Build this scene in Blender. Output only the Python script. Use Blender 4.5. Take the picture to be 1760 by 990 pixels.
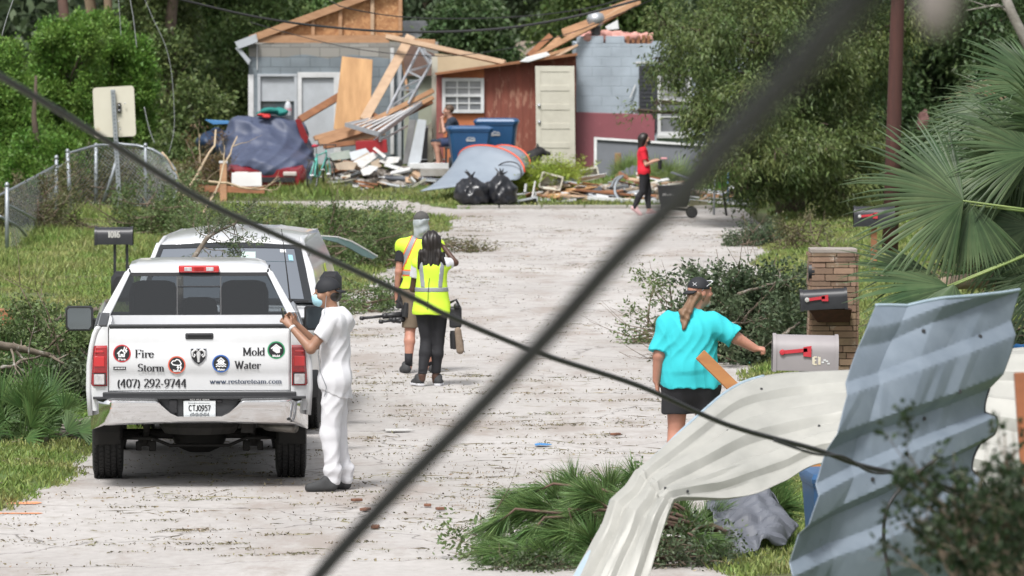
import bpy, bmesh, math, random
import numpy as np
from mathutils import Vector, Matrix
for _o in list(bpy.data.objects): bpy.data.objects.remove(_o)
SC = bpy.context.scene
COL = SC.collection
# ------------------------------------------------------------------ camera, sky, sun, exposure
CAMZ = 4.06; FPX = 10000.0; HORIZ = 8.0
PITCH = math.atan((495-HORIZ)/FPX)
cam_d = bpy.data.cameras.new('camera'); cam = bpy.data.objects.new('camera', cam_d); COL.objects.link(cam)
cam.location = (0,0,CAMZ); cam.rotation_euler = (math.pi/2-PITCH,0,0)
cam_d.sensor_width = 36; cam_d.lens = FPX/1760*36; cam_d.clip_start = 0.5; cam_d.clip_end = 3000
cam_d.dof.use_dof = True; cam_d.dof.focus_distance = 50.5; cam_d.dof.aperture_fstop = 6.7
SC.camera = cam
SUN_EL, SUN_AZ = math.radians(58), math.radians(200)      # azimuth clockwise from +Y (the view direction)
w = bpy.data.worlds.new("World"); SC.world = w; w.use_nodes = True
wn = w.node_tree; bg = wn.nodes['Background']
sky = wn.nodes.new('ShaderNodeTexSky'); sky.sky_type = 'NISHITA'; sky.sun_disc = False
sky.sun_elevation = SUN_EL; sky.sun_rotation = SUN_AZ; sky.air_density = 1.0; sky.dust_density = 4.0; sky.ozone_density = 1.0
hs = wn.nodes.new('ShaderNodeHueSaturation'); hs.inputs['Saturation'].default_value = 0.22
wn.links.new(sky.outputs[0], hs.inputs['Color']); wn.links.new(hs.outputs[0], bg.inputs['Color'])
bg.inputs['Strength'].default_value = 0.115
sd = bpy.data.lights.new('sun','SUN'); so = bpy.data.objects.new('sun', sd); COL.objects.link(so)
sd.energy = 2.0; sd.angle = math.radians(12); sd.color = (1.0,0.98,0.955)
_sv = Vector((math.sin(SUN_AZ)*math.cos(SUN_EL), math.cos(SUN_AZ)*math.cos(SUN_EL), math.sin(SUN_EL)))
so.rotation_euler = _sv.to_track_quat('Z','Y').to_euler(); so.location = (0,60,60)
SC.view_settings.view_transform = 'Standard'; SC.view_settings.look = 'None'
SC.view_settings.exposure = 0.74; SC.view_settings.gamma = 1.0; SC.view_settings.use_curve_mapping = False
SC.cycles.max_bounces = 6; SC.cycles.transparent_max_bounces = 8
SC.cycles.use_denoising = True
# ------------------------------------------------------------------ helpers
cP, sP = math.cos(PITCH), math.sin(PITCH)
def P(px, py, Y):
    """the point of the world that lies Y metres away and shows at photo pixel (px, py)"""
    a = (px-880)/FPX; b = -(py-495)/FPX
    t = Y/(cP+b*sP)
    return Vector((a*t, Y, CAMZ+t*(b*cP-sP)))
def G(px, py, z=0.0):
    a = (px-880)/FPX; b = -(py-495)/FPX
    t = (z-CAMZ)/(b*cP-sP)
    return Vector((a*t, t*(cP+b*sP), z))
rnd = random.Random(7)
rng = np.random.default_rng(7)
def sstep(a, b, x):
    t = np.clip((np.asarray(x, float)-a)/(b-a), 0, 1); return t*t*(3-2*t)
def road_cx(Y): return -0.80+0.0487*(np.asarray(Y,float)-60)+0.35
def road_d(x, Y):
    """signed distance to the edge of the road (negative on it)"""
    x = np.asarray(x,float); Y = np.asarray(Y,float)
    wob = 0.10*np.sin(Y*0.9+1)+0.06*np.sin(Y*2.3)+0.05*np.sin(Y*5.1+x)
    lane = np.abs(x-road_cx(Y))-(2.88-0.002*(Y-60))+wob-0.25*sstep(90,112,Y)
    lane = np.maximum(lane, Y-116)
    far = 115.6+2.2*sstep(-1.0,-2.4,x)+0.10*np.sin(x*1.7)
    cross = np.maximum(110.5+3.0*sstep(-1.2,-3.6,x)-Y+0.15*np.sin(x*2.2), Y-far)
    cross = np.maximum(cross, x-3.4)
    return np.minimum(lane, cross)
def base_h(x, Y):
    x = np.asarray(x,float); Y = np.asarray(Y,float)
    return 0.5*sstep(115.3,125,Y)
def terrain_h(x, Y):
    d = road_d(x, Y)
    n = 0.02*np.sin(x*1.3+Y*.7)+0.015*np.sin(x*3.1-Y*1.9+2)
    return base_h(x,Y)-0.06+0.10*sstep(-0.25,0.35,d)+n*sstep(0,1,d)+0.08*sstep(0.3,4,d)
def H(x, Y):
    """height of what one stands on"""
    return float(max(base_h(x,Y) if road_d(x,Y) < 0.05 else -9, terrain_h(x,Y)))

def tag(o, label=None, cat=None, group=None, kind=None):
    if label: o['label'] = label
    if cat: o['category'] = cat
    if group: o['group'] = group
    if kind: o['kind'] = kind
    return o
def thing(name, label, cat, loc=(0,0,0), group=None, rz=0.0):
    o = bpy.data.objects.new(name, None); COL.objects.link(o); o.location = loc; o.rotation_euler = (0,0,rz)
    o.empty_display_size = 0.2
    return tag(o, label, cat, group)
def put(name, me, m=None, parent=None, keep=True):
    """link a mesh; its vertices are in world space, a parent's frame is undone when keep"""
    o = bpy.data.objects.new(name, me); COL.objects.link(o)
    if m is not None and not me.materials: me.materials.append(m)
    if parent is not None:
        o.parent = parent
        if keep:
            o.matrix_parent_inverse = world_of(parent).inverted()
    return o
def world_of(o):
    mt = Matrix.LocRotScale(o.location, o.rotation_euler, o.scale)
    return (world_of(o.parent) @ o.matrix_parent_inverse @ mt) if o.parent else mt
def np_mesh(name, V, F, smooth=False):
    """V (n,3), F (m,k) arrays"""
    me = bpy.data.meshes.new(name)
    V = np.asarray(V, np.float32); F = np.asarray(F, np.int32); k = F.shape[1]
    me.vertices.add(len(V)); me.vertices.foreach_set('co', V.ravel())
    me.loops.add(F.size); me.loops.foreach_set('vertex_index', F.ravel())
    me.polygons.add(len(F)); me.polygons.foreach_set('loop_start', np.arange(0,F.size,k,dtype=np.int32))
    me.polygons.foreach_set('loop_total', np.full(len(F),k,np.int32))
    if smooth: me.polygons.foreach_set('use_smooth', np.ones(len(F),bool))
    me.update(calc_edges=True); me.validate()
    return me
class MB:
    """collects simple solids into one mesh"""
    def __init__(s): s.v=[]; s.f=[]
    def add(s, vs, fs):
        n=len(s.v); s.v += [tuple(v) for v in vs]; s.f += [tuple(i+n for i in f) for f in fs]; return s
    def hexa(s, a, b):   # two rings of four
        return s.add(list(a)+list(b), [(3,2,1,0),(4,5,6,7),(0,1,5,4),(1,2,6,5),(2,3,7,6),(3,0,4,7)])
    def box(s, c, size, rot=None):
        x,y,z=[q/2 for q in size]; c=Vector(c)
        pts=[Vector(p) for p in ((-x,-y,-z),(x,-y,-z),(x,y,-z),(-x,y,-z),(-x,-y,z),(x,-y,z),(x,y,z),(-x,y,z))]
        if rot is not None:
            R = rot if isinstance(rot, Matrix) else Matrix.Rotation(rot,3,'Z')
            pts=[R@p for p in pts]
        pts=[p+c for p in pts]
        return s.hexa(pts[:4],pts[4:])
    def beam(s, a, b, wd, th, up=(0,0,1)):
        a=Vector(a); b=Vector(b); d=(b-a).normalized(); u=Vector(up)
        if abs(d.dot(u))>0.98: u=Vector((0,1,0))
        sx=d.cross(u).normalized(); sz=sx.cross(d).normalized()
        q=[(-1,-1),(1,-1),(1,1),(-1,1)]
        r=lambda p:[p+sx*(i*wd/2)+sz*(j*th/2) for i,j in q]
        return s.hexa(r(a),r(b))
    def prism(s, poly, vec):
        n=len(poly); vec=Vector(vec); p=[Vector(v) for v in poly]
        fs=[tuple(range(n))[::-1], tuple(range(n,2*n))]+[(i,(i+1)%n,(i+1)%n+n,i+n) for i in range(n)]
        return s.add(p+[v+vec for v in p], fs)
    def tube(s, pts, r, n=8, caps=True):
        pts=[Vector(p) for p in pts]; rs = r if hasattr(r,'__len__') else [r]*len(pts)
        vs=[]; fs=[]; prev=None
        for i,p in enumerate(pts):
            d=(pts[min(i+1,len(pts)-1)]-pts[max(i-1,0)])
            d = d.normalized() if d.length>1e-9 else Vector((0,0,1))
            if prev is None:
                u=Vector((0,0,1)) if abs(d.z)<0.9 else Vector((1,0,0)); u=d.cross(u).normalized()
            else:
                u=(prev-d*prev.dot(d)); u = u.normalized() if u.length>1e-6 else d.orthogonal().normalized()
            prev=u; v=d.cross(u)
            for k in range(n):
                a=2*math.pi*k/n; vs.append(p+(u*math.cos(a)+v*math.sin(a))*rs[i])
        for i in range(len(pts)-1):
            for k in range(n):
                fs.append((i*n+k,i*n+(k+1)%n,(i+1)*n+(k+1)%n,(i+1)*n+k))
        if caps:
            fs.append(tuple(range(n))[::-1]); fs.append(tuple((len(pts)-1)*n+k for k in range(n)))
        return s.add(vs,fs)
    def loft(s, secs, closed=True, caps=True):
        n=len(secs[0]); vs=[v for sec in secs for v in sec]; fs=[]
        for i in range(len(secs)-1):
            for k in range(n if closed else n-1):
                fs.append((i*n+k,i*n+(k+1)%n,(i+1)*n+(k+1)%n,(i+1)*n+k))
        if caps: fs.append(tuple(range(n))[::-1]); fs.append(tuple((len(secs)-1)*n+k for k in range(n)))
        return s.add(vs,fs)
    def lathe(s, prof, c, axis='z', n=24):
        c=Vector(c); secs=[]
        for r,h in prof:
            ring=[]
            for k in range(n):
                a=2*math.pi*k/n; x,y=r*math.cos(a),r*math.sin(a)
                ring.append(c+Vector({'z':(x,y,h),'y':(x,h,y),'x':(h,x,y)}[axis]))
            secs.append(ring)
        return s.loft(secs)
    def ball(s, c, r, n=12, sc=(1,1,1)):
        m=n//2; return s.lathe_sc(c,r,n,m,sc)
    def lathe_sc(s,c,r,n,m,sc):
        c=Vector(c); secs=[]
        for j in range(1,m):
            t=math.pi*j/m
            secs.append([c+Vector((r*math.sin(t)*math.cos(2*math.pi*k/n)*sc[0], r*math.sin(t)*math.sin(2*math.pi*k/n)*sc[1], -r*math.cos(t)*sc[2])) for k in range(n)])
        return s.loft(secs)
    def build(s, name, m=None, parent=None, smooth=False, bevel=0, bseg=2, keep=True, xf=None, angle=None):
        me=bpy.data.meshes.new(name); me.from_pydata([tuple(xf@Vector(v)) for v in s.v] if xf is not None else s.v,[],s.f)
        bm=bmesh.new(); bm.from_mesh(me); bmesh.ops.recalc_face_normals(bm,faces=bm.faces); bm.to_mesh(me); bm.free()
        if smooth: me.polygons.foreach_set('use_smooth',[True]*len(me.polygons))
        if angle: 
            me.polygons.foreach_set('use_smooth',[True]*len(me.polygons)); me.set_sharp_from_angle(angle=math.radians(angle))
        me.update()
        o=put(name,me,m,parent,keep)
        if bevel:
            b=o.modifiers.new('bevel','BEVEL'); b.width=bevel; b.segments=bseg; b.limit_method='ANGLE'; b.angle_limit=math.radians(35)
            b.harden_normals=False
        return o
# ------------------------------------------------------------------ materials
_M={}
def mat(name, c1, c2=None, scale=4.0, rough=0.6, metal=0.0, bump=0.0, bscale=None, island=0.0, stretch=(1,1,1), spec=0.5, detail=4, c3=None, thr=0.62, c3scale=1.5, coat=0, trans=0.0, alpha=1.0, sss=0.0, contrast=0.25):
    if name in _M: return _M[name]
    m=bpy.data.materials.new(name); m.use_nodes=True; _M[name]=m
    nt=m.node_tree; N=nt.nodes; L=nt.links; b=N['Principled BSDF']
    b.inputs['Roughness'].default_value=rough; b.inputs['Metallic'].default_value=metal
    b.inputs['Specular IOR Level'].default_value=spec
    if coat: b.inputs['Coat Weight'].default_value=coat; b.inputs['Coat Roughness'].default_value=0.05
    if trans: b.inputs['Transmission Weight'].default_value=trans
    b.inputs['Alpha'].default_value=alpha
    c1=tuple(c1)+(1,)
    b.inputs['Base Color'].default_value=c1
    if c2 is None and not bump and not island and c3 is None: return m
    tc=N.new('ShaderNodeTexCoord'); mp=N.new('ShaderNodeMapping'); mp.inputs['Scale'].default_value=stretch
    L.new(tc.outputs['Object'],mp.inputs['Vector'])
    col=None
    if c2 is not None:
        nz=N.new('ShaderNodeTexNoise'); nz.inputs['Scale'].default_value=scale; nz.inputs['Detail'].default_value=detail; nz.inputs['Roughness'].default_value=0.65
        L.new(mp.outputs[0],nz.inputs['Vector'])
        rp=N.new('ShaderNodeValToRGB'); rp.color_ramp.elements[0].position=0.5-contrast; rp.color_ramp.elements[1].position=0.5+contrast
        rp.color_ramp.elements[0].color=c1; rp.color_ramp.elements[1].color=tuple(c2)+(1,)
        L.new(nz.outputs[0],rp.inputs[0]); col=rp.outputs[0]
    if c3 is not None:
        nz=N.new('ShaderNodeTexNoise'); nz.inputs['Scale'].default_value=c3scale; nz.inputs['Detail'].default_value=8; nz.inputs['Roughness'].default_value=0.7
        L.new(mp.outputs[0],nz.inputs['Vector'])
        rp=N.new('ShaderNodeValToRGB'); rp.color_ramp.elements[0].position=thr-0.03; rp.color_ramp.elements[1].position=thr+0.05
        rp.color_ramp.elements[0].color=(0,0,0,1); rp.color_ramp.elements[1].color=(1,1,1,1)
        mx=N.new('ShaderNodeMix'); mx.data_type='RGBA'
        L.new(nz.outputs[0],rp.inputs[0]); L.new(rp.outputs[0],mx.inputs['Factor'])
        if col is not None: L.new(col,mx.inputs['A'])
        else: mx.inputs['A'].default_value=c1
        mx.inputs['B'].default_value=tuple(c3)+(1,); col=mx.outputs['Result']
    if island:
        gi=N.new('ShaderNodeNewGeometry'); h=N.new('ShaderNodeHueSaturation')
        mr=N.new('ShaderNodeMapRange'); mr.inputs['To Min'].default_value=1-island; mr.inputs['To Max'].default_value=1+island
        L.new(gi.outputs['Random Per Island'],mr.inputs['Value']); L.new(mr.outputs[0],h.inputs['Value'])
        mr2=N.new('ShaderNodeMapRange'); mr2.inputs['To Min'].default_value=0.5+island*0.03; mr2.inputs['To Max'].default_value=0.5-island*0.05
        ml=N.new('ShaderNodeMath'); ml.operation='FRACT'; mm=N.new('ShaderNodeMath'); mm.operation='MULTIPLY'; mm.inputs[1].default_value=37.7
        L.new(gi.outputs['Random Per Island'],mm.inputs[0]); L.new(mm.outputs[0],ml.inputs[0]); L.new(ml.outputs[0],mr2.inputs['Value']); L.new(mr2.outputs[0],h.inputs['Hue'])
        if col is not None: L.new(col,h.inputs['Color'])
        else: h.inputs['Color'].default_value=c1
        col=h.outputs[0]
    if col is not None: L.new(col,b.inputs['Base Color'])
    if bump:
        nz=N.new('ShaderNodeTexNoise'); nz.inputs['Scale'].default_value=bscale or scale*3; nz.inputs['Detail'].default_value=6
        L.new(mp.outputs[0],nz.inputs['Vector'])
        bp=N.new('ShaderNodeBump'); bp.inputs['Strength'].default_value=min(1,bump*10 if bump<0.1 else 1); bp.inputs['Distance'].default_value=bump
        L.new(nz.outputs[0],bp.inputs['Height']); L.new(bp.outputs[0],b.inputs['Normal'])
    return m
def leafmat(name, c1, c2, island=0.35, scale=1.2, rough=0.5, transl=0.25):
    """foliage: clumps vary in colour with noise, leaves by island, some light passes through"""
    if name in _M: return _M[name]
    m=mat(name,c1,c2,scale=scale,rough=rough,island=island,spec=0.35,contrast=0.18)
    nt=m.node_tree; N=nt.nodes; L=nt.links; b=N['Principled BSDF']; out=[n for n in N if n.type=='OUTPUT_MATERIAL'][0]
    tr=N.new('ShaderNodeBsdfTranslucent'); ms=N.new('ShaderNodeMixShader'); ms.inputs[0].default_value=transl
    src=b.inputs['Base Color'].links[0].from_socket
    L.new(src,tr.inputs['Color']); L.new(b.outputs[0],ms.inputs[1]); L.new(tr.outputs[0],ms.inputs[2]); L.new(ms.outputs[0],out.inputs['Surface'])
    return m
def c8(r,g,b,k=1.0):
    f=lambda v:((v/255+0.055)/1.055)**2.4 if v>10 else v/255/12.92
    return (f(r)*k,f(g)*k,f(b)*k)
# ------------------------------------------------------------------ foliage clouds
def unit(a): return a/np.maximum(np.linalg.norm(a,axis=-1,keepdims=True),1e-9)
def blades(Pp, D, L, Wd, bend=0.0, seed=0):
    """leaf quads: base Pp, direction D, length L, width Wd -> V,F (kite)"""
    r=np.random.default_rng(seed); n=len(Pp)
    D=unit(D); R=unit(np.cross(D, r.normal(size=(n,3)))); L=np.broadcast_to(np.asarray(L,float),(n,))[:,None]; Wd=np.broadcast_to(np.asarray(Wd,float),(n,))[:,None]
    mid=Pp+D*L*0.42; tip=Pp+D*L; 
    if bend: tip[:,2]-=(bend*L[:,0])
    V=np.stack([Pp, mid+R*Wd/2, tip, mid-R*Wd/2],1).reshape(-1,3)
    return V, np.arange(n*4,dtype=np.int32).reshape(-1,4)
def lobes_points(lobes, n, clump, seed, inner=0.35, per=14):
    """points in clumps spread over the outer volume of ellipsoid lobes; returns P, outward D, clump centre"""
    r=np.random.default_rng(seed); lobes=[(np.array(c,float),np.array(q,float)) for c,q in lobes]
    wts=np.array([np.prod(q)**(2/3) for c,q in lobes]); wts/=wts.sum()
    k=max(1,n//per); idx=r.choice(len(lobes),size=k,p=wts)
    C=np.array([lobes[i][0] for i in idx]); Q=np.array([lobes[i][1] for i in idx])
    d=unit(r.normal(size=(k,3))); rad=(inner+(1-inner)*r.random(k)**0.5)[:,None]
    cc=C+d*Q*rad
    Pp=np.repeat(cc,per,0)+r.normal(size=(k*per,3))*clump
    D=unit(np.repeat(unit(d*Q),per,0)*0.7+r.normal(size=(k*per,3))*0.6)
    return Pp,D,r
def wood(mb, a, d, L, r, rr, depth, droop=0.0, kids=3, seg=5, collect=None):
    pts=[Vector(a)]; d=Vector(d).normalized(); rad=[r]
    for i in range(seg):
        d=(d+Vector((rr.uniform(-1,1),rr.uniform(-1,1),rr.uniform(-1,1)))*0.16+Vector((0,0,-droop))).normalized()
        pts.append(pts[-1]+d*(L/seg)); rad.append(r*(1-0.62*(i+1)/seg))
    mb.tube(pts,rad,6 if r>0.03 else 4)
    if collect is not None and depth<=1: collect+= [(p.copy(),d.copy()) for p in pts[2:]]
    if depth>0:
        for k in range(kids):
            j=rr.randint(2,seg); t=pts[j]; nd=(d+Vector((rr.uniform(-1,1),rr.uniform(-1,1),rr.uniform(-.7,.9)))*0.9).normalized()
            wood(mb,t,nd,L*rr.uniform(.45,.7),rad[j]*0.7,rr,depth-1,droop,kids,seg,collect)
def tree(name, label, base, trunk_r, height, lobes, n, leaf, lm, bm_, clump=0.16, group=None, seed=1, lean=(0,0), droop=0.1, bend=0.2, inner=0.35, per=14, cat='tree', limbs=6):
    base=Vector(base); t=thing(name,label,cat,base,group)
    rr=random.Random(seed); mb=MB(); 
    top=base+Vector((lean[0],lean[1],height*0.8)); pts=[base-Vector((0,0,0.1))]; 
    for i in range(1,8): 
        f=i/7; pts.append(base.lerp(top,f)+Vector((rr.uniform(-1,1),rr.uniform(-1,1),0))*0.04*height*0.3)
    mb.tube(pts,[trunk_r*(1.35 if i==0 else 1-0.8*i/7) for i in range(8)],10)
    for (c,q) in lobes:
        c=Vector(c); z0=min(c.z-0.3*q[2], base.z+height*0.55); f=max(0.15,(z0-base.z)/(height*0.8)*0.8); f=min(f,0.9)
        st=base.lerp(top,f); rp=trunk_r*(1-0.8*f)*0.6*min(1,.15+q[0])
        m1=st.lerp(c,0.5)+Vector((rr.uniform(-.2,.2),rr.uniform(-.2,.2),0.15)); mb.tube([st,m1,c],[rp,rp*0.7,rp*0.3],6)
        for k in range(limbs):
            dd=Vector((rr.gauss(0,1),rr.gauss(0,1),rr.gauss(0,.7))).normalized()
            e=c+Vector((dd.x*q[0],dd.y*q[1],dd.z*q[2]))*0.8; mb.tube([m1.lerp(c,rr.random()),c.lerp(e,0.5)+Vector((0,0,.05)),e],[rp*.4,rp*.25,0.008],4)
    mb.build('trunk',bm_,t,smooth=True)
    Pp,D,r=lobes_points(lobes,n,clump,seed,inner,per)
    D[:,2]-=droop; V,F=blades(Pp,D,leaf[0]*r.uniform(.6,1.3,len(Pp)),leaf[1]*r.uniform(.7,1.2,len(Pp)),bend,seed)
    put('crown',np_mesh('crown',V,F),lm,t)
    return t
# ------------------------------------------------------------------ solids from distance fields (bodies, cloth, bags)
class Vol:
    def __init__(s, lo, hi, res):
        s.lo=np.array(lo,float); s.res=res; s.n=np.ceil((np.array(hi)-s.lo)/res).astype(int)+1
        s.d=np.full(s.n,0.5,np.float32)
    def win(s, lo, hi, pad):
        a=np.clip(np.floor((np.array(lo)-pad-s.lo)/s.res).astype(int),0,s.n); b=np.clip(np.ceil((np.array(hi)+pad-s.lo)/s.res).astype(int)+1,0,s.n)
        sl=tuple(slice(i,j) for i,j in zip(a,b))
        ax=[(s.lo[k]+np.arange(a[k],b[k])*s.res).astype(np.float32) for k in range(3)]
        return sl, ax[0][:,None,None], ax[1][None,:,None], ax[2][None,None,:]
    def _op(s, sl, q, k, op):
        d=s.d[sl]
        if op=='add':
            if k>0: h=np.clip(k-np.abs(d-q),0,None)/k; s.d[sl]=np.minimum(d,q)-h*h*k*0.25
            else: s.d[sl]=np.minimum(d,q)
        elif op=='sub':
            q=-q; h=np.clip(k-np.abs(d-q),0,None)/max(k,1e-6); s.d[sl]=np.maximum(d,q)+h*h*k*0.25
    def cone(s, a, b, ra, rb=None, k=0.03, sc=(1,1,1), op='add'):
        """round cone from a to b; sc squeezes the cross-section along x, y, z"""
        rb=ra if rb is None else rb; a=np.array(a,float); b=np.array(b,float); R=max(ra,rb); sc=np.array(sc,float)
        sl,X,Y,Z=s.win(np.minimum(a,b)-R*np.maximum(sc,1),np.maximum(a,b)+R*np.maximum(sc,1),k+0.03)
        ba=(b-a)/sc; l2=max(float(ba@ba),1e-9)
        px,py,pz=(X-a[0])/sc[0],(Y-a[1])/sc[1],(Z-a[2])/sc[2]
        t=np.clip((px*ba[0]+py*ba[1]+pz*ba[2])/l2,0,1)
        q=(np.sqrt((px-t*ba[0])**2+(py-t*ba[1])**2+(pz-t*ba[2])**2)-(ra+(rb-ra)*t))*float(min(sc))
        s._op(sl,q.astype(np.float32),k,op); return s
    def ell(s, c, r, k=0.02, op='add', rot=None):
        c=np.array(c,float); r=np.array(r,float); R=r.max()
        sl,X,Y,Z=s.win(c-R,c+R,k+0.03)
        x,y,z=X-c[0],Y-c[1],Z-c[2]
        if rot is not None:
            m=np.array(rot.transposed()); x,y,z=[m[i][0]*x+m[i][1]*y+m[i][2]*z for i in range(3)]
        k0=np.sqrt((x/r[0])**2+(y/r[1])**2+(z/r[2])**2); k1=np.sqrt((x/r[0]**2)**2+(y/r[1]**2)**2+(z/r[2]**2)**2)
        q=k0*(k0-1)/np.maximum(k1,1e-6); s._op(sl,q.astype(np.float32),k,op); return s
    def half(s, p, n, k=0.004):
        """keep the side of the plane the normal points away from"""
        p=np.array(p,float); n=np.array(n,float); n/=np.linalg.norm(n)
        sl,X,Y,Z=s.win(s.lo,s.lo+s.n*s.res,0); q=((X-p[0])*n[0]+(Y-p[1])*n[1]+(Z-p[2])*n[2]).astype(np.float32)
        s.d=np.maximum(s.d,q); return s
    def bump(s, f):
        sl,X,Y,Z=s.win(s.lo,s.lo+s.n*s.res,0); s.d=s.d+f(X,Y,Z).astype(np.float32); return s
    def hollow(s, th):
        s.d=np.maximum(s.d,-(s.d+th)); return s
    def mesh(s, name):
        d=s.d; d[0]=d[-1]=0.1; d[:,0]=d[:,-1]=0.1; d[:,:,0]=d[:,:,-1]=0.1
        neg=d<0; n=np.array(d.shape); c=[neg[i:n[0]-1+i,j:n[1]-1+j,k:n[2]-1+k] for i in (0,1) for j in (0,1) for k in (0,1)]
        cnt=sum(x.astype(np.int8) for x in c); act=(cnt>0)&(cnt<8); I=np.argwhere(act)
        if not len(I): return np_mesh(name,np.zeros((3,3)),[[0,1,2]])
        ids=-np.ones(act.shape,np.int32); ids[act]=np.arange(len(I)); acc=np.zeros((len(I),3)); w_=np.zeros(len(I))
        val={(i,j,k):d[I[:,0]+i,I[:,1]+j,I[:,2]+k] for i in (0,1) for j in (0,1) for k in (0,1)}
        for ax in range(3):
            for u in (0,1):
                for v in (0,1):
                    a=[u,v]; a.insert(ax,0); b=list(a); b[ax]=1; va,vb=val[tuple(a)],val[tuple(b)]; m=(va<0)!=(vb<0)
                    t=np.where(m,va/np.where(m,va-vb,1),0); p=np.tile(np.array(a,float),(len(I),1)); p[:,ax]=t
                    acc+=p*m[:,None]; w_+=m
        V=s.lo+(I+acc/w_[:,None])*s.res; Q=[]
        for ax in range(3):
            sa=[slice(1,-1)]*3; sb=[slice(1,-1)]*3; sa[ax]=slice(0,n[ax]-1); sb[ax]=slice(1,n[ax])
            A=neg[tuple(sa)]; B=neg[tuple(sb)]; E=np.argwhere(A!=B); st=A[tuple(E.T)]
            off=np.array([1,1,1]); off[ax]=0; E=E+off; o1,o2=[k for k in range(3) if k!=ax]
            def g(da,db):
                e=E.copy(); e[:,o1]-=da; e[:,o2]-=db; return ids[tuple(e.T)]
            q=np.stack([g(0,0),g(1,0),g(1,1),g(0,1)],1); flip=st if ax!=1 else ~st
            q[flip]=q[flip][:,::-1]; Q.append(q)
        F=np.concatenate(Q); F=F[(F>=0).all(1)]
        F=F[:,::-1]
        return np_mesh(name,V,F,True)
    def build(s, name, m, parent=None, keep=True): return put(name,s.mesh(name),m,parent,keep)
# ------------------------------------------------------------------ the ground and the road
def axis(*segs):
    out=[]
    for a,b,st in segs: out += list(np.arange(a,b,st))
    return np.array(out+[segs[-1][1]])
m_ground = mat('lawn_soil', (0.050,0.078,0.020), (0.13,0.115,0.058), scale=0.9, rough=0.95, bump=0.02, bscale=14, c3=(0.085,0.14,0.030), c3scale=0.6, thr=0.5, detail=8)
gx=axis((-1500,-200,260),(-200,-30,34),(-30,-13,1.7),(-13,13,0.22),(13,30,1.7),(30,200,34),(200,1500,260))
gy=axis((-1200,-100,220),(-100,0,25),(0,36,4),(36,40,0.8),(40,128,0.3),(128,160,4),(160,400,40),(400,2500,300))
X,Y=np.meshgrid(gx,gy); Z=terrain_h(X,Y)
V=np.stack([X.ravel(),Y.ravel(),Z.ravel()],1); nx=len(gx); i,j=np.meshgrid(np.arange(nx-1),np.arange(len(gy)-1)); q=(j*nx+i).ravel()
o=put('ground',np_mesh('ground',V,np.stack([q,q+1,q+nx+1,q+nx],1),True),m_ground); tag(o,kind='structure')
def road_material():
    m=bpy.data.materials.new('worn_concrete'); m.use_nodes=True; nt=m.node_tree; N=nt.nodes; L=nt.links; b=N['Principled BSDF']
    b.inputs['Roughness'].default_value=0.88; b.inputs['Specular IOR Level'].default_value=0.3
    tc=N.new('ShaderNodeTexCoord')
    def nz(scale,st,det=8,ro=0.65):
        mp=N.new('ShaderNodeMapping'); mp.inputs['Scale'].default_value=st; L.new(tc.outputs['Object'],mp.inputs[0])
        n=N.new('ShaderNodeTexNoise'); n.inputs['Scale'].default_value=scale; n.inputs['Detail'].default_value=det; n.inputs['Roughness'].default_value=ro; L.new(mp.outputs[0],n.inputs[0]); return n.outputs[0]
    def ramp(s,p0,p1,c0,c1):
        r=N.new('ShaderNodeValToRGB'); r.color_ramp.elements[0].position=p0; r.color_ramp.elements[1].position=p1
        r.color_ramp.elements[0].color=c0+(1,); r.color_ramp.elements[1].color=c1+(1,); L.new(s,r.inputs[0]); return r.outputs[0]
    def mix(f,a,c,mode='MIX'):
        x=N.new('ShaderNodeMix'); x.data_type='RGBA'; x.blend_type=mode
        (L.new(f,x.inputs['Factor']) if not isinstance(f,float) else setattr(x.inputs['Factor'],'default_value',f))
        L.new(a,x.inputs['A']); (L.new(c,x.inputs['B']) if not isinstance(c,tuple) else setattr(x.inputs['B'],'default_value',c+(1,))); return x.outputs['Result']
    base=ramp(nz(0.35,(1,0.5,1)),0.35,0.68,(0.365,0.345,0.33),(0.475,0.455,0.44))
    fine=ramp(nz(9,(1,0.6,1)),0.3,0.7,(0.80,0.79,0.78),(1.1,1.1,1.1)); c=mix(0.65,base,fine,'MULTIPLY')
    stain=ramp(nz(0.8,(1.0,0.35,1),10,0.75),0.50,0.62,(0,0,0),(1,1,1)); c=mix(stain,c,(0.31,0.275,0.25))
    dirt=ramp(nz(2.6,(1,0.8,1),12,0.8),0.555,0.65,(0,0,0),(1,1,1)); c=mix(dirt,c,(0.26,0.235,0.19))
    vor=N.new('ShaderNodeTexVoronoi'); vor.feature='DISTANCE_TO_EDGE'; vor.inputs['Scale'].default_value=0.33
    mp=N.new('ShaderNodeMapping'); L.new(tc.outputs['Object'],mp.inputs[0]); 
    na=N.new('ShaderNodeTexNoise'); na.inputs['Scale'].default_value=1.4; na.inputs['Detail'].default_value=6; L.new(tc.outputs['Object'],na.inputs[0])
    va=N.new('ShaderNodeVectorMath'); va.operation='ADD'; L.new(mp.outputs[0],va.inputs[0]); L.new(na.outputs['Color'],va.inputs[1]); L.new(va.outputs[0],vor.inputs['Vector'])
    cr=ramp(vor.outputs['Distance'],0.0,0.006,(1,1,1),(0,0,0)); c=mix(cr,c,(0.12,0.11,0.10))
    L.new(c,b.inputs['Base Color'])
    bp=N.new('ShaderNodeBump'); bp.inputs['Strength'].default_value=0.5; bp.inputs['Distance'].default_value=0.01; L.new(nz(22,(1,1,1)),bp.inputs['Height']); L.new(bp.outputs[0],b.inputs['Normal'])
    return m
m_road=road_material()
ys=axis((-60,36,6),(36,118.6,0.6)); xs=axis((-60,-14,4),(-14,4.6,0.4))
V=[];F=[];cell={}
X,Y=np.meshgrid(xs,ys); D=road_d(X,Y); 
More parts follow.
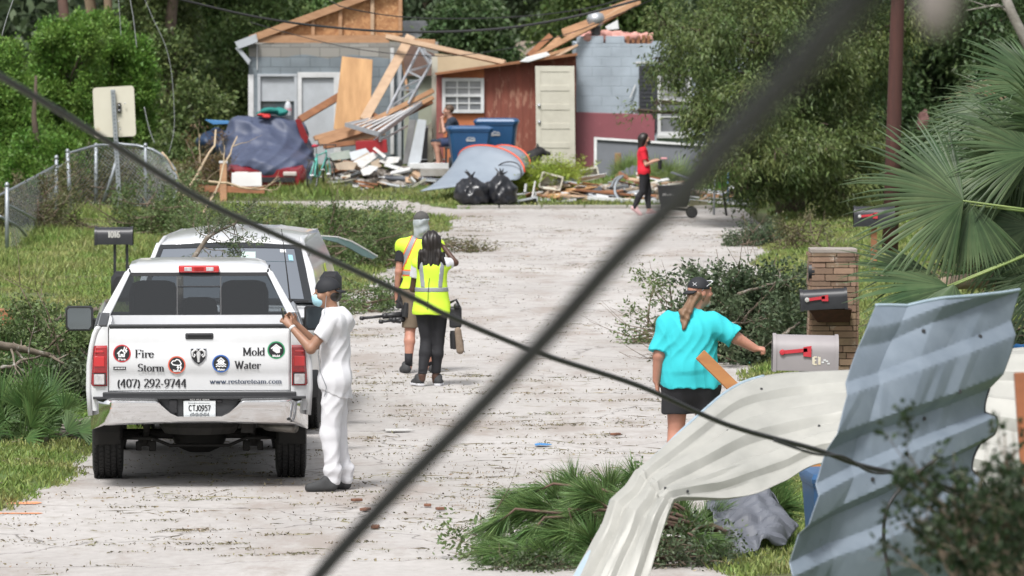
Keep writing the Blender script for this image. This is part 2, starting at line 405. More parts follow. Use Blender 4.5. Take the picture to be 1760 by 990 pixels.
def rv(i,j):
    if (i,j) not in cell: cell[(i,j)]=len(V); V.append((xs[i],ys[j],float(base_h(xs[i],ys[j]))))
    return cell[(i,j)]
for j in range(len(ys)-1):
    for i in range(len(xs)-1):
        if min(D[j,i],D[j,i+1],D[j+1,i],D[j+1,i+1])<0.45: F.append((rv(i,j),rv(i+1,j),rv(i+1,j+1),rv(i,j+1)))
tag(put('road',np_mesh('road',V,F,True),m_road),kind='structure')
# pale kerb along the far edge of the road, and the kerb stones of a driveway on the left
m_conc=mat('pale_concrete',(0.36,0.35,0.33),(0.22,0.20,0.17),scale=2.5,rough=0.9,bump=0.01,bscale=30)
mb=MB(); k=0
for x0 in np.arange(-1.1,3.2,0.85):
    mb.box((x0+.42,115.72+0.05*math.sin(x0),0.025),(0.83,0.20,0.10))
tag(mb.build('kerb',m_conc,bevel=0.02),kind='structure')
m_oldc=mat('weathered_stone',(0.24,0.22,0.19),(0.10,0.085,0.06),scale=5,rough=0.95,bump=0.02,bscale=24)
cv=thing('culvert_edge','weathered concrete culvert edge curving beside the rear left wheel of the pickup','culvert',P(115,750,54.6))
mb=MB(); 
arc=[(78,752),(88,741),(104,732),(122,725),(145,720),(165,718)]
top=[G(a,b,0.13) for a,b in arc]; 
mb.loft([[p+Vector((-.0,-.16,0)),p+Vector((0,.22,0.0)),p+Vector((0,.24,-.22)),p+Vector((0,-.2,-.22))] for p in top]); 
mb.build('kerb_stone',m_oldc,cv,bevel=0.03)
mb=MB(); p=G(95,748,0.1); mb.box(p+Vector((-0.06,0.55,-0.04)),(0.42,0.9,0.13),0.2); mb.build('slab',m_oldc,cv,bevel=0.02)
# orange survey paint on the road
m_or=mat('orange_marking_paint',(0.80,0.23,0.06),(0.55,0.33,0.22),scale=30,rough=0.8)
for k,(x0,x1,yy,hh,lab) in enumerate(((-6,72,866,0.16,'wide orange spray paint stripe on the road at the left edge, the upper of two'),(-6,74,883,0.07,'thin orange spray paint stripe on the road at the left edge, the lower of two'))):
    a=G(x0,yy); b=G(x1,yy+(0 if k else -1)); n=26; vs=[]
    for q in range(n+1):
        f=q/n; p=a.lerp(b,f); hw=hh*(0.75+.4*rnd.random())*(1 if f<.92 else (1-f)/.08*.8+.1)
        vs += [p+Vector((0,-hw*0.7,0.005)),p+Vector((0,hw*0.7,0.005))]
    mb=MB().add(vs,[(2*q,2*q+2,2*q+3,2*q+1) for q in range(n)]); tag(mb.build('paint_stripe',m_or),lab,'road paint')
# ------------------------------------------------------------------ grass, litter
def in_view(x,Y,m=0.4): return np.abs(x)<0.0885*Y+m
r=np.random.default_rng(3)
n=760000; gY=41+(126-41)*r.random(n)**1.15; gX=(r.random(n)*2-1)*(0.098*gY+1.2); dd=road_d(gX,gY)
patch=np.sin(gX*2.1+np.sin(gY*.8)*2)+np.sin(gY*1.3+gX*.5)+r.normal(size=n)*.9
keep=(dd>0.0)&((patch>-1.0)|(dd<.5))&(gY<124); gX,gY,dd=gX[keep],gY[keep],dd[keep]; n=len(gX)
gz=terrain_h(gX,gY); tall=1+1.3*sstep(80,90,gY)*(gX<-3.2)*(0.5+0.5*np.sin(gX*1.7+gY*.6))
Dg=np.stack([r.normal(size=n)*.45,r.normal(size=n)*.45,np.ones(n)],1); sc=np.maximum(1,gY/62)
V,F=blades(np.stack([gX,gY,gz-0.01],1),Dg,(0.045+0.07*r.random(n))*tall*sc**.6,0.011*sc+0.004,0.15,4)
m_grass=leafmat('grass_blades',(0.13,0.235,0.045),(0.30,0.30,0.12),island=0.45,scale=0.8,transl=0.3)
tag(put('grass',np_mesh('grass',V,F),m_grass),'short green and straw coloured grass on the verges beside the road','grass',kind='stuff')
m_lit=leafmat('leaf_litter',(0.12,0.13,0.06),(0.23,0.18,0.12),island=0.6,scale=1.5,transl=0.1)
cl=[];r=np.random.default_rng(11)
for k in range(520):
    Yc=41.5+70*r.random()**1.2; c0=float(road_cx(Yc)); u=r.beta(.5,.5)*2-1
    if Yc<62 and r.random()<.35: u=-.35+.8*r.random()
    if Yc>62 and r.random()<.6: u=-1+.75*r.random()**1.4
    if math.sin(Yc*.55+u*2.1)+math.sin(Yc*.23+1+u*4)+.5*math.sin(Yc*1.7)<(.1 if abs(u)<.7 else -.9): continue
    xc=c0+u*2.95; nn=int(5+r.exponential(26)*(1.5 if abs(u)>.75 else 1)); ax=0.10+r.exponential(0.30); ay=0.03+r.exponential(0.09)
    cl.append(np.stack([xc+r.normal(size=nn)*ax,Yc+r.normal(size=nn)*ay,np.full(nn,Yc)],1))
for k in range(170):    # rows of wind-blown litter across the foreground
    Yc=41.8+22*r.random(); xc=-3.2+5.2*r.random(); nn=int(15+50*r.random()); ln=0.35+1.3*r.random()**2
    t=r.random(nn)-.5; cl.append(np.stack([xc+t*ln,Yc+t*ln*.18+r.normal(size=nn)*.035,np.full(nn,Yc)],1))
for k in range(420):    # torn leaves caught in the lawns
    Yc=44+75*r.random(); xc=(r.random()*2-1)*.09*Yc; nn=int(6+r.exponential(22)); cl.append(np.stack([xc+r.normal(size=nn)*.35,Yc+r.normal(size=nn)*.5,np.full(nn,Yc)],1))
C=np.concatenate(cl); n=len(C)
onl=road_d(C[:,0],C[:,1])
zz=np.where(onl<0.05,base_h(C[:,0],C[:,1]),terrain_h(C[:,0],C[:,1])+.05*(onl>.3))
Dg=np.stack([r.normal(size=n),r.normal(size=n),np.abs(r.normal(size=n))*.35],1)
V,F=blades(np.stack([C[:,0],C[:,1],zz+0.006],1),Dg,0.012+0.036*r.random(n)**2,0.005+0.012*r.random(n),0,5)
nl=26000; V2=[]
tx=C[r.choice(n,2200)]; zz=np.where(road_d(tx[:,0],tx[:,1])<0.05,base_h(tx[:,0],tx[:,1]),terrain_h(tx[:,0],tx[:,1]))
a=r.normal(size=len(tx))*.7; Dt=np.stack([np.cos(a)*np.sign(r.normal(size=len(tx))),np.sin(a),r.random(len(tx))*.08],1)
Vt,Ft=blades(np.stack([tx[:,0],tx[:,1],zz+0.012],1),Dt,0.07+0.28*r.random(len(tx))**2,0.008,0,6)
tag(put('leaf_litter',np_mesh('leaf_litter',np.concatenate([V,Vt]),np.concatenate([F,Ft+len(V)])),m_lit),'torn leaves and twigs blown across the pale road','litter',kind='stuff')
# ------------------------------------------------------------------ woods and trees
def LB(px,py,Y,rx,ry,rd): k=Y/FPX; return (tuple(P(px,py,Y)),(rx*k,rd,ry*k))
m_bark=mat('grey_brown_bark',(0.13,0.095,0.07),(0.06,0.045,0.035),scale=6,rough=0.95,bump=0.02,bscale=18,stretch=(1,1,.25))
m_pinebark=mat('pine_bark',(0.15,0.085,0.065),(0.07,0.045,0.04),scale=5,rough=0.95,bump=0.03,bscale=14,stretch=(1,1,.3))
m_palebark=mat('pale_bark',(0.27,0.20,0.13),(0.16,0.11,0.075),scale=5,rough=0.9,bump=0.02,bscale=14,stretch=(1,1,.2))
L_far=leafmat('far_leaves',(0.055,0.090,0.050),(0.100,0.135,0.070),island=0.4,scale=0.35)
L_mid=leafmat('mid_leaves',(0.080,0.150,0.048),(0.155,0.215,0.070),island=0.4,scale=0.6)
L_cedar=leafmat('cedar_leaves',(0.075,0.185,0.026),(0.16,0.27,0.055),island=0.35,scale=1.0)
L_olive=leafmat('olive_leaves',(0.066,0.112,0.035),(0.142,0.178,0.060),island=0.45,scale=0.8)
L_dark=leafmat('dark_leaves',(0.042,0.084,0.034),(0.090,0.138,0.050),island=0.4,scale=0.6)
L_grey=leafmat('grey_green_leaves',(0.070,0.105,0.050),(0.115,0.135,0.070),island=0.4,scale=2)
# a far-off wood that closes the view
r=np.random.default_rng(5); lob=[]
for k in range(84):
    x=-38+76*(k/83)+r.normal()*.6; lob.append(((x,196+r.normal()*5,2.0+r.random()*3.0),(3.0,3.0,3.2)))
for k in range(56):
    x=-38+76*(k/55); lob.append(((x,202,8+r.random()*2.5),(3.4,3,4)))
Pp,D,r2=lobes_points(lob,115000,0.5,5,0.3,12); V,F=blades(Pp,D,0.55*r2.uniform(.6,1.3,len(Pp)),0.26,0.1,5)
tag(put('treeline',np_mesh('treeline',V,F),L_far),'far off wood of grey green trees closing the view behind the houses','woods',kind='stuff')
def base_at(px,Y): p=P(px,300,Y); return (p.x,Y,float(terrain_h(p.x,Y)))
GRP='trees behind the wrecked houses'
tree('broadleaf_tree','broad tree with mid green crown just left of the grey block house',base_at(395,134),.22,10,
  [LB(395,110,132,75,90,1.6),LB(330,40,134,80,80,1.6),LB(430,30,134,90,70,1.6),LB(380,220,131,55,70,1.3),LB(400,-150,134,150,140,3)],46000,(0.13,0.07),L_mid,m_bark,.14,GRP,21,per=45)
tree('broadleaf_tree','shadowy vine hung tree between the bright cedars and the car cover',base_at(300,128),.2,9,
  [LB(290,150,128,60,120,1.3),LB(270,40,129,70,90,1.3),LB(345,210,127,60,80,1.2),LB(300,280,126,60,50,1.0),LB(290,-120,129,120,130,2.5)],44000,(0.12,0.06),L_olive,m_bark,.13,GRP,22,per=45)
tree('broadleaf_tree','green tree showing above the left end of the bare roof gable',base_at(520,152),.25,11,
  [LB(500,30,150,110,60,2),LB(590,15,152,80,50,2),LB(450,20,148,80,60,2),LB(510,-130,152,180,150,3)],26000,(0.17,0.10),L_mid,m_bark,.2,GRP,23)
tree('broadleaf_tree','round dark green tree rising in the gap between the two houses',base_at(805,141),.16,6,
  [LB(800,55,140,62,52,1.2),LB(770,95,140,45,40,1.0),LB(845,90,140,40,35,1.0),LB(810,20,141,45,30,1)],22000,(0.15,0.09),L_dark,m_bark,.12,GRP,24,per=40)
tree('broadleaf_tree','dim grey green tree behind the round tree with its dark trunk bare below',base_at(720,168),.28,12,
  [LB(730,5,168,90,50,2),LB(900,25,170,110,60,2.2),LB(650,-20,168,90,60,2),LB(840,-120,170,200,130,3)],20000,(0.22,0.12),L_far,m_bark,.25,GRP,25)
tree('broadleaf_tree','soft green tree above the broken rafters of the blue grey house',base_at(1010,150),.25,11,
  [LB(1040,20,150,90,60,2),LB(1100,60,150,60,60,1.6),LB(970,60,152,60,45,1.6),LB(1040,-120,150,170,130,3)],22000,(0.17,0.10),L_mid,m_bark,.2,GRP,26)
for px,Y,rr_,mm,lab,py1 in ((101,127,.155,m_pinebark,'thick reddish brown pine trunk, leftmost of three above the cedars',0),(151,129,.17,m_palebark,'greyish pine trunk in the middle of three above the cedars',0),(178,128,.125,m_palebark,'pale tan pine trunk, rightmost of three above the cedars',0)):
    b=base_at(px,Y); 
    tree('pine_tree',lab,b,rr_,13,[((b[0],Y,10.5),(2.2,2,1.2)),((b[0]+.6,Y+.3,12),(1.6,1.6,1.2))],2500,(0.3,0.03),L_mid,mm,.2,'pine trunks above the cedars',int(px))
GC='bright green cedars along the left fence'
for k,(lab,bx,Y,lobs) in enumerate((
  ('tall bright green cedar bush behind the blank sign board',205,121,[(205,120,62,62),(175,75,50,45),(225,190,45,70),(180,210,50,80),(235,120,28,50)]),
  ('bright green cedar bush left of the blank sign board, below the pine trunks',110,119,[(115,130,60,80),(95,75,38,40),(130,220,65,80),(80,180,50,80),(145,60,35,32)]),
  ('bright green cedar bush cut by the left edge of the picture',12,117,[(15,190,60,80),(40,260,60,80),(-25,260,70,100),(-10,120,50,60)]),
  ('lower green cedar bush above the chain-link fence post',62,115,[(62,290,58,62),(25,340,45,45),(100,280,40,45)]))):
    r_=random.Random(k); L=[]
    for (px,py,rx,ry) in lobs:
        L.append(LB(px,py,Y,rx,ry,.8))
        for q in range(7): L.append(LB(px+r_.uniform(-.8,.8)*rx,py+r_.uniform(-.85,.75)*ry,Y+r_.uniform(-.7,.2),rx*.34,ry*.30,.34))
    tree('cedar_bush',lab,base_at(bx,Y),.12,3.4,L,52000,(0.085,0.04),L_cedar,m_bark,.075,GC,40+k,droop=-.35,bend=0,inner=.5,per=70,cat='bush',limbs=1)
b=base_at(1360,112)
r_=random.Random(3); L=[]
for (px,py,Y,rx,ry,rd) in ((1198,55,108,68,72,1.4),(1222,165,107,42,70,1.0),(1290,60,110,110,90,1.8),(1260,200,107,85,80,1.3),(1380,130,110,110,110,1.8),(1242,285,106,34,42,.7),(1350,270,108,95,55,1.3),(1450,240,110,80,80,1.4),(1480,80,112,90,100,1.6),(1300,330,107,50,22,.6),(1430,325,109,75,30,.8)):
    L.append(LB(px,py,Y,rx,ry,rd))
    for q in range(5): L.append(LB(px+r_.uniform(-1,1)*rx,py+r_.uniform(-.8,1)*ry,Y-r_.random()*rd,rx*.3,ry*.35,rd*.4))
L+= [LB(1330,-150,112,260,150,3.5),LB(1130,40,107,22,26,.3),LB(1092,194,106,22,7,.15),LB(1130,178,106,22,10,.2)]
tree('willow_oak','large drooping olive green tree overhanging the right side of the road',b,.24,9,L,120000,(0.105,0.034),L_olive,m_bark,.13,'',8,droop=.35,bend=.3,inner=.4,per=60,limbs=4)
GR='dark trees behind the palm'
tree('broadleaf_tree','dark green tree behind the brown utility pole',base_at(1530,122),.25,9,
  [LB(1530,60,120,90,110,1.8),LB(1520,200,119,80,90,1.4),LB(1600,150,121,80,110,1.6),LB(1500,290,118,70,60,1.2),LB(1560,-140,122,180,140,3)],60000,(0.13,0.06),L_dark,m_bark,.15,GR,61,per=50)
tree('broadleaf_tree','dark tree filling the upper right corner behind the palm fronds',base_at(1690,121),.25,9,
  [LB(1690,60,119,90,110,1.8),LB(1740,180,118,80,110,1.5),LB(1650,250,118,80,70,1.2),LB(1720,300,117,90,60,1.2),LB(1710,-140,121,180,140,3)],60000,(0.13,0.06),L_dark,m_bark,.15,GR,62,per=50)
mb=MB(); pts=[P(1800,150,96),P(1758,60,96),P(1740,25,96),P(1722,-20,96)]; mb.tube(pts,[.09,.085,.08,.075],8)
mb.tube([P(1745,30,96),P(1715,8,96),P(1660,18,95.7)],[.03,.02,.008],5); mb.tube([P(1725,12,96),P(1695,10,95.6),P(1665,0,95.6)],[.02,.012,.006],5)
m_paleg=mat('lichen_bark',(0.30,0.28,0.25),(0.13,0.115,0.10),scale=8,rough=.95,bump=.02)
pb=P(1815,300,96); mb.tube([Vector((pb.x,96,0)),P(1812,200,96),pts[0]],[.13,.11,.09],8)
tag(mb.build('bare_tree',m_paleg,smooth=True),'pale bare limb of a tree reaching down in the upper right corner','tree')
# ------------------------------------------------------------------ wrecked houses
def blockmat(name, paint, bare, ztop, amp=0.12, ln=.5, mortar=(0.30,0.31,0.32)):
    """concrete block wall: painted below a ragged line, bare above it"""
    m=bpy.data.materials.new(name); m.use_nodes=True; nt=m.node_tree; N=nt.nodes; L=nt.links; b=N['Principled BSDF']; b.inputs['Roughness'].default_value=.9
    tc=N.new('ShaderNodeTexCoord'); sx=N.new('ShaderNodeSeparateXYZ'); L.new(tc.outputs['Object'],sx.inputs[0])
    ad=N.new('ShaderNodeMath'); L.new(sx.outputs[0],ad.inputs[0]); L.new(sx.outputs[1],ad.inputs[1])
    cb=N.new('ShaderNodeCombineXYZ'); L.new(ad.outputs[0],cb.inputs[0]); L.new(sx.outputs[2],cb.inputs[1])
    br=N.new('ShaderNodeTexBrick'); br.inputs['Scale'].default_value=1; br.inputs['Brick Width'].default_value=.42; br.inputs['Row Height'].default_value=.21
    br.inputs['Mortar Size'].default_value=.010; br.inputs['Mortar Smooth'].default_value=.4; L.new(cb.outputs[0],br.inputs['Vector'])
    br.inputs['Color1'].default_value=bare+(1,); br.inputs['Color2'].default_value=tuple(v*.72 for v in bare)+(1,); br.inputs['Mortar'].default_value=tuple(v*.55 for v in bare)+(1,)
    nz=N.new('ShaderNodeTexNoise'); nz.inputs['Scale'].default_value=2.2; nz.inputs['Detail'].default_value=8; L.new(tc.outputs['Object'],nz.inputs[0])
    pr=N.new('ShaderNodeValToRGB'); pr.color_ramp.elements[0].position=.3; pr.color_ramp.elements[1].position=.7
    pr.color_ramp.elements[0].color=tuple(v*.82 for v in paint)+(1,); pr.color_ramp.elements[1].color=tuple(v*1.1 for v in paint)+(1,); L.new(nz.outputs[0],pr.inputs[0])
    mm=N.new('ShaderNodeMix'); mm.data_type='RGBA'; mm.blend_type='MULTIPLY'; mm.inputs['Factor'].default_value=.5; L.new(pr.outputs[0],mm.inputs['A'])
    gr=N.new('ShaderNodeValToRGB'); gr.color_ramp.elements[0].color=(1,1,1,1); gr.color_ramp.elements[1].color=(ln,ln,ln,1); L.new(br.outputs['Fac'],gr.inputs[0]); L.new(gr.outputs[0],mm.inputs['B'])
    n2=N.new('ShaderNodeTexVoronoi'); n2.inputs['Scale'].default_value=1.3; L.new(cb.outputs[0],n2.inputs['Vector'])
    s=N.new('ShaderNodeMath'); s.operation='MULTIPLY_ADD'; s.inputs[1].default_value=amp; L.new(n2.outputs['Distance'],s.inputs[0]); L.new(sx.outputs[2],s.inputs[2])
    g=N.new('ShaderNodeMath'); g.operation='GREATER_THAN'; g.inputs[1].default_value=ztop; L.new(s.outputs[0],g.inputs[0])
    mx=N.new('ShaderNodeMix'); mx.data_type='RGBA'; L.new(g.outputs[0],mx.inputs['Factor']); L.new(mm.outputs['Result'],mx.inputs['A']); L.new(br.outputs['Color'],mx.inputs['B'])
    L.new(mx.outputs['Result'],b.inputs['Base Color'])
    bp=N.new('ShaderNodeBump'); bp.inputs['Distance'].default_value=.006; bp.inputs['Strength'].default_value=.8; bp.invert=True; L.new(br.outputs['Fac'],bp.inputs['Height']); L.new(bp.outputs[0],b.inputs['Normal'])
    return m
m_block=blockmat('grey_painted_blocks',(0.175,0.205,0.225),(0.30,0.29,0.265),3.02,.15)
m_block2=blockmat('pale_blue_blocks',(0.36,0.415,0.47),(0.33,0.32,0.30),9,.12,.86)
m_lum=mat('fresh_lumber',(0.47,0.275,0.155),(0.29,0.155,0.08),scale=3,rough=.8,stretch=(1,1,4),bump=.004,bscale=20)
m_lum2=mat('tan_lumber',(0.52,0.37,0.25),(0.36,0.24,0.155),scale=3,rough=.8,stretch=(1,1,3))
m_brown=mat('brown_lumber',(0.33,0.15,0.07),(0.17,0.075,0.04),scale=4,rough=.85,stretch=(1,1,3))
m_osb=mat('chip_board',(0.47,0.25,0.115),(0.29,0.135,0.06),scale=9,rough=.85,contrast=.12,c3=(0.66,0.42,0.22),c3scale=14,thr=.6)
m_ply=mat('plywood',(0.56,0.33,0.155),(0.36,0.195,0.085),scale=1.6,rough=.7,stretch=(3,1,.6),contrast=.2,c3=(0.30,0.13,0.05),c3scale=2.5,thr=.68)
m_wht=mat('white_paint',(0.66,0.67,0.68),(0.46,0.465,0.46),scale=3,rough=.6,c3=(0.25,0.22,0.18),c3scale=5,thr=.69)
m_lgrey=mat('pale_grey_panel',(0.45,0.48,0.51),(0.36,0.38,0.40),scale=3,rough=.7,c3=(0.14,0.13,0.12),c3scale=18,thr=.69)
m_cream=mat('cream_paint',(0.57,0.55,0.47),(0.45,0.43,0.36),scale=2,rough=.6,c3=(0.23,0.20,0.16),c3scale=9,thr=.71)
m_redsid=mat('red_stained_siding',(0.26,0.078,0.052),(0.17,0.055,0.04),scale=2.4,rough=.85,stretch=(2,1,.6),c3=(0.34,0.17,0.12),c3scale=4,thr=.57)
m_orsid=mat('orange_plywood_siding',(0.52,0.19,0.085),(0.38,0.12,0.05),scale=2.4,rough=.85,stretch=(2,1,.6))
m_maroon=mat('faded_maroon_panel',(0.20,0.042,0.055),(0.155,0.032,0.042),scale=1.2,rough=.45,c3=(0.25,0.08,0.09),c3scale=3,thr=.66)
m_slate=mat('grey_board',(0.135,0.145,0.165),(0.105,0.115,0.13),scale=2,rough=.6)
m_dark=mat('dark_interior',(0.018,0.018,0.02),rough=.8)
m_blackp=mat('black_plastic',(0.014,0.014,0.016),(0.024,0.024,0.026),scale=8,rough=.45)
m_glassd=mat('dark_window_glass',(0.03,0.035,0.042),(0.10,0.115,0.13),scale=2.5,rough=.08,spec=.8)
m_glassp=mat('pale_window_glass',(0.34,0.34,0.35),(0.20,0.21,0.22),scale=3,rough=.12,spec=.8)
m_alu=mat('dull_aluminium',(0.52,0.54,0.57),(0.34,0.355,0.38),scale=6,rough=.38,metal=.55)
m_galv=mat('galvanised_steel',(0.36,0.39,0.42),(0.24,0.26,0.28),scale=9,rough=.5,metal=.6)
m_shing=mat('grey_shingles',(0.17,0.175,0.18),(0.11,0.115,0.12),scale=7,rough=.95,bump=.01,stretch=(1,1,3))
m_tanroof=mat('tan_shingles',(0.24,0.19,0.145),(0.16,0.13,0.10),scale=7,rough=.95,stretch=(1,1,3))
m_pink=mat('pink_insulation',(0.66,0.37,0.32),(0.48,0.22,0.19),scale=7,rough=1,bump=.05,bscale=16)
def W(px,Y): return P(px,300,Y).x
def Zp(py,Y): return P(880,py,Y).z
def wall(mb,x0,x1,y0,y1,z0,z1): mb.box(((x0+x1)/2,(y0+y1)/2,(z0+z1)/2),(x1-x0,y1-y0,z1-z0))
def poly(pts,Y,dy): return [P(a,b,Y) for a,b in pts],(0,dy,0)
# --- the grey block house, roof torn off
YH=124.0; zg=.40
h=thing('block_house','grey concrete block house with its roof torn off and bare gable framing','house',(W(550,YH),YH,zg))
x0,x1=W(428,YH),W(745,YH); zt=Zp(76,YH)
def wall_holes(x0,x1,Y,z0,z1,holes,th,name,m,parent):
    """a wall with rectangular openings"""
    mb=MB(); xs=sorted({x0,x1}|{v for hh in holes for v in hh[:2]})
    for a,b in zip(xs[:-1],xs[1:]):
        zs=[(z0,z1)]
        for (u0,u1,v0,v1) in holes:
            if a>=u0-1e-6 and b<=u1+1e-6:
                zs=[s for (p,q) in zs for s in ((p,min(q,v0)),(max(p,v1),q)) if s[1]-s[0]>1e-4]
        for p,q in zs: wall(mb,a,b,Y,Y+th,p,q)
    return mb.build(name,m,parent)
wl=W(693,YH)
wall_holes(x0,wl,YH,zg-.6,zt,[(W(447,YH),W(508,YH),zg,Zp(130,YH)),(W(518,YH),W(580,YH),zg,Zp(127,YH))],.2,'front_wall',m_block,h)
mb=MB(); wall(mb,x0,x0+.2,YH+.2,YH+8,zg-.6,zt); mb.build('side_wall',m_block,h)
mb=MB(); wall(mb,x0,x1,YH+8,YH+8.2,zg-.6,zt); mb.build('back_wall',m_block,h)
mb=MB(); wall(mb,x0+.2,x1,YH+.2,YH+8,zg-.3,zg+.02); mb.build('floor_slab',m_conc,h)
mb=MB(); mb.prism(*poly([(446,62),(560,20),(692,-26),(692,62)],YH+.12,.03)); mb.build('gable_sheathing',m_osb,h)
mb=MB()
mb.beam(P(436,67,YH+.04),P(669,67,YH+.04),.09,.16); mb.build('bottom_plate',m_lum,h)
mb=MB(); mb.beam(P(430,67,YH),P(696,-31,YH),.12,.15); mb.build('rafter',m_lum,h)
for q,px in enumerate((486,538,585,640,688)):
    mb=MB(); t=62-(px-446)/246*88+4; mb.beam(P(px,60,YH+.06),P(px,t,YH+.06),.075,.09); mb.build('stud',m_lum if q!=3 else m_lum2,h)
mb=MB(); mb.prism(*poly([(403,72),(440,58),(443,72),(410,84)],YH-.25,1.6)); mb.prism(*poly([(404,82),(410,80),(431,104),(427,111)],YH-.2,.08)); mb.build('hanging_soffit',m_lgrey,h)
# left doorway: board over the opening with a dark pane below
mb=MB(); a,b=W(447,YH),W(508,YH); 
f=MB(); wall(f,W(443,YH),W(448,YH),YH-.03,YH+.1,zg,Zp(127,YH)); wall(f,W(506,YH),W(511,YH),YH-.03,YH+.1,zg,Zp(127,YH)); wall(f,W(443,YH),W(511,YH),YH-.035,YH+.09,Zp(131,YH),Zp(127,YH)); 
op=f.build('window_frame',m_lgrey,h)
wall(mb,a,b,YH+.05,YH+.09,Zp(174,YH),Zp(131,YH)); mb.build('boarded_panel',m_lgrey,op)
mb=MB(); wall(mb,a,b,YH+.09,YH+.11,zg,Zp(174,YH)); mb.build('pane',m_glassd,op)
f=MB(); wall(f,W(512,YH),W(519,YH),YH-.04,YH+.1,zg,Zp(124,YH)); wall(f,W(574,YH),W(586,YH),YH-.04,YH+.1,zg,Zp(124,YH)); wall(f,W(519,YH),W(574,YH),YH-.04,YH+.1,Zp(133,YH),Zp(124,YH))
op=f.build('door',m_wht,h); mb=MB(); wall(mb,W(519,YH),W(574,YH),YH+.03,YH+.07,zg,Zp(133,YH)); 
mb.build('door_leaf',m_lgrey,op)
mb=MB(); wall(mb,W(428,YH)-.012,W(436,YH),YH-.012,YH+.2,zg-.1,Zp(128,YH)); mb.build('corner_whitewash',m_wht,h)
mb=MB(); mb.tube([P(442,120,YH-.03),P(442,75,YH-.03)],.012,6); mb.build('conduit',m_wht,h)
# the part of the house behind the fallen timbers: pale green wall with dark opening, brown panel, posts
mb=MB(); wall_holes(W(690,YH),W(748,YH),YH+3,zg-.4,Zp(128,YH),[(W(703,YH+3),W(719,YH+3),Zp(215,YH),Zp(140,YH))],.12,'inner_wall',mat('pale_green_wall',(0.40,0.42,0.33),(0.30,0.31,0.25),scale=2,rough=.9),h)
mb=MB(); mb.prism(*poly([(688,70),(746,92),(748,130),(688,130)],YH+2.8,.05)); mb.build('brown_panel',mat('dull_brown_board',(0.19,0.12,0.095),(0.12,0.08,0.065),scale=3,rough=.9),h)
for q,(px,t,b_) in enumerate(((674,82,205),(687,110,215))):
    mb=MB(); mb.beam(P(px,t,YH-.1),P(px,b_+60,YH-.1),.075,.075); mb.build('porch_post',m_wht if q==0 else m_lgrey,h)
mb=MB(); mb.prism(*poly([(742,98),(752,96),(752,296),(742,298)],YH-.8,.12)); mb.build('corner_post',m_cream,h)
mb=MB(); mb.prism(*poly([(747,92),(870,104),(870,140),(750,135)],YH+1.5,.1)); mb.build('tan_wall',mat('tan_plaster',(0.55,0.43,0.28),(0.46,0.35,0.23),scale=2,rough=.9),h)
# --- the red shed
YS=122.6; zs=.42
h=thing('red_shed','low lean-to shed with reddish stained siding and white sash window','shed',(W(860,YS),YS,zs))
def ztop(px): return Zp(128-(px-750)/240*33,YS)
def slop(xa,xb,Y,th,zb,name,m): 
    mb=MB(); mb.add([(W(xa,YS),Y,zb),(W(xb,YS),Y,zb),(W(xb,YS),Y,ztop(xb)),(W(xa,YS),Y,ztop(xa)),(W(xa,YS),Y+th,zb),(W(xb,YS),Y+th,zb),(W(xb,YS),Y+th,ztop(xb)),(W(xa,YS),Y+th,ztop(xa))],[(0,1,2,3),(7,6,5,4),(0,4,5,1),(1,5,6,2),(2,6,7,3),(3,7,4,0)]); return mb.build(name,m,h)
slop(762,832,YS,.1,zs-.3,'orange_wall',m_orsid); slop(832,990,YS,.1,zs-.3,'red_wall',m_redsid); slop(750,762,YS-.02,.14,zs-.3,'corner_trim',mat('faded_red_trim',(0.30,0.10,0.09),(0.22,0.07,0.06),scale=3,rough=.8))
mb=MB()
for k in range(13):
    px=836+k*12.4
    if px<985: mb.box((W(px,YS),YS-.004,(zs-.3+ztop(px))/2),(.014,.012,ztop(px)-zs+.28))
mb.build('siding_groove',mat('groove_painted_shade',(0.19,0.065,0.045),rough=.9),h)  # shade of the grooves painted as darker red strips
mb=MB(); mb.beam(P(748,127,YS-.1),P(992,93,YS-.1),.5,.05,up=(0,0,1)); mb.build('roof_edge',m_brown,h)
mb=MB(); mb.add([(W(750,YS),YS+.1,ztop(750)),(W(990,YS),YS+.1,ztop(990)),(W(990,YS),YS+5,ztop(990)-.3),(W(750,YS),YS+5,ztop(750)-.3),(W(750,YS),YS+.1,ztop(750)-.08),(W(990,YS),YS+.1,ztop(990)-.08),(W(990,YS),YS+5,ztop(990)-.38),(W(750,YS),YS+5,ztop(750)-.38)],[(0,1,2,3),(7,6,5,4),(0,4,5,1),(1,5,6,2),(2,6,7,3),(3,7,4,0)]); mb.build('roof',m_shing,h)
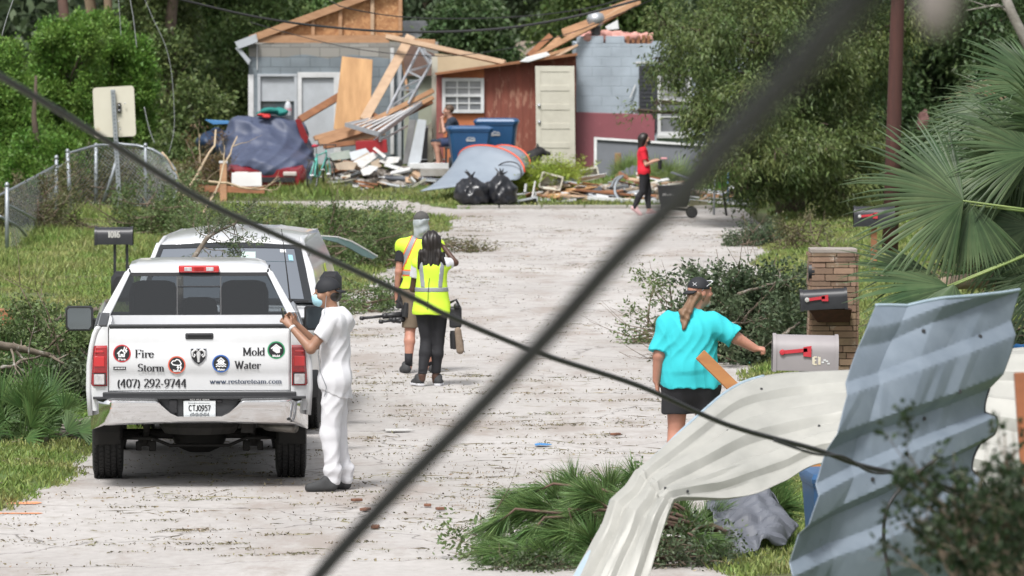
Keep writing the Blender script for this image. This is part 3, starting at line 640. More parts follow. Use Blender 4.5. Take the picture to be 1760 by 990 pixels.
def sash(parent,px0,px1,py0,py1,Y,tilt=0,cols=3,name='window'):
    fr=MB(); a,b=W(px0,Y),W(px1,Y); z1,z0=Zp(py0,Y),Zp(py1,Y); t=.07
    wall(fr,a,a+t,Y-.07,Y-.002,z0,z1); wall(fr,b-t,b,Y-.07,Y-.002,z0,z1); wall(fr,a+t,b-t,Y-.07,Y-.002,z1-t,z1); wall(fr,a+t,b-t,Y-.075,Y-.002,z0,z0+t); zm=(z0+z1)/2; wall(fr,a+t,b-t,Y-.06,Y-.002,zm-.03,zm+.03)
    for k in range(1,cols):
        x=a+t+(b-a-2*t)*k/cols; wall(fr,x-.015,x+.015,Y-.045,Y-.003,z0+t,z1-t)
    for zz in ((z1-t+zm+.03)/2,(z0+t+zm-.03)/2): wall(fr,a+t,b-t,Y-.042,Y-.004,zz-.013,zz+.013)
    o=fr.build(name,m_wht,parent)
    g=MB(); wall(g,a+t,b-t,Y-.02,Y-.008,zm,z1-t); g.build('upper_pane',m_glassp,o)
    g=MB(); wall(g,a+t,b-t,Y-.02,Y-.008,z0+t,zm); g.build('lower_pane',mat('dark_grey_pane',(0.11,0.115,0.125),(0.20,0.21,0.22),scale=3,rough=.15),o)  # lower pane in a darker grey than the upper
    return o
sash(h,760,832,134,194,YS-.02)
# --- cream panelled door standing loose against the shed
m_cd=m_cream
dt=thing('loose_door','cream five panel door torn loose and leaning against the red shed','door',P(956,285,YS-.35))
mb=MB(); R=Matrix.Rotation(math.radians(-1.2),4,'Y'); 
p0=P(922,287,YS-.3); Wd_,Hd_=.82,2.12
def dxf(x,y,z): return Vector((p0.x+x-z*.012,YS-.42+y+z*.03,p0.z+z))
wd=[]; 
def dbox(mb,xa,xb,ya,yb,za,zb): mb.hexa([dxf(xa,ya,za),dxf(xb,ya,za),dxf(xb,yb,za),dxf(xa,yb,za)],[dxf(xa,ya,zb),dxf(xb,ya,zb),dxf(xb,yb,zb),dxf(xa,yb,zb)])
dbox(mb,0,Wd_,0.012,.04,0,Hd_); mb.build('door_core',m_cream,dt)
mb=MB(); dbox(mb,0,.11,0,.012,0,Hd_); dbox(mb,Wd_-.11,Wd_,0,.012,0,Hd_)
for k in range(6): z=k*(Hd_-.12)/5; dbox(mb,.11,Wd_-.11,0.001,.012,z,z+.12)
mb.build('door_frame',m_cream,dt,bevel=.004)
for z in (.95,1.3):
    mb=MB(); mb.lathe([(.0,-.05),(.03,-.045),(.035,-.02),(.02,0)],dxf(.07,0,z),'y',12); mb.build('door_knob',m_alu,dt,smooth=True)
# --- pale blue house
YB=124.5
h=thing('blue_grey_house','pale blue grey block house with its roof gone and pink insulation on the wall','house',(W(1100,YB),YB,.45))
x0,x1=W(990,YB),W(1330,YB); zt=Zp(75,YB)
wall_holes(x0,x1,YB,0,zt,[(W(1134,YB),W(1186,YB),Zp(224,YB),Zp(120,YB))],.2,'front_wall',m_block2,h)
mb=MB(); wall(mb,x0,x0+.2,YB+.2,YB+8,0,zt); mb.build('side_wall',m_block2,h)
mb=MB(); wall(mb,x1-.2,x1,YB+.2,YB+8,0,zt); mb.build('side_wall',m_block2,h)
mb=MB(); wall(mb,x0,x1,YB+8,YB+8.2,0,zt); mb.build('back_wall',m_block2,h)
mb=MB(); wall(mb,x0+.2,x1-.2,YB+.2,YB+8,.3,.47); mb.build('floor_slab',m_conc,h)
mb=MB(); mb.prism(*poly([(1008,196),(1330,196),(1330,197.5),(1008,197.5)],YB-.01,.02)); mb.build('wall_seam',m_lgrey,h)
for a,b in ((991,1037),(1041,1073),(1146,1180)):
    mb=MB(); wall(mb,W(a,YB),W(b,YB),YB,YB+.2,zt,Zp(62,YB)); mb.build('loose_block_course',m_block2,h,bevel=.01)
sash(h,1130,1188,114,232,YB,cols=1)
mb=MB(); wall(mb,W(1098,YB),W(1130,YB),YB-.05,YB-.004,Zp(226,YB),Zp(113,YB))
for k in range(16): wall(mb,W(1101,YB),W(1127,YB),YB-.062,YB-.051,Zp(224-k*6.9,YB),Zp(220-k*6.9,YB))
mb.build('shutter',mat('charcoal_shutter',(0.035,0.038,0.045),rough=.6),h)
mb=MB(); wall(mb,W(1128,YB),W(1190,YB),YB-.16,YB-.004,Zp(237,YB),Zp(232,YB)); mb.build('window_sill',m_wht,h)
mb=MB(); wall(mb,W(1092,YB),W(1168,YB),YB-.03,YB-.004,Zp(109,YB),Zp(106,YB)); mb.build('lintel_trim',m_wht,h)
mb=MB(); mb.beam(P(1083,168,YB-.08),P(1092,146,YB-.05),.03,.02); mb.build('hanging_trim',m_wht,h)
v=Vol((x0-.1,YB-.3,zt-.1),(W(1125,YB)+.1,YB+1.0,zt+.5),.025); rr=random.Random(4)
for k in range(60):
    x=rr.uniform(x0+.1,W(1118,YB)); c=(x,YB+rr.uniform(.05,.8),zt+rr.uniform(0,.12)+.10*math.exp(-((x-W(1040,YB))/.8)**2)); v.cone(c,(c[0]+rr.uniform(-.2,.2),c[1],c[2]+rr.uniform(-.05,.08)),rr.uniform(.05,.11),.05,.02)
v.build('insulation',m_pink,h)
mb=MB(); 
for k in range(5): x=W(1079+k*9,YB); mb.box((x,YB+.1,zt+.08+.02*(k%2)),(.07,.12,.17))
mb.build('broken_plate',m_brown,h)
# house farther back: grey roof and tan roof seen between the wrecks
h=thing('far_house','distant house with low grey shingle roof seen between the wrecks','house',(W(715,152),152,0.5))
mb=MB(); wall(mb,W(640,152),W(800,152),152,158,.4,Zp(64,152)); mb.build('wall',m_cream,h)
mb=MB(); x0,x1=W(625,152),W(812,152); z0,z1=Zp(66,152),Zp(36,152); mb.prism([(x0,151.6,z0),(x0,155,z1),(x0,158.4,z0)],(x1-x0,0,0)); mb.build('roof',m_shing,h)
h=thing('far_house','distant house with tan roof partly hidden by the round dark tree','house',(W(905,156),156,0.5))
mb=MB(); wall(mb,W(865,156),W(1010,156),156,162,.4,Zp(98,156)); mb.build('wall',m_cream,h)
mb=MB(); x0,x1=W(850,156),W(1020,156); z0,z1=Zp(100,156),Zp(72,156); mb.prism([(x0,155.6,z0),(x0,159,z1),(x0,162.4,z0)],(x1-x0,0,0)); mb.build('roof',m_tanroof,h)
# --- boards and beams, each a thing of its own
def plank(name,label,cat,a,b,wd,th,m,group=None,up=(0,-1,0.2),bev=0.004):
    mb=MB(); mb.beam(P(*a),P(*b),wd,th,up=up); o=mb.build(name,m); 
    if bev: o.modifiers.new('bevel','BEVEL').width=bev
    return tag(o,label,cat,group)
GW='loose boards from the wrecked houses'
PL=[
('plank','long wide tan plank leaning steeply between the block house and the fallen ladder','plank',(626,206,121.6),(706,62,123.6),.20,.045,m_lum2),
('timber','brown timber rising to the right in front of the plywood sheet','timber',(515,206,121.7),(614,147,122.9),.15,.09,m_brown),
('timber','short brown timber end poking out beside the tan plank','timber',(628,190,122.0),(652,204,121.8),.11,.09,m_brown),
('timber','upper orange brown beam running from the rubble up to the shed corner','timber',(630,213,121.4),(744,156,122.9),.10,.08,m_lum),
('timber','lower orange brown beam running from the rubble up to the shed corner','timber',(600,238,121.2),(744,168,122.7),.09,.08,m_lum),
('timber','darker beam squeezed below the two orange brown beams','timber',(640,226,121.3),(742,176,122.9),.07,.08,m_brown),
('timber','orange board low on the left of the rubble pointing at the car','timber',(540,238,121.0),(622,214,121.6),.10,.06,m_lum),
('timber','wide pale board lying just above the red box','timber',(560,250,120.9),(660,226,121.5),.16,.05,m_lum2),
('timber','long board with a grey metal plate nailed on it','timber',(548,246,120.8),(640,218,121.3),.14,.06,m_lum),
('timber','dark board end above the white strip of junk','timber',(556,252,120.7),(650,240,121.2),.10,.06,m_brown),
('fascia_board','long pale fascia board fallen from the gable down to the shed roof','board',(664,63,123.0),(868,108,122.4),.10,.14,m_lum2),
('timber','short cut rafter end under the fallen fascia board','timber',(700,70,124.2),(748,73,124.2),.10,.12,m_lum),
('timber','thin brown stick standing in the gap beside the ladder','timber',(689,92,123.6),(701,158,122.8),.05,.05,m_lum),
('rafter','thick rafter slanting up over the right house roof edge','rafter',(905,104,123.8),(1092,6,124.9),.10,.12,m_lum),
('rafter','second rafter slanting just above the thick one','rafter',(930,94,124.6),(1100,-4,125.5),.07,.11,m_lum2),
('rafter','short rafter stub crossing the bundle at the shed roof end','rafter',(918,103,123.6),(985,82,124.2),.07,.11,m_lum),
('rafter','dark short rafter sticking out left of the bundle','rafter',(908,97,124.2),(946,62,124.6),.12,.10,m_brown),
('rafter','dull brown rafter stub just right of the dark one','rafter',(925,99,124.0),(962,66,124.4),.13,.08,m_lum),
('rafter','thin pale batten resting on the shed roof edge','rafter',(940,106,123.5),(992,78,124.0),.05,.08,m_lum2),
]
for q in PL: plank(q[0],q[1],q[2],q[3],q[4],q[5],q[6],q[7],GW)
for lab,pts,Y,th,m,nm in (
 ('upright plywood sheet leaning against the block house wall',[(587,97),(640,103),(635,226),(573,222)],121.9,.02,m_ply,'plywood_sheet'),
 ('torn orange roof sheet lying on the rafters of the blue grey house',[(965,50),(1008,34),(1050,10),(1100,-8),(1102,6),(1040,40),(1000,58),(968,63)],125.2,.03,m_lum,'roof_sheet'),
 ('white crumpled roofing felt on the right end of the shed roof',[(893,106),(905,98),(940,89),(946,95),(925,102),(908,107)],122.2,.25,m_wht,'roofing_felt'),
 ('pale torn sheet standing behind the rafters of the blue grey house',[(1040,46),(1062,34),(1064,50),(1044,52)],126.5,.03,m_wht,'torn_sheet'),
 ('large faded maroon panel leaning against the blue grey house',[(957,194),(965,192),(1120,197),(1126,206),(1125,300),(955,300)],122.9,.05,m_maroon,'maroon_panel')):
    mb=MB(); ps,vv=poly(pts,Y,th); zb=min(p.z for p in ps); ps=[p+Vector((0,(p.z-zb)*.22,0)) for p in ps]; mb.prism(ps,vv); tag(mb.build(nm,m,bevel=.01),lab,nm.split('_')[-1],GW)
# roof turbine vent
t=thing('roof_vent','round silver turbine vent tipped over among the rafters','roof vent',P(1022,42,124.4)); c=P(1024,33,124.6)
mb=MB(); mb.lathe([(.05,-.16),(.13,-.14),(.19,-.05),(.2,.03),(.15,.12),(.04,.16)],c,'z',16); o=mb.build('turbine_head',m_alu,t,smooth=True)
mb=MB(); mb.lathe([(.10,-.34),(.11,-.16)],c,'z',14); mb.build('collar',mat('dark_vent_opening',(.05,.05,.055),rough=.5),t)
# grey panel with a white frame
t=thing('framed_board','grey board with a white frame leaning below the maroon panel','board',P(1100,302,121.3))
def leanq(px0,py0,px1,py1,px2,py2,px3,py3,Y,th,ln=.2):
    ps=[P(px0,py0,Y),P(px1,py1,Y),P(px2,py2,Y),P(px3,py3,Y)]; zb=min(p.z for p in ps); ps=[p+Vector((0,(p.z-zb)*ln,0)) for p in ps]; mb=MB(); mb.prism(ps,(0,th,0)); return mb
leanq(1022,303,1022,238,1240,252,1240,303,121.4,.03).build('board',m_slate,t)
leanq(1021,303,1021,236,1026,236,1026,303,121.37,.04).build('frame_strip',m_wht,t); leanq(1026,240,1026,236,1241,250,1241,253.5,121.46,.04).build('frame_strip',m_wht,t)
# aluminium lattice ladder frame
t=thing('metal_lattice','bent grey aluminium lattice leaning behind the beams','metal frame',P(690,200,122.6))
A=[(664,196,121.8),(724,78,123.6)]; B=[(702,178,122.2),(746,100,123.4)]
for q in (A,B):
    mb=MB(); mb.beam(P(*q[0]),P(*q[1]),.045,.045); mb.build('rail',m_alu,t)
for f0,f1 in ((.1,.3),(.35,.3),(.35,.55),(.62,.55),(.62,.85),(.95,.85),(.95,1.0)):
    mb=MB(); a=P(*A[0]).lerp(P(*A[1]),f0); b=P(*B[0]).lerp(P(*B[1]),f1); mb.beam(a,b,.04,.04); mb.build('rung',m_alu,t)
mb=MB(); mb.beam(P(724,78,123.6),P(744,110,123.4),.04,.04); mb.build('rung',m_alu,t)
# aluminium slatted walkway section
t=thing('slatted_bench','white aluminium slatted rack thrown flat on the rubble','rack',P(650,232,121))
m_sl=mat('white_aluminium',(0.62,0.64,0.66),(0.5,0.52,0.54),scale=8,rough=.35)
c1,c2,c3,c4=P(594,214,120.9),P(652,231,120.5),P(724,178,122.3),P(672,196,122.4)
mb=MB(); mb.beam(c1,c2,.05,.09); mb.beam(c2,c3,.05,.08); mb.beam(c3,c4,.04,.06); mb.beam(c4,c1,.04,.06); mb.build('frame',m_alu,t)
for k in range(6):
    f=(k+.4)/6; mb=MB(); mb.beam(c1.lerp(c2,f),c4.lerp(c3,f),.055,.02); mb.build('slat',m_sl,t)
for a,b in ((P(652,231,120.5),P(700,208,121.6)),(P(640,232,120.8),P(668,212,121.4))):
    mb=MB(); mb.beam(a+Vector((0,0,-.14)),b+Vector((0,0,-.1)),.03,.03); mb.build('brace',m_alu,t)
# things in the rubble
def slabthing(nm,lab,cat,pts,Y,th,m,ln=0.3,grp=None,bev=.006):
    ps=[P(a,b,Y) for a,b in pts]; zb=min(p.z for p in ps); ps=[p+Vector((0,(p.z-zb)*ln,0)) for p in ps]; mb=MB(); mb.prism(ps,(0,th,0)); return tag(mb.build(nm,m,bevel=bev),lab,cat,grp)
m_redb=mat('red_plastic',(0.33,0.018,0.024),(0.26,0.015,0.02),scale=3,rough=.4)
slabthing('red_box','bright red box half buried under the slatted rack','box',[(611,243),(664,240),(666,262),(612,266)],120.6,.5,m_redb,0)
GR_='white and tan chunks on the rubble pile'
m_chunk=mat('broken_board_white',(0.58,0.58,0.57),(0.36,0.35,0.33),scale=9,rough=.8); m_tanc=mat('broken_board_tan',(0.38,0.30,0.22),(0.26,0.21,0.16),scale=5,rough=.85)
for lab,pts,Y,m in (
 ('white oval board low in the rubble nearest the tall grey boards',[(650,277),(668,270),(688,270),(684,279),(664,283)],119.9,m_chunk),
 ('white slanted board in the rubble below the red box',[(640,256),(644,253),(664,268),(660,272)],119.9,m_chunk),
 ('square white board at the bottom front of the rubble',[(619,292),(634,284),(650,287),(636,300),(624,302)],119.6,m_chunk),
 ('white strip standing in the rubble left of the square board',[(606,278),(640,262),(650,268),(622,290)],119.9,m_chunk),
 ('flat tan slab at the left foot of the rubble',[(574,282),(596,277),(614,280),(608,292),(580,292)],119.8,m_tanc),
 ('tan broken slab in the middle of the rubble',[(610,274),(632,262),(640,272),(622,284)],120.0,m_tanc),
 ('dull tan slab right behind the square white board',[(636,280),(652,272),(656,286),(642,292)],119.9,m_tanc),
 ('pale grey broken panel under the timbers left of the red box',[(600,262),(628,255),(640,268),(604,276)],120.3,m_lgrey),
 ('grey green crushed panel at the far left of the rubble',[(566,264),(600,258),(604,272),(570,276)],120.4,mat('dull_green_panel',(0.16,0.20,0.17),(0.24,0.26,0.23),scale=5,rough=.7))):
    slabthing('broken_board',lab,'board',pts,Y,.05,m,.9,GR_)
for lab,pts,Y,m in (
 ('tall pale grey board with nail holes standing right of the rubble',[(718,205),(733,207),(724,276),(714,288),(700,286)],120.4,m_lgrey),
 ('darker grey board standing left of the pale board with nail holes',[(703,206),(716,206),(702,282),(692,282)],120.7,mat('old_grey_wood',(0.20,0.20,0.20),(0.12,0.12,0.12),scale=4,rough=.9)),
 ('mossy old trunk section standing between the grey board and the shed corner',[(736,214),(742,210),(745,290),(734,290)],120.8,mat('lichen_wood',(0.28,0.27,0.22),(0.12,0.11,0.08),scale=6,rough=.95,bump=.02)),
 ):
    slabthing('standing_board',lab,'board',pts,Y,.06,m,.1,GR_)
slabthing('bin_liner_bundle','black sack slumped behind the tall pale board with nail holes','sack',[(722,226),(734,214),(744,222),(744,288),(722,288)],121.1,.3,m_blackp,0,None,.05)
v=Vol((W(560,120),119.0,.1),(W(745,120),121.8,1.05),.03); rr=random.Random(9)
for k in range(70):
    x=rr.uniform(W(566,120),W(740,120)); y=rr.uniform(119.9,121.4); z=.33+.35*(y-119.9)/1.5+rr.uniform(-.05,.05); v.cone((x,y,z),(x+rr.uniform(-.2,.2),y,z+.03),rr.uniform(.05,.13),.05,.01)
v.bump(lambda X,Y,Z:.02*np.sin(31*X+4*Z)*np.sin(27*Y)*np.sin(35*Z)); o=v.build('rubble',mat('rubble_mix',(0.30,0.27,0.24),(0.09,0.075,0.06),scale=7,rough=.95,contrast=.12,c3=(0.5,0.49,0.47),c3scale=6,thr=.6)); tag(o,'small broken rubble heaped under the fallen timbers','rubble',kind='stuff')
# ------------------------------------------------------------------ yard: car under cover, bicycle, bins, tent, bags
YC=119.6
def shell(secs,mb): return mb.loft(secs)
t=thing('covered_car','dark red car parked nose out under a navy cover','car',(W(462,YC),YC,.2))
m_redcar=mat('dark_red_car_paint',(0.20,0.012,0.018),rough=.25,coat=.6)
cx=W(458,YC); zc=.26
def carsec(y,hw,zb,zt,r=.12):
    return [Vector((cx+sx*hw*a,y,zb+(zt-zb)*b)) for sx,a,b in ((-1,.92,0),(-1,1,.25),(-1,1,.7),(-1,.9,.95),(-1,.6,1),(1,.6,1),(1,.9,.95),(1,1,.7),(1,1,.25),(1,.92,0))]
mb=MB(); mb.loft([carsec(YC-.45,.70,zc+.1,zc+.42),carsec(YC-.25,.82,zc+.02,zc+.50),carsec(YC+.3,.86,zc,zc+.62),carsec(YC+1.2,.88,zc,zc+.70),carsec(YC+3.4,.88,zc,zc+.72),carsec(YC+4.0,.80,zc+.1,zc+.6)])
mb.build('body',m_redcar,t,angle=40)
mb=MB(); mb.loft([carsec(YC+1.1,.78,zc+.66,zc+.7),carsec(YC+1.8,.66,zc+.66,zc+1.2),carsec(YC+3.0,.66,zc+.66,zc+1.18),carsec(YC+3.7,.74,zc+.66,zc+.72)]); mb.build('cabin',m_glassd,t,angle=40)
for sx in (-1,1):
    for yy in (YC+.45,YC+3.0):
        mb=MB(); mb.lathe([(.1,-.1),(.3,-.1),(.33,-.06),(.33,.06),(.3,.1),(.1,.1)],(cx+sx*.78,yy,.33+.22),'x',20); o=mb.build('wheel',m_blackp,t,angle=40)
mb=MB(); mb.box((cx,YC-.47,zc+.22),(1.2,.06,.10)); mb.build('bumper_slot',m_dark,t)
for sx in (-1,1):
    mb=MB(); mb.box((cx+sx*.5,YC-.455,zc+.34),(.28,.06,.09)); mb.build('headlight',mat('lamp_glass',(0.5,0.45,0.42),rough=.2),t,bevel=.02)
v=Vol((cx-1.15,YC-1.0,.05),(cx+1.2,YC+4.4,1.95),.03)
v.ell((cx-.02,YC+1.5,.75),(1.02,1.9,.48),.0); v.ell((cx-.05,YC+1.8,1.02),(.98,1.4,.60),.2); v.cone((cx-.55,YC+1.3,1.36),(cx+.38,YC+1.3,1.34),.42,.40,.15); v.cone((cx-.55,YC+2.6,1.3),(cx+.38,YC+2.6,1.3),.42,.40,.15); v.cone((cx-.75,YC+.6,.72),(cx-.55,YC+1.2,1.2),.25,.3,.15); v.ell((cx+.0,YC+.5,.66),(.98,1.0,.40),.2)
v.cone((cx+.72,YC+.2,.7),(cx+.92,YC+.0,.30),.14,.10,.1); v.half((cx,YC-.2,.62),(.03,-.10,-1)) if False else None
def folds(X,Y,Z):
    return .05*np.abs(np.sin(4.2*X+2.2*Z+1.2*np.sin(3*Y+2*Z)))+.03*np.abs(np.sin(9*X-5*Z+2*np.sin(4*Z)))+.03*np.abs(np.sin(3*Y+8*Z+3*X))-.045
v.bump(folds)
sl,X_,Y_,Z_=v.win(v.lo,v.lo+v.n*v.res,0); cut=(.58+.10*np.sin(X_*3.1)+.06*np.sin(X_*9)-.35*np.clip((X_-cx-.55)/.3,0,1)-.02*(Y_-YC)-Z_); v.d=np.maximum(v.d,cut.astype(np.float32)); v.hollow(.06)
m_navy=mat('navy_cover_fabric',(0.072,0.090,0.150),(0.045,0.056,0.098),scale=2,rough=.55,bump=.01,bscale=9)
tag(v.build('car_cover',m_navy),'wrinkled navy blue cover draped over the dark red car','car cover')
def cloth(name,lab,cat,c,r,m,seed=1,amp=.03,res=.02,fr=14,pieces=5,zs=1):
    v=Vol(np.array(c)-np.array(r)*1.6-.05,np.array(c)+np.array(r)*1.6+.05,res); rr=random.Random(seed)
    for k in range(pieces):
        a=np.array(c)+np.array([rr.uniform(-.7,.7)*r[0],rr.uniform(-.6,.6)*r[1],rr.uniform(-.5,.5)*r[2]]); v.ell(a,[max(.03,q*rr.uniform(.4,.75)) for q in r],.03)
    ph=rr.random()*6; v.bump(lambda X,Y,Z:amp*np.sin(fr*X+ph+2*np.sin(fr*.6*Z))*np.sin(fr*.9*Z+fr*.5*Y+ph)); return tag(v.build(name,m),lab,cat)
c=P(472,193,YC+1.2); cloth('teal_cloth','crumpled teal cloth on top of the navy car cover','cloth',c,(.33,.2,.10),mat('teal_cloth',(0.02,0.22,0.19),(0.01,0.14,0.13),scale=9,rough=.8),3)
c=P(456,199,YC+1.0); cloth('red_cloth','small red rag beside the teal cloth on the cover','rag',c,(.13,.1,.05),mat('red_rag',(0.45,0.03,0.03),rough=.8),5,.01)
t=thing('water_bottle','clear plastic water bottle standing on the car cover','bottle',P(495,200,YC+1.2)); c=P(495,199,YC+1.2)
mb=MB(); mb.lathe([(.0,0),(.07,.0),(.075,.02),(.075,.2),(.05,.27),(.03,.3),(.0,.3)],c,'z',14); mb.build('bottle_body',mat('clear_plastic',(0.62,0.64,0.68),rough=.15,trans=.3),t,smooth=True)
mb=MB(); mb.lathe([(.0,.3),(.033,.3),(.033,.33),(.0,.33)],c,'z',12); mb.build('cap',m_chunk,t)
mb=MB(); mb.lathe([(.0765,.10),(.0765,.16)],c,'z',14); mb.build('wrapper',mat('pink_label',(0.5,0.25,0.3),rough=.5),t)
# red car door / panel piece to the right of the cover
slabthing('red_car_panel','red bent car panel upright between the cover and the bicycle','panel',[(507,205),(516,204),(530,236),(528,246),(520,246)],YC+1.0,.07,m_redcar,0)
# blue tarpaulin and brush at the left of the car
cloth('blue_tarp','dark blue tarpaulin heap left of the covered car','tarpaulin',P(372,255,YC+2.5),(.34,.7,.62),mat('dark_blue_tarp',(0.02,0.045,0.10),(0.012,0.03,0.07),scale=3,rough=.5),9,.04,.035,9)
slabthing('blue_board','bright blue sheet edge lying on top of the dark blue tarpaulin','sheet',[(352,206),(392,208),(398,213),(366,214)],YC+2.2,.4,mat('bright_blue_sheet',(0.07,0.22,0.45),rough=.5),0)
# white board at the wooden post
slabthing('white_board','blank white board propped low in front of the covered car','board',[(398,297),(449,296),(450,320),(398,321)],YC-1.3,.03,mat('clean_white_board',(0.70,0.70,0.69),(0.60,0.60,0.59),scale=2,rough=.6),.1)
t=thing('wood_barrier','low brown wooden rail on a capped post left of the white board','rail',P(384,330,YC-1.2)); YP=117.7
mb=MB(); a=P(384,338,YP); b=P(384,280,YP); mb.beam(a-Vector((0,0,.1)),b,.14,.14); mb.build('post',m_lum,t,bevel=.01)
mb=MB(); mb.beam(b,b+Vector((0,0,.04)),.17,.17); mb.build('post_cap',m_wht,t)
mb=MB(); mb.beam(P(335,323,YP),P(378,325,YP),.06,.13); mb.beam(P(390,325,YP),P(455,327,YP),.06,.13); mb.build('rail_board',m_brown,t)
# bicycle
t=thing('bicycle','teal road bicycle with red saddle parked beside the covered car','bicycle',P(553,328,119.2)); 
m_teal=mat('teal_bike_paint',(0.12,0.50,0.42),rough=.3); m_rub=mat('tyre_rubber',(0.018,0.018,0.019),(0.03,0.03,0.03),scale=20,rough=.8); m_steel=mat('bright_steel',(0.6,0.6,0.62),rough=.25,metal=.9)
bo=P(551,329,119.3); yaw=math.radians(72); fx=Vector((math.cos(yaw),-math.sin(yaw),0))  # rear to front, coming forward a little right
fx=Vector((math.cos(yaw),math.sin(yaw),0)); 
def bp(u,z,s=0): return bo+fx*u+Vector((0,0,z))+Vector((-fx.y,fx.x,0))*s
for u in (-.5,.5):
    mb=MB(); n=40; mb.tube([bp(u+.33*math.cos(a),.34+.33*math.sin(a)) for a in [2*math.pi*k/n for k in range(n+1)]],.016,6,False); wh=mb.build('wheel',m_rub,t,smooth=True)
    mb=MB(); mb.tube([bp(u+.305*math.cos(a),.34+.305*math.sin(a)) for a in [2*math.pi*k/n for k in range(n+1)]],.007,5,False); mb.build('rim',m_steel,wh)
    mb=MB()
    for k in range(14): a=2*math.pi*k/14; mb.tube([bp(u,.34),bp(u+.3*math.cos(a),.34+.3*math.sin(a))],.0025,3)
    mb.tube([bp(u,.34,-.04),bp(u,.34,.04)],.02,6); mb.build('spokes',m_steel,wh)
mb=MB(); R_=.016
for a,b in ((bp(-.12,.30),bp(-.24,.78)),(bp(-.12,.30),bp(.36,.72)),(bp(-.22,.74),bp(.34,.80)),(bp(-.12,.30),bp(-.5,.34,.05)),(bp(-.12,.30),bp(-.5,.34,-.05)),(bp(-.22,.74),bp(-.5,.34,.05)),(bp(-.22,.74),bp(-.5,.34,-.05)),(bp(.33,.84),bp(.38,.66))): mb.tube([a,b],R_ if 'x' else R_,8)
mb.build('frame',m_teal,t,smooth=True)
mb=MB(); mb.tube([bp(.38,.67,.04),bp(.44,.5,.04),bp(.5,.34,.04)],.011,6); mb.tube([bp(.38,.67,-.04),bp(.44,.5,-.04),bp(.5,.34,-.04)],.011,6); mb.build('fork',m_teal,t)
mb=MB(); mb.tube([bp(.33,.84),bp(.31,.94)],.012,6); mb.tube([bp(.28,.92,-.22),bp(.38,.95,-.20),bp(.38,.95,.20),bp(.28,.92,.22)],.012,6); mb.build('handlebar',m_blackp,t)
mb=MB(); mb.tube([bp(-.24,.78),bp(-.265,.90)],.011,6); mb.build('seat_post',m_steel,t)
v=Vol(bp(-.27,.93)-Vector((.2,.2,.1)),bp(-.27,.93)+Vector((.2,.2,.1)),.01); v.cone(bp(-.36,.94),bp(-.14,.935),.06,.025,.01,(1,1,.6)); v.build('saddle',mat('red_saddle',(0.42,0.02,0.05),rough=.5),t)
mb=MB(); mb.lathe([(.0,-.01),(.09,-.01),(.09,.01),(.0,.01)],(0,0,0),'x',18); cr=bp(-.12,.3,.05)
mb2=MB(); mb2.tube([bp(-.12,.3,-.07),bp(-.12,.3,.07)],.02,6); mb2.tube([bp(-.12,.3,.07),bp(-.06,.15,.07)],.01,5); mb2.tube([bp(-.12,.3,-.07),bp(-.18,.45,-.07)],.01,5); mb2.tube([bp(-.06,.15,.07),bp(-.06,.15,.15)],.014,5); mb2.tube([bp(-.18,.45,-.07),bp(-.18,.45,-.15)],.014,5); mb2.build('crank',m_steel,t)
# wheeled bins
m_bin=mat('blue_bin_plastic',(0.020,0.085,0.20),(0.015,0.065,0.16),scale=3,rough=.4)
def bin_(lab,px0,px1,py0,py1,Y,yaw=0,m=m_bin,k=1.0):
    c=P((px0+px1)/2,py1,Y); wd=(px1-px0)*Y/FPX; ht=(py1-py0)*Y/FPX
    t=thing('wheeled_bin',lab,'bin',c,'blue wheeled bins'); R=Matrix.Translation(c)@Matrix.Rotation(yaw,4,'Z')
    def sec(z,f,d=0): 
        a=wd/2*f; b=.36*f; return [Vector((x,y+d,z)) for x,y in ((-a,-b+.06),(-a+.06,-b),(a-.06,-b),(a,-b+.06),(a,b-.06),(a-.06,b),(-a+.06,b),(-a,b-.06))]
    mb=MB(); mb.loft([sec(.04,.72,.04),sec(ht*.86,.93),sec(ht*.87,.97),sec(ht*.9,.97)]); mb.build('tub',m,t,xf=R,angle=35,bevel=0)
    mb=MB(); mb.loft([sec(ht*.9,1.0),sec(ht*.94,1.02),sec(ht*.985,.94),sec(ht,.8)]); mb.build('lid',m,t,xf=R,angle=35)
    mb=MB(); mb.tube([Vector((-wd*.4,.40,ht*.88)),Vector((-wd*.4,.45,ht*.9)),Vector((wd*.4,.45,ht*.9)),Vector((wd*.4,.40,ht*.88))],.018,6); mb.build('handle',m,t,xf=R)
    for sx in (-1,1):
        mb=MB(); mb.lathe([(.0,-.04),(.12,-.04),(.13,0),(.12,.04),(.0,.04)],(sx*wd*.38,.30,.12),'x',16); mb.build('wheel',m_rub,t,xf=R)
    # the round emblem moulded on the front
    mb=MB(); zc=ht*.70; w0=-.36*.90-.012
    for (ax,az,bx,bz,th) in ((-.09,-.035,.09,-.035,.018),(-.075,0,-.02,.05,.016),(-.02,.05,.02,.01,.014),(.02,.01,.05,.035,.014),(.05,.035,.085,0,.014),(-.1,-.01,.1,-.01,.010)):
        mb.beam(Vector((ax,w0+.02,zc+az)),Vector((bx,w0+.02,zc+bz)),.006,th,up=(0,0,1))
    for k in range(0): pass
    mb.build('emblem',m_chunk,t,xf=R); return t
bin_('blue wheeled bin with a pale emblem standing in front, beside the seated man',768,845,216,291,119.4,.10)
bin_('blue wheeled bin standing behind and right of the other bin',816,891,203,290,120.3,-.06)
# low white deck and step
slabthing('white_step','white painted plank deck edge below the seated man','deck',[(704,281),(784,281),(784,290),(704,290)],120.1,.5,m_wht,0)
slabthing('concrete_step','pale concrete step edge in the grass below the white deck','step',[(722,290.5),(776,290.5),(776,303),(722,303)],120.0,.6,m_conc,0)
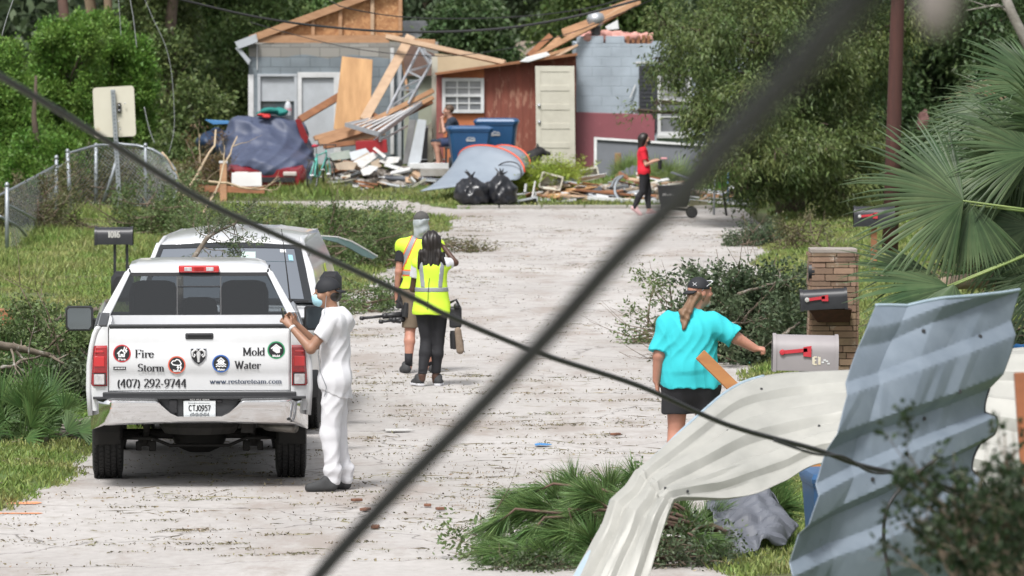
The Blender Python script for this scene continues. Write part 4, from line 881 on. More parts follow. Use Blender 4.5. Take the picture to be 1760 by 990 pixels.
# tent
t=thing('collapsed_tent','grey dome tent with orange edging sagging onto the lawn','tent',P(820,322,118.3)); Yt=118.2
m_tent=mat('grey_tent_fabric',(0.235,0.275,0.325),(0.19,0.225,0.27),scale=2,rough=.5,bump=.008,bscale=5); m_orr=mat('orange_piping',(0.75,0.10,0.035),rough=.5)
def arch(px0,py0,px1,py1,top,Y0,Y1,n=18,sk=0):
    out=[]
    for k in range(n+1):
        f=k/n; a=math.pi*f; px=px0+(px1-px0)*(1-math.cos(a))/2+sk*math.sin(a); py=py0+(py1-py0)*f; out.append(P(px,py-(math.sin(a)**.8 if 0<f<1 else 0)*top,Y0+(Y1-Y0)*f))
    return out
A=arch(788,280,902,296,38,118.9,117.7,sk=-8); B=arch(846,262,911,284,22,119.3,118.6,sk=0)
tail=[P(735,327,117.6),P(760,322,117.4),P(790,318,117.3),P(830,316,117.2),P(880,318,117.3)]
secs=[]
n=18
for k in range(n+1):
    f=k/n; g0=P(722+f*160,328-20*f,117.0+.5*f); a=A[k]; mid=g0.lerp(a,.5)-Vector((0,0,.10*math.sin(math.pi*f)+.12)); 
    row=[]
    for s in range(9):
        u=s/8; row.append(g0*(1-u)**2+mid*2*u*(1-u)+a*u*u)
    secs.append(row)
def sheet(rows,th,name,m,parent,wr=0):
    V=[p for r_ in rows for p in r_]; nn=len(rows[0]); F=[(i*nn+j,i*nn+j+1,(i+1)*nn+j+1,(i+1)*nn+j) for i in range(len(rows)-1) for j in range(nn-1)]
    mb=MB(); mb.add(V,F); o=mb.build(name,m,parent,smooth=True); s=o.modifiers.new('t','SOLIDIFY'); s.thickness=th; return o
sheet(secs,.015,'front_panel',m_tent,t)
sheet([[a.lerp(b,s/5)+Vector((0,0,-.05*math.sin(math.pi*s/5))) for s in range(6)] for a,b in zip(A,B)],.015,'roof_panel',m_tent,t)
sheet([[b.lerp(P(930,294-4*0,118.6),s/5)+Vector((0,0,-.08*math.sin(math.pi*s/5))) for s in range(6)] for b in B],.015,'back_panel',m_tent,t)
for q in (A,B):
    mb=MB(); mb.tube(q,.018,8); mb.build('orange_edge',m_orr,t,smooth=True)
mb=MB(); mb.tube(arch(848,300,895,304,24,117.9,117.6,sk=6),.012,6); mb.build('tent_pole',m_blackp,t)
# bin bags
m_bag=mat('black_bin_bag',(0.012,0.013,0.016),(0.02,0.021,0.026),scale=3,rough=.28,bump=.01,bscale=16)
for lab,px,Y,r,h,sd_ in (('black rubbish bag at the kerb nearer the tent, left of two',810,115.9,.35,.64,1),('black rubbish bag at the kerb nearer the debris pile, right of two',861,116.1,.35,.68,2)):
    c=P(px,357,Y); c.z=.09; t=thing('rubbish_bag',lab,'rubbish bag',c,'black rubbish bags at the kerb'); rr=random.Random(sd_)
    v=Vol(c+Vector((-.45,-.45,-.05)),c+Vector((.45,.45,.95)),.016); v.ell(c+Vector((0,0,h*.36)),(r,r*.9,h*.42),0); v.ell(c+Vector((0,0,h*.16)),(r*.98,r*.9,h*.22),.08); v.cone(c+Vector((0,0,h*.6)),c+Vector((0,0,h*.84)),r*.55,.06,.10)
    ph=sd_*2.1
    v.bump(lambda X,Y,Z:.018*np.sin(14*X+9*Z+ph+2*np.sin(7*Y+5*Z))+.012*np.sin(23*Z-17*X+ph*2+1.5*np.sin(11*X))+.008*np.sin(41*X+13*Z)); v.half(c,(0,0,-1)); v.build('sack',m_bag,t)
    v=Vol(c+Vector((-.3,-.3,h*.7)),c+Vector((.3,.3,h+.25)),.012); k0=c+Vector((0,0,h*.84))
    for q in range(5): v.cone(k0,k0+Vector((rr.uniform(-.14,.14),rr.uniform(-.1,.1),rr.uniform(.06,.17))),.028,.012,.02)
    v.build('knot',m_bag,t)
# black dog behind the tent
d=thing('dog','black dog with pricked ears standing behind the tent','dog',P(905,293,120.2)); o=P(905,293,120.2); o.z=.42
v=Vol(o+Vector((-.75,-.4,-.1)),o+Vector((.75,.4,1.0)),.014); q=lambda x,y,z:o+Vector((x,y,z))
v.cone(q(-.35,0,.42),q(.12,0,.44),.13,.15,.05,(1,.85,1)); v.cone(q(.10,0,.48),q(.22,0,.57),.15,.11,.06); v.ell(q(.27,0,.61),(.115,.10,.10),.05); v.cone(q(.34,0,.59),q(.46,0,.565),.062,.042,.03)
for s in (-1,1):
    v.cone(q(.24,s*.06,.68),q(.22,s*.075,.78),.04,.010,.015); v.cone(q(.12,s*.09,.40),q(.14,s*.08,.20),.06,.032,.04); v.cone(q(.14,s*.08,.20),q(.13,s*.08,.04),.03,.026,.02); v.cone(q(.13,s*.08,.025),q(.18,s*.08,.022),.028,.02,.015)
    v.cone(q(-.34,s*.08,.40),q(-.30,s*.08,.25),.085,.045,.04); v.cone(q(-.30,s*.08,.25),q(-.40,s*.08,.16),.042,.027,.02); v.cone(q(-.40,s*.08,.16),q(-.37,s*.08,.04),.026,.022,.02); v.cone(q(-.37,s*.08,.025),q(-.31,s*.08,.022),.028,.02,.015)
v.cone(q(-.45,0,.46),q(-.62,0,.36),.035,.015,.02)
v.build('body',mat('black_dog_fur',(0.012,0.012,0.014),(0.03,0.028,0.028),scale=14,rough=.8),d)
# fern-like bush and palmettos by the boards
def fan(out,c,axis,nrm,R,n,spread,droop,wd,rr,seg=5):
    """one fan leaf: ribbons radiating in a plane; appends vertices and quads to out"""
    c=Vector(c); ax=Vector(axis).normalized(); nr=Vector(nrm); nr=(nr-ax*nr.dot(ax)).normalized(); side=ax.cross(nr)
    for k in range(n):
        a=(k/(n-1)-.5)*spread*(1+rr.uniform(-.015,.015)); L=R*(0.72+.28*math.cos(a*.9))*rr.uniform(.74,1.05)
        d=(ax*math.cos(a)+side*math.sin(a)+nr*0.22*math.cos(a*2.0)).normalized(); w=d.cross(nr).normalized(); p=c.copy(); dr=droop*rr.uniform(.6,1.5); b=len(out[0]); 
        if rr.random()<.12: dr*=3
        for s in range(seg+1):
            f=s/seg; ww=wd*(.5+1.6*f if f<.35 else 1.06*(1-((f-.35)/.65)**1.6)+.03)
            tw=nr*(.25*ww); out[0].extend((p-w*ww/2+tw*0,p+nr*ww*.18,p+w*ww/2)); 
            dd=(d+Vector((0,0,-1))*dr*f*f).normalized(); p=p+dd*(L/seg)
        for s in range(seg): i=b+3*s; out[1].extend(((i,i+3,i+4,i+1),(i+1,i+4,i+5,i+2)))
m_fern=leafmat('yellow_green_fern',(0.20,0.29,0.035),(0.31,0.37,0.06),island=.3,scale=2)
m_palmet=leafmat('palmetto_leaf',(0.17,0.27,0.085),(0.25,0.33,0.12),island=.3,scale=2)
t=thing('fern_bush','yellow green feathery bush between the tent and the maroon panel','bush',P(940,312,118.4)); rr=random.Random(2); r=np.random.default_rng(2); Pn=[];Dn=[]
for k in range(230):
    b=P(rr.uniform(890,990),308,118.4+rr.uniform(-.5,.5)); b.z=.2; d=Vector((rr.gauss(0,.45),rr.gauss(0,.4),1)).normalized(); L=rr.uniform(.5,.95)
    for s in range(16):
        p=b+d*(L*s/16)+Vector((d.x,d.y,-.2))*(.25*(s/16)**2)
        for q in (-1,1): Pn.append(p); Dn.append(d*.5+Vector((q*rr.uniform(.3,1),rr.uniform(-.6,.6),.1)))
V,F=blades(np.array(Pn),np.array(Dn),.10,.022,.1,3); put('fronds',np_mesh('fronds',V,F),m_fern,t)
mb=MB(); 
for k in range(12): b=P(900+k*7,308,118.4); b.z=.15; mb.tube([b,b+Vector((rnd.uniform(-.1,.1),0,.35))],.008,4)
mb.build('stems',m_brown,t)
for k,(px,Y,n,R,hz,lab) in enumerate(((1148,118.9,15,.50,.2,'large pale palmetto clump behind the woman in red, right side'),(1088,119.2,8,.40,.35,'small pale palmetto showing left of the woman in red'),(1000,119.5,5,.22,.1,'low palmetto tuft beside the white frame of the grey board'),(1256,119,16,.42,.3,'bright green bush behind the blue pole under the oak'))):
    t=thing('palmetto',lab,'palmetto',P(px,305,Y)); b0=P(px,305,Y); b0.z=.2; out=([],[]); rr=random.Random(k+5); st=MB()
    for q in range(n):
        a=math.pi*(q+.5)/n; d=Vector((math.cos(a)*.9+rr.uniform(-.1,.1),rr.uniform(-.5,.3),math.sin(a)*1.0+.15)).normalized(); c=b0+d*rr.uniform(.15,.5)*(1 if k<2 else .6)+Vector((0,0,hz*.3)); st.tube([b0,c],.008,4)
        fan(out,c,d,Vector((0,-1,.5)),R*rr.uniform(.8,1.1),13,2.2,.25,.022,rr,4)
    put('leaves',np_mesh('leaves',[tuple(p) for p in out[0]],out[1]),m_palmet if k<3 else leafmat('bright_bush_leaf',(0.06,0.17,0.03),(0.10,0.22,0.04),island=.3),t); st.build('stems',m_palmet,t)
# ------------------------------------------------------------------ lettering with thick and thin strokes
GL={'F':(.62,[('l',.16,0,.16,1),('l',.16,1,.58,1),('l',.16,.52,.46,.52),('l',.58,1,.58,.84),('l',.46,.6,.46,.44),('s',.16,0,.26),('s',.1,1,.2)]),
'i':(.30,[('l',.15,0,.15,.62),('s',.15,0,.24),('s',.1,.62,.14),('d',.15,.86)]),
'r':(.42,[('l',.14,0,.14,.62),('s',.14,0,.24),('s',.08,.62,.12),('a',.3,.42,.16,.18,150,50),('d',.4,.54)]),
'e':(.50,[('a',.25,.31,.19,.31,5,330),('l',.08,.36,.43,.36)]),
'S':(.56,[('a',.28,.75,.19,.24,30,270),('a',.28,.26,.2,.26,90,-150),('l',.44,.87,.46,.98),('l',.09,.13,.07,.02)]),
't':(.36,[('l',.16,.12,.16,.82),('l',.03,.62,.32,.62),('a',.26,.13,.1,.12,180,300)]),
'o':(.54,[('a',.27,.31,.2,.31,0,360)]),
'm':(.86,[('l',.14,0,.14,.62),('s',.14,0,.2),('s',.09,.62,.1),('l',.42,0,.42,.45),('s',.42,0,.2),('l',.70,0,.70,.45),('s',.70,0,.2),('a',.28,.42,.14,.18,170,0),('a',.56,.42,.14,.18,170,0)]),
'M':(.94,[('l',.16,0,.16,1),('l',.16,1,.46,.08),('l',.46,.08,.76,1),('l',.78,0,.78,1),('s',.16,0,.24),('s',.78,0,.26),('s',.1,1,.18),('s',.84,1,.18)]),
'l':(.28,[('l',.14,0,.14,1.02),('s',.14,0,.24),('s',.09,1.0,.12)]),
'd':(.56,[('a',.24,.31,.18,.31,30,330),('l',.42,0,.42,1.02),('s',.37,1.0,.12),('s',.46,0,.12)]),
'W':(1.0,[('l',.12,1,.32,0),('l',.32,0,.5,.9),('l',.5,.9,.70,0),('l',.70,0,.9,1),('s',.12,1,.24),('s',.5,1,.2),('s',.9,1,.22)]),
'w':(.76,[('l',.08,.62,.24,0),('l',.24,0,.38,.58),('l',.38,.58,.53,0),('l',.53,0,.68,.62),('s',.08,.62,.16),('s',.68,.62,.16),('s',.38,.62,.14)]),
'a':(.48,[('a',.22,.16,.15,.16,20,340),('l',.37,.06,.37,.42),('a',.24,.44,.13,.18,0,150),('s',.41,.02,.1)]),
's':(.40,[('a',.2,.46,.13,.16,30,270),('a',.2,.16,.14,.16,90,-150)]),
'c':(.46,[('a',.25,.31,.19,.31,50,310)]),
'.':(.24,[('d',.12,.05)]),'-':(.36,[('b',.04,.36,.3)]),' ':(.28,[]),
'(':(.34,[('a',.38,.4,.24,.6,120,240)]),')':(.34,[('a',-.04,.4,.24,.6,60,-60)]),
'0':(.54,[('a',.27,.5,.2,.5,0,360)]),
'1':(.42,[('l',.22,0,.22,1),('s',.22,0,.28),('l',.08,.86,.22,1)]),
'2':(.54,[('a',.26,.75,.18,.25,160,-20),('l',.42,.62,.08,.05),('l',.06,.03,.48,.03),('l',.46,.03,.48,.16)]),
'4':(.56,[('l',.38,0,.38,1),('l',.38,1,.04,.3),('l',.04,.3,.52,.3),('s',.38,0,.2)]),
'5':(.52,[('l',.14,.55,.14,.97),('l',.14,.97,.44,.97),('a',.24,.31,.2,.31,120,-150)]),
'6':(.54,[('a',.27,.3,.19,.3,0,360),('a',.5,.32,.42,.7,90,180)]),
'7':(.52,[('l',.06,.97,.48,.97),('l',.47,.97,.2,0),('l',.06,.97,.06,.84)]),
'9':(.54,[('a',.27,.7,.19,.3,0,360),('a',.04,.68,.42,.7,-90,0)]),
'T':(.62,[('l',.31,0,.31,1),('l',.05,1,.57,1)]),'J':(.4,[('l',.28,.2,.28,1),('a',.14,.2,.14,.2,0,-160)]),'C':(.6,[('a',.32,.5,.25,.5,45,315)]),
'E':(.58,[('l',.12,0,.12,1),('l',.12,1,.5,1),('l',.12,.52,.42,.52),('l',.12,0,.5,0)]),'L':(.5,[('l',.12,0,.12,1),('l',.12,0,.46,0)])}
def letters(name,text,origin,h,width,m,parent,xd=(1,0,0),yd=(0,0,1),thick=.15,thin=.055,keep=True,serif=True,off=.0015):
    """flat lettering; origin = left end of the base line"""
    o=Vector(origin); xd=Vector(xd).normalized(); yd=Vector(yd).normalized(); nd=xd.cross(yd)
    tot=sum(GL[c][0] for c in text); k=width/(tot*h); V=[];F=[];cx=0
    def seg(pts):
        W_=[]
        for i in range(len(pts)):
            a=pts[max(i-1,0)]; b=pts[min(i+1,len(pts)-1)]; dx,dy=b[0]-a[0],b[1]-a[1]; L=math.hypot(dx,dy) or 1
            W_.append((-dy/L,dx/L,thin+(thick-thin)*abs(dy/L)**1.3))
        for i in range(len(pts)-1):
            n=len(V)
            for q in (i,i+1):
                nx_,ny_,w_=W_[q]; x,y=pts[q]; ww=w_/2
                V.append((x+nx_*ww,y+ny_*ww)); V.append((x-nx_*ww,y-ny_*ww))
            F.append((n,n+1,n+3,n+2))
    def rect(x0,y0,x1,y1):
        n=len(V); V.extend(((x0,y0),(x1,y0),(x1,y1),(x0,y1))); F.append((n,n+1,n+2,n+3))
    for c in text:
        adv,st=GL[c]
        for s in st:
            if s[0]=='l': seg([(cx+s[1],s[2]),(cx+s[3],s[4])])
            elif s[0]=='a':
                n=14; seg([(cx+s[1]+s[3]*math.cos(math.radians(s[5]+(s[6]-s[5])*q/n)),s[2]+s[4]*math.sin(math.radians(s[5]+(s[6]-s[5])*q/n))) for q in range(n+1)])
            elif s[0]=='s' and serif: rect(cx+s[1]-s[3]/2,s[2]-.03,cx+s[1]+s[3]/2,s[2]+.03)
            elif s[0]=='d': rect(cx+s[1]-.075,s[2]-.075,cx+s[1]+.075,s[2]+.075)
            elif s[0]=='b': rect(cx+s[1],s[2]-.05,cx+s[3],s[2]+.05)
        cx+=adv
    pts=[o+xd*(x*h*k)+yd*(y*h)+nd*(off+.00002*i/4) for i,(x,y) in enumerate(V)]
    me=bpy.data.meshes.new(name); me.from_pydata([tuple(p) for p in pts],[],F); me.update()
    return put(name,me,m,parent,keep)
# ------------------------------------------------------------------ fence, sign, poles, mailboxes
YF=105
t=thing('chain_link_fence','bent chain-link fence with galvanised posts behind the left lawn','fence',G(200,400))
def fpost(px,y0,y1,Y,r=.032,lean=0):
    mb=MB(); a=P(px+lean,y1,Y); b=P(px,y0,Y); g=float(terrain_h(a.x,Y)); a.z=min(a.z,g); mb.tube([a,b],r,8); c=b; mb.lathe([(.0,.05),(.02,.045),(.04,.01),(.04,-.02)],c,'z',10); return mb.build('post',m_galv,t,smooth=True)
fpost(12,318,445,93,.034); fpost(97,271,386,104,.032,0); fpost(116,260,365,108,.036,6); fpost(165,250,335,112,.036); fpost(250,250,345,110,.03)
for pts,r in (([P(-20,345,95),P(20,325,98),P(97,284,103.8)],.022),([P(0,372,93),P(30,388,94),P(45,405,95)],.024),([P(14,352,93),P(60,376,96)],.022),
   ([P(116,264,108),P(140,257,109),P(165,250,110),P(200,247,110),P(235,250,110),P(262,257,110),P(285,270,109.5),P(300,290,109),P(305,315,108.5),P(298,346,108)],.026),
   ([P(204,262,109.5),P(190,310,109.5),P(178,346,109.5)],.03),([P(97,290,103.8),P(118,277,107)],.02)):
    mb=MB(); mb.tube(pts,r,8); mb.build('rail',m_galv,t,smooth=True)
mb=MB(); top=[P(116,264,108.05),P(140,257,109.05),P(165,250,110.05),P(200,247,110.05),P(235,250,110.05),P(262,257,110.05),P(285,270,109.5),P(303,300,109)]
def along(pl,f):
    f=f*(len(pl)-1); i=min(int(f),len(pl)-2); return pl[i].lerp(pl[i+1],f-i)
bot=[P(116,350,108.05),P(160,352,109),P(200,354,109.5),P(235,354,109.5),P(262,354,109.5),P(280,352,109.3),P(292,350,109),P(300,346,108.5)]
n=34
for s in (-1,1):
    for k in range(-14,n+14):
        seg=[]
        for q in range(9):
            u=(k+s*14*q/8)/n
            if 0<=u<=1: seg.append(along(top,u).lerp(along(bot,u),q/8)+Vector((0,.06*math.sin(q*.9+u*5),0)))
        if len(seg)>1: mb.tube(seg,.0035,3,False)
mb.build('wire_mesh',m_galv,t); mb=MB()
for s in (-1,1):
    for k in range(-10,36):
        seg=[]
        for q in range(7):
            u=(k+s*10*q/6)/26
            if 0<=u<=1: seg.append(P(14,328,93).lerp(P(97,284,104),u).lerp(P(14,440,93).lerp(P(97,384,104),u),q/6))
        if len(seg)>1: mb.tube(seg,.0035,3,False)
mb.build('wire_mesh',m_galv,t)
t=thing('road_sign','blank cream back of a road sign on a leaning perforated steel post','sign',P(205,385,108))
m_sb=mat('sign_back',(0.60,0.57,0.48),(0.54,0.51,0.42),scale=1.5,rough=.5,c3=(0.45,0.36,0.22),c3scale=1.2,thr=.66)
mb=MB(); cs=[(159,151),(230,147),(234,234),(163,237)]; q=[P(a,b,107.9) for a,b in cs]; ring=[]
for i in range(4):
    p0,p1,p2=q[i-1],q[i],q[(i+1)%4]
    for f in range(5):
        a=f/4; A_=p1+(p0-p1).normalized()*.07; B_=p1+(p2-p1).normalized()*.07; ring.append(A_*(1-a)**2+p1*2*a*(1-a)+B_*a*a)
mb.prism(ring,(0,.006,0)); mb.build('sign_board',m_sb,t)
mb=MB(); a=P(208,386,107.83); a.z=-.2+float(terrain_h(a.x,107.8)); b=P(194,154,107.83)
mb.beam(a,b,.085,.05,up=(0,1,0)); pz=mb.build('post',m_galv,t,bevel=.006)
mb=MB()
for k in range(34):
    p=a.lerp(b,.08+k*.027); mb.lathe([(.0,0),(.011,0),(.011,-.002),(.0,-.002)],p+Vector((0,-.027,0)),'y',8)
mb.build('post_holes',m_dark,pz)
mb=MB(); mb.prism([P(202,177,107.85),P(208,177,107.85),P(208,194,107.85),P(202,194,107.85)],(0,.03,0)); mb.build('bracket',m_blackp,t)
for x,y in ((205,181),(205,190),(215,178),(204,209),(206,222),(164,229)):
    mb=MB(); mb.lathe([(.0,0),(.016,0),(.016,-.02),(.0,-.025)],P(x,y,107.84),'y',8); mb.build('bolt',m_steel,t)
m_pole=mat('red_brown_pole',(0.085,0.030,0.023),(0.042,0.018,0.015),scale=5,rough=.85,stretch=(3,3,.25),bump=.008,bscale=20)
t=thing('utility_pole','reddish brown wooden utility pole standing between the oak and the palm','pole',P(1530,445,93)); a=P(1529,446,93); a.z=-.1; b=P(1543,0,93); d=(b-a).normalized()
mb=MB(); mb.tube([a,a.lerp(b,.5),b,b+d*5],[.135,.12,.11,.09],14); mb.build('pole',m_pole,t,smooth=True)
mb=MB(); mb.beam(b+d*4.4+Vector((-1.2,-.12,0)),b+d*4.4+Vector((1.2,-.12,0)),.09,.12); mb.build('crossarm',m_pole,t)
m_cable=mat('black_cable',(0.018,0.018,0.020),(0.028,0.028,0.03),scale=30,rough=.6)
def wire(lab,pts,r,nm='overhead_wire',cat='wire',m=None,smooth_=True,sub=6,group=None,n=6,wob=0):
    def far(p,q): # carry on past the edge of the picture
        return [tuple(p[k]+(p[k]-q[k])*3*(350/max(60,math.hypot(p[0]-q[0],p[1]-q[1])*3)) if k<2 else max(2.5,p[2]+(p[2]-q[2])*1.5) for k in range(3))] if not(0<p[0]<1760 and 0<p[1]<990) else []
    pts=far(pts[0],pts[1])+pts+far(pts[-1],pts[-2])
    pts=[P(*p) for p in pts]; out=[]
    for i in range(len(pts)-1):
        p0=pts[max(i-1,0)];p1=pts[i];p2=pts[i+1];p3=pts[min(i+2,len(pts)-1)]
        for s in range(sub):
            u=s/sub; out.append(.5*((2*p1)+(p2-p0)*u+(2*p0-5*p1+4*p2-p3)*u*u+(3*p1-p0-3*p2+p3)*u**3))
    out.append(pts[-1]); mb=MB(); mb.tube(out,r,n); return tag(mb.build(nm,m or m_cable,smooth=True),lab,cat,group)
GWr='overhead wires at the top'
wire('thickest black overhead wire sagging across the whole top of the picture',[(250,-16,96),(330,4,96.5),(440,29,97),(560,46,97.5),(700,55,98),(850,50,98.5),(980,30,99),(1110,-4,99.5),(1160,-22,100)],.022,group=GWr)
wire('thin wire starting above the gable and crossing right below the thick wire',[(548,-8,99),(590,12,99),(680,28,99.5),(780,32,100),(900,28,101),(1010,14,102),(1100,-10,103)],.010,group=GWr)
wire('thin wire hanging lowest across the front of the block house',[(430,38,108),(500,58,108),(600,82,108),(700,94,109),(790,95,110),(900,78,112),(1000,50,113),(1120,0,114)],.008,group=GWr)
GD='loose wires hanging down on the left'
m_wlt=mat('pale_wire',(0.25,0.26,0.27),rough=.5)
wire('pale guy wire with a pink end in the upper left corner',[(26,-10,70),(12,30,70),(3,62,70)],.006,m=m_wlt,group=GD)
wire('thin pale wire hanging straight above the blank sign',[(203,-10,100),(206,30,100),(208,62,100)],.006,m=m_wlt,group=GD)
wire('black and pale wire hanging right of the blank sign',[(222,-10,100),(229,30,100),(235,82,100)],.008,m=m_wlt,group=GD)
wire('long thin wire looping down from the top to the fence arch',[(245,-10,103),(262,30,103),(283,75,103),(294,120,103),(299,180,103),(299,225,103),(290,264,103)],.006,m=m_wlt,group=GD)
wire('short slack wire lying behind the fence arch',[(248,184,105),(256,220,105),(266,247,105)],.009,m=m_wlt,group=GD)
# mailboxes
m_mbk=mat('black_mailbox_metal',(0.016,0.017,0.021),(0.03,0.031,0.036),scale=5,rough=.38); m_flag=mat('mailbox_flag_red',(0.50,0.035,0.05),rough=.45)
m_mgy=mat('beige_grey_mailbox_plastic',(0.30,0.275,0.28),(0.25,0.23,0.235),scale=2,rough=.5,c3=(0.2,0.18,0.18),c3scale=6,thr=.68)
def mailbox(lab,c,L,hgt,wd,m,axis_yaw,flag=True,posts=((0,.05,.05),),pm=None,group='mailboxes',flip=1,tilt=0,post=True,doorend=True,wide=None):
    """box whose long side runs along local x; c = bottom centre"""
    t=thing('mailbox',lab,'mailbox',(c[0],c[1],0),group); R=Matrix.Translation(c)@Matrix.Rotation(axis_yaw,4,'Z')@Matrix.Rotation(tilt,4,'Y')
    sec=lambda x,g=0: [Vector((x,(wd/2+g)*a,b)) for a,b in [(-1,-g),(-1,hgt-wd/2)]+[(-math.cos(q*math.pi/8),hgt-wd/2+math.sin(q*math.pi/8)*(wd/2+g)/1.0) for q in range(1,8)]+[(1,hgt-wd/2),(1,-g)]]
    mb=MB(); mb.loft([sec(-L/2),sec(L/2)]); mb.build('box_shell',m,t,xf=R,angle=30)
    for s in (-1,1):
        mb=MB(); mb.loft([sec(s*L/2,.010),sec(s*(L/2-.03),.010)] if s>0 else [sec(-L/2,.010),sec(-L/2+.03,.010)]); mb.build('door' if s*flip>0 else 'back_plate',m,t,xf=R,angle=30)
    if flag:
        mb=MB(); y=-wd/2-.012; x0=-L*.36*flip; mb.beam((x0,y,hgt*.52),(x0+.19*flip*L/.5,y,hgt*.60),.008,.032,up=(0,0,1)); xx=x0+.19*flip*L/.5; mb.prism([(xx-.035,y-.004,hgt*.42),(xx+.035,y-.004,hgt*.40),(xx+.035,y-.004,hgt*.72),(xx-.035,y-.004,hgt*.68)],(0,.008,0)); mb.build('flag',m_flag,t,xf=R)
        mb=MB(); mb.lathe([(.0,-.012),(.022,-.01),(.026,0),(.0,0)],(x0,y,hgt*.52),'y',12); mb.build('flag_pivot',m_flag if m is not m_mbk else m_chunk,t,xf=R)
    if post:
        for (px_,a,b) in posts:
            mb=MB(); mb.box((px_,0,-c[2]/2-.05),(a,b,c[2]+.1)); mb.build('post',pm or m_mbk,t,xf=R)
    return t,R
c=P(196,420,76); t,R=mailbox('black mailbox numbered on its side above the left lawn, on two thin posts',(c.x,76,c.z),.50,.225,.2,m_mbk,0,False,((0.01,.035,.035),(.17,.035,.035)))
letters('house_number','1016',R@Vector((-.075,-.1,.095)),.075,.16,m_chunk,t,thick=.26,thin=.13,off=.003)
c=P(1383,636,51); t,R=mailbox('large beige grey mailbox with a dark red flag behind the cream metal sheet',(c.x,51,c.z),.575,.31,.30,m_mgy,.0,True,((0,.1,.1),),mat('grey_post',(0.25,0.24,0.23),rough=.8),tilt=math.radians(1.2))
letters('worn_number','E1',R@Vector((.06,-.151,.06)),.065,.075,mat('worn_gold',(0.55,0.45,0.28),(0.7,0.68,0.62),scale=20,rough=.5),t,thick=.3,thin=.2,off=.003)
mb=MB()
for k,(dx,dz) in enumerate(((.15,.08),(.165,.1),(.185,.09),(.2,.07))): mb.box(R@Vector((dx,-.153,dz)),(.022,.003,.014),None)
mb.build('sticker_scraps',m_wht,t)
c=P(1502,389,88); mailbox('black mailbox with red flag on the far lawn right of the oak trunk',(c.x,88,c.z),.62,.30,.26,m_mbk,0,True,((0,.09,.09),),m_brown)
# stone pillar with two mailboxes
YP=62.0; cx=W(1434,YP); zt_=Zp(435,YP)
t=thing('stone_pillar','stacked brown ledgestone mailbox pillar behind the palm fronds','pillar',(cx,YP+.25,0))
m_led=mat('ledgestone',(0.30,0.205,0.135),(0.17,0.115,0.08),scale=5,rough=.9,island=.28,bump=.015,bscale=22,c3=(0.36,0.30,0.24),c3scale=6,thr=.6)
mb=MB(); mb.box((cx,YP+.27,zt_/2-.02),(.44,.44,zt_-.04)); mb.build('mortar_core',mat('dark_mortar',(0.07,0.06,0.05),rough=1),t)
mb=MB(); rr=random.Random(12); z=0
while z<zt_-.04:
    hh=rr.uniform(.05,.085); hh=min(hh,zt_-z) if zt_-z<.11 else hh
    for side in range(4):
        x=-.24
        while x<.235:
            ww=rr.uniform(.13,.27); ww=min(ww,.24-x) if .24-x<.3 else ww
            dp=rr.uniform(.0,.018); cc=Vector((x+ww/2,-.235-dp/2,z+hh/2)); Rm=Matrix.Rotation(side*math.pi/2,3,'Z'); cc=Rm@cc
            mb.box(Vector((cx,YP+.27,0))+cc,(ww-.008,.045+dp,hh-.008),Rm); x+=ww
    z+=hh
mb.build('stones',m_led,t,bevel=.010)
mb=MB(); mb.box((cx,YP+.27,zt_+.02),(.50,.50,.045)); mb.build('cap_stone',mat('cap_stone',(0.34,0.31,0.28),(0.22,0.19,0.17),scale=5,rough=.9),t,bevel=.008)
c=P(1413,531,YP-.25); c2=P(1418,552,YP); 
mb=MB(); 
w0=W(1385,YP-.05); mb.loft([[Vector((W(1388,YP),YP-.33,Zp(531,YP-.2))),Vector((W(1462,YP),YP-.33,Zp(531,YP-.2))),Vector((W(1462,YP),YP+.1,Zp(531,YP-.2))),Vector((W(1388,YP),YP+.1,Zp(531,YP-.2)))],[Vector((W(1405,YP),YP-.1,Zp(553,YP))),Vector((W(1460,YP),YP-.1,Zp(553,YP))),Vector((W(1460,YP),YP+.1,Zp(553,YP))),Vector((W(1405,YP),YP+.1,Zp(553,YP)))]]); mb.build('wood_bracket',m_pole,t)
mailbox('black mailbox with red flag fixed to the front of the stone pillar',(c.x+.02,YP-.26,c.z),.50,.215,.19,m_mbk,.0,True,post=False,tilt=math.radians(-3))
t=tag(MB().loft([[Vector((W(1389,YP+.2)-.0,YP+.1+.1*math.cos(a),Zp(467,YP)+.10*math.sin(a)*1.0)) for a in [2*math.pi*k/16 for k in range(16)]],[Vector((W(1399,YP+.2),YP+.1+.1*math.cos(a),Zp(467,YP)+.10*math.sin(a))) for a in [2*math.pi*k/16 for k in range(16)]]]).build('newspaper_tube',m_mbk,angle=30),'black round newspaper tube end on the left side of the stone pillar','newspaper tube')
# black wheeled cart by the woman in red
YC2=110.9; t=thing('garden_cart','black wheeled tub cart at the kerb right of the woman in red','cart',P(1162,374,YC2))
x0,x1=W(1131,YC2),W(1186,YC2); zt_,zb_=Zp(322,YC2),Zp(352,YC2)
mb=MB(); q=lambda a,b,z,g:[Vector((a+g,YC2-.22+g,z)),Vector((b-g,YC2-.22+g,z)),Vector((b-g,YC2+.22-g,z)),Vector((a+g,YC2+.22-g,z))]
mb.loft([q(x0,x1,zb_-.03,.07),q(x0,x1,zb_+.1,.03),q(x0,x1,zt_,0),q(x0-.0,x1,zt_+.03,-.02),q(x0,x1,zt_+.03,.02),q(x0,x1,zb_+.1,.06)]); mb.build('tub',m_blackp,t,bevel=.01)
mb=MB(); mb.beam((x0+.08,YC2-.16,zb_),(x0+.08,YC2-.16,0),.035,.035); mb.beam((x0+.08,YC2+.16,zb_),(x0+.08,YC2+.16,0),.035,.035); mb.beam((x0+.08,YC2,zb_-.03),(x1-.02,YC2,zb_-.1),.05,.05); mb.build('frame',m_blackp,t)
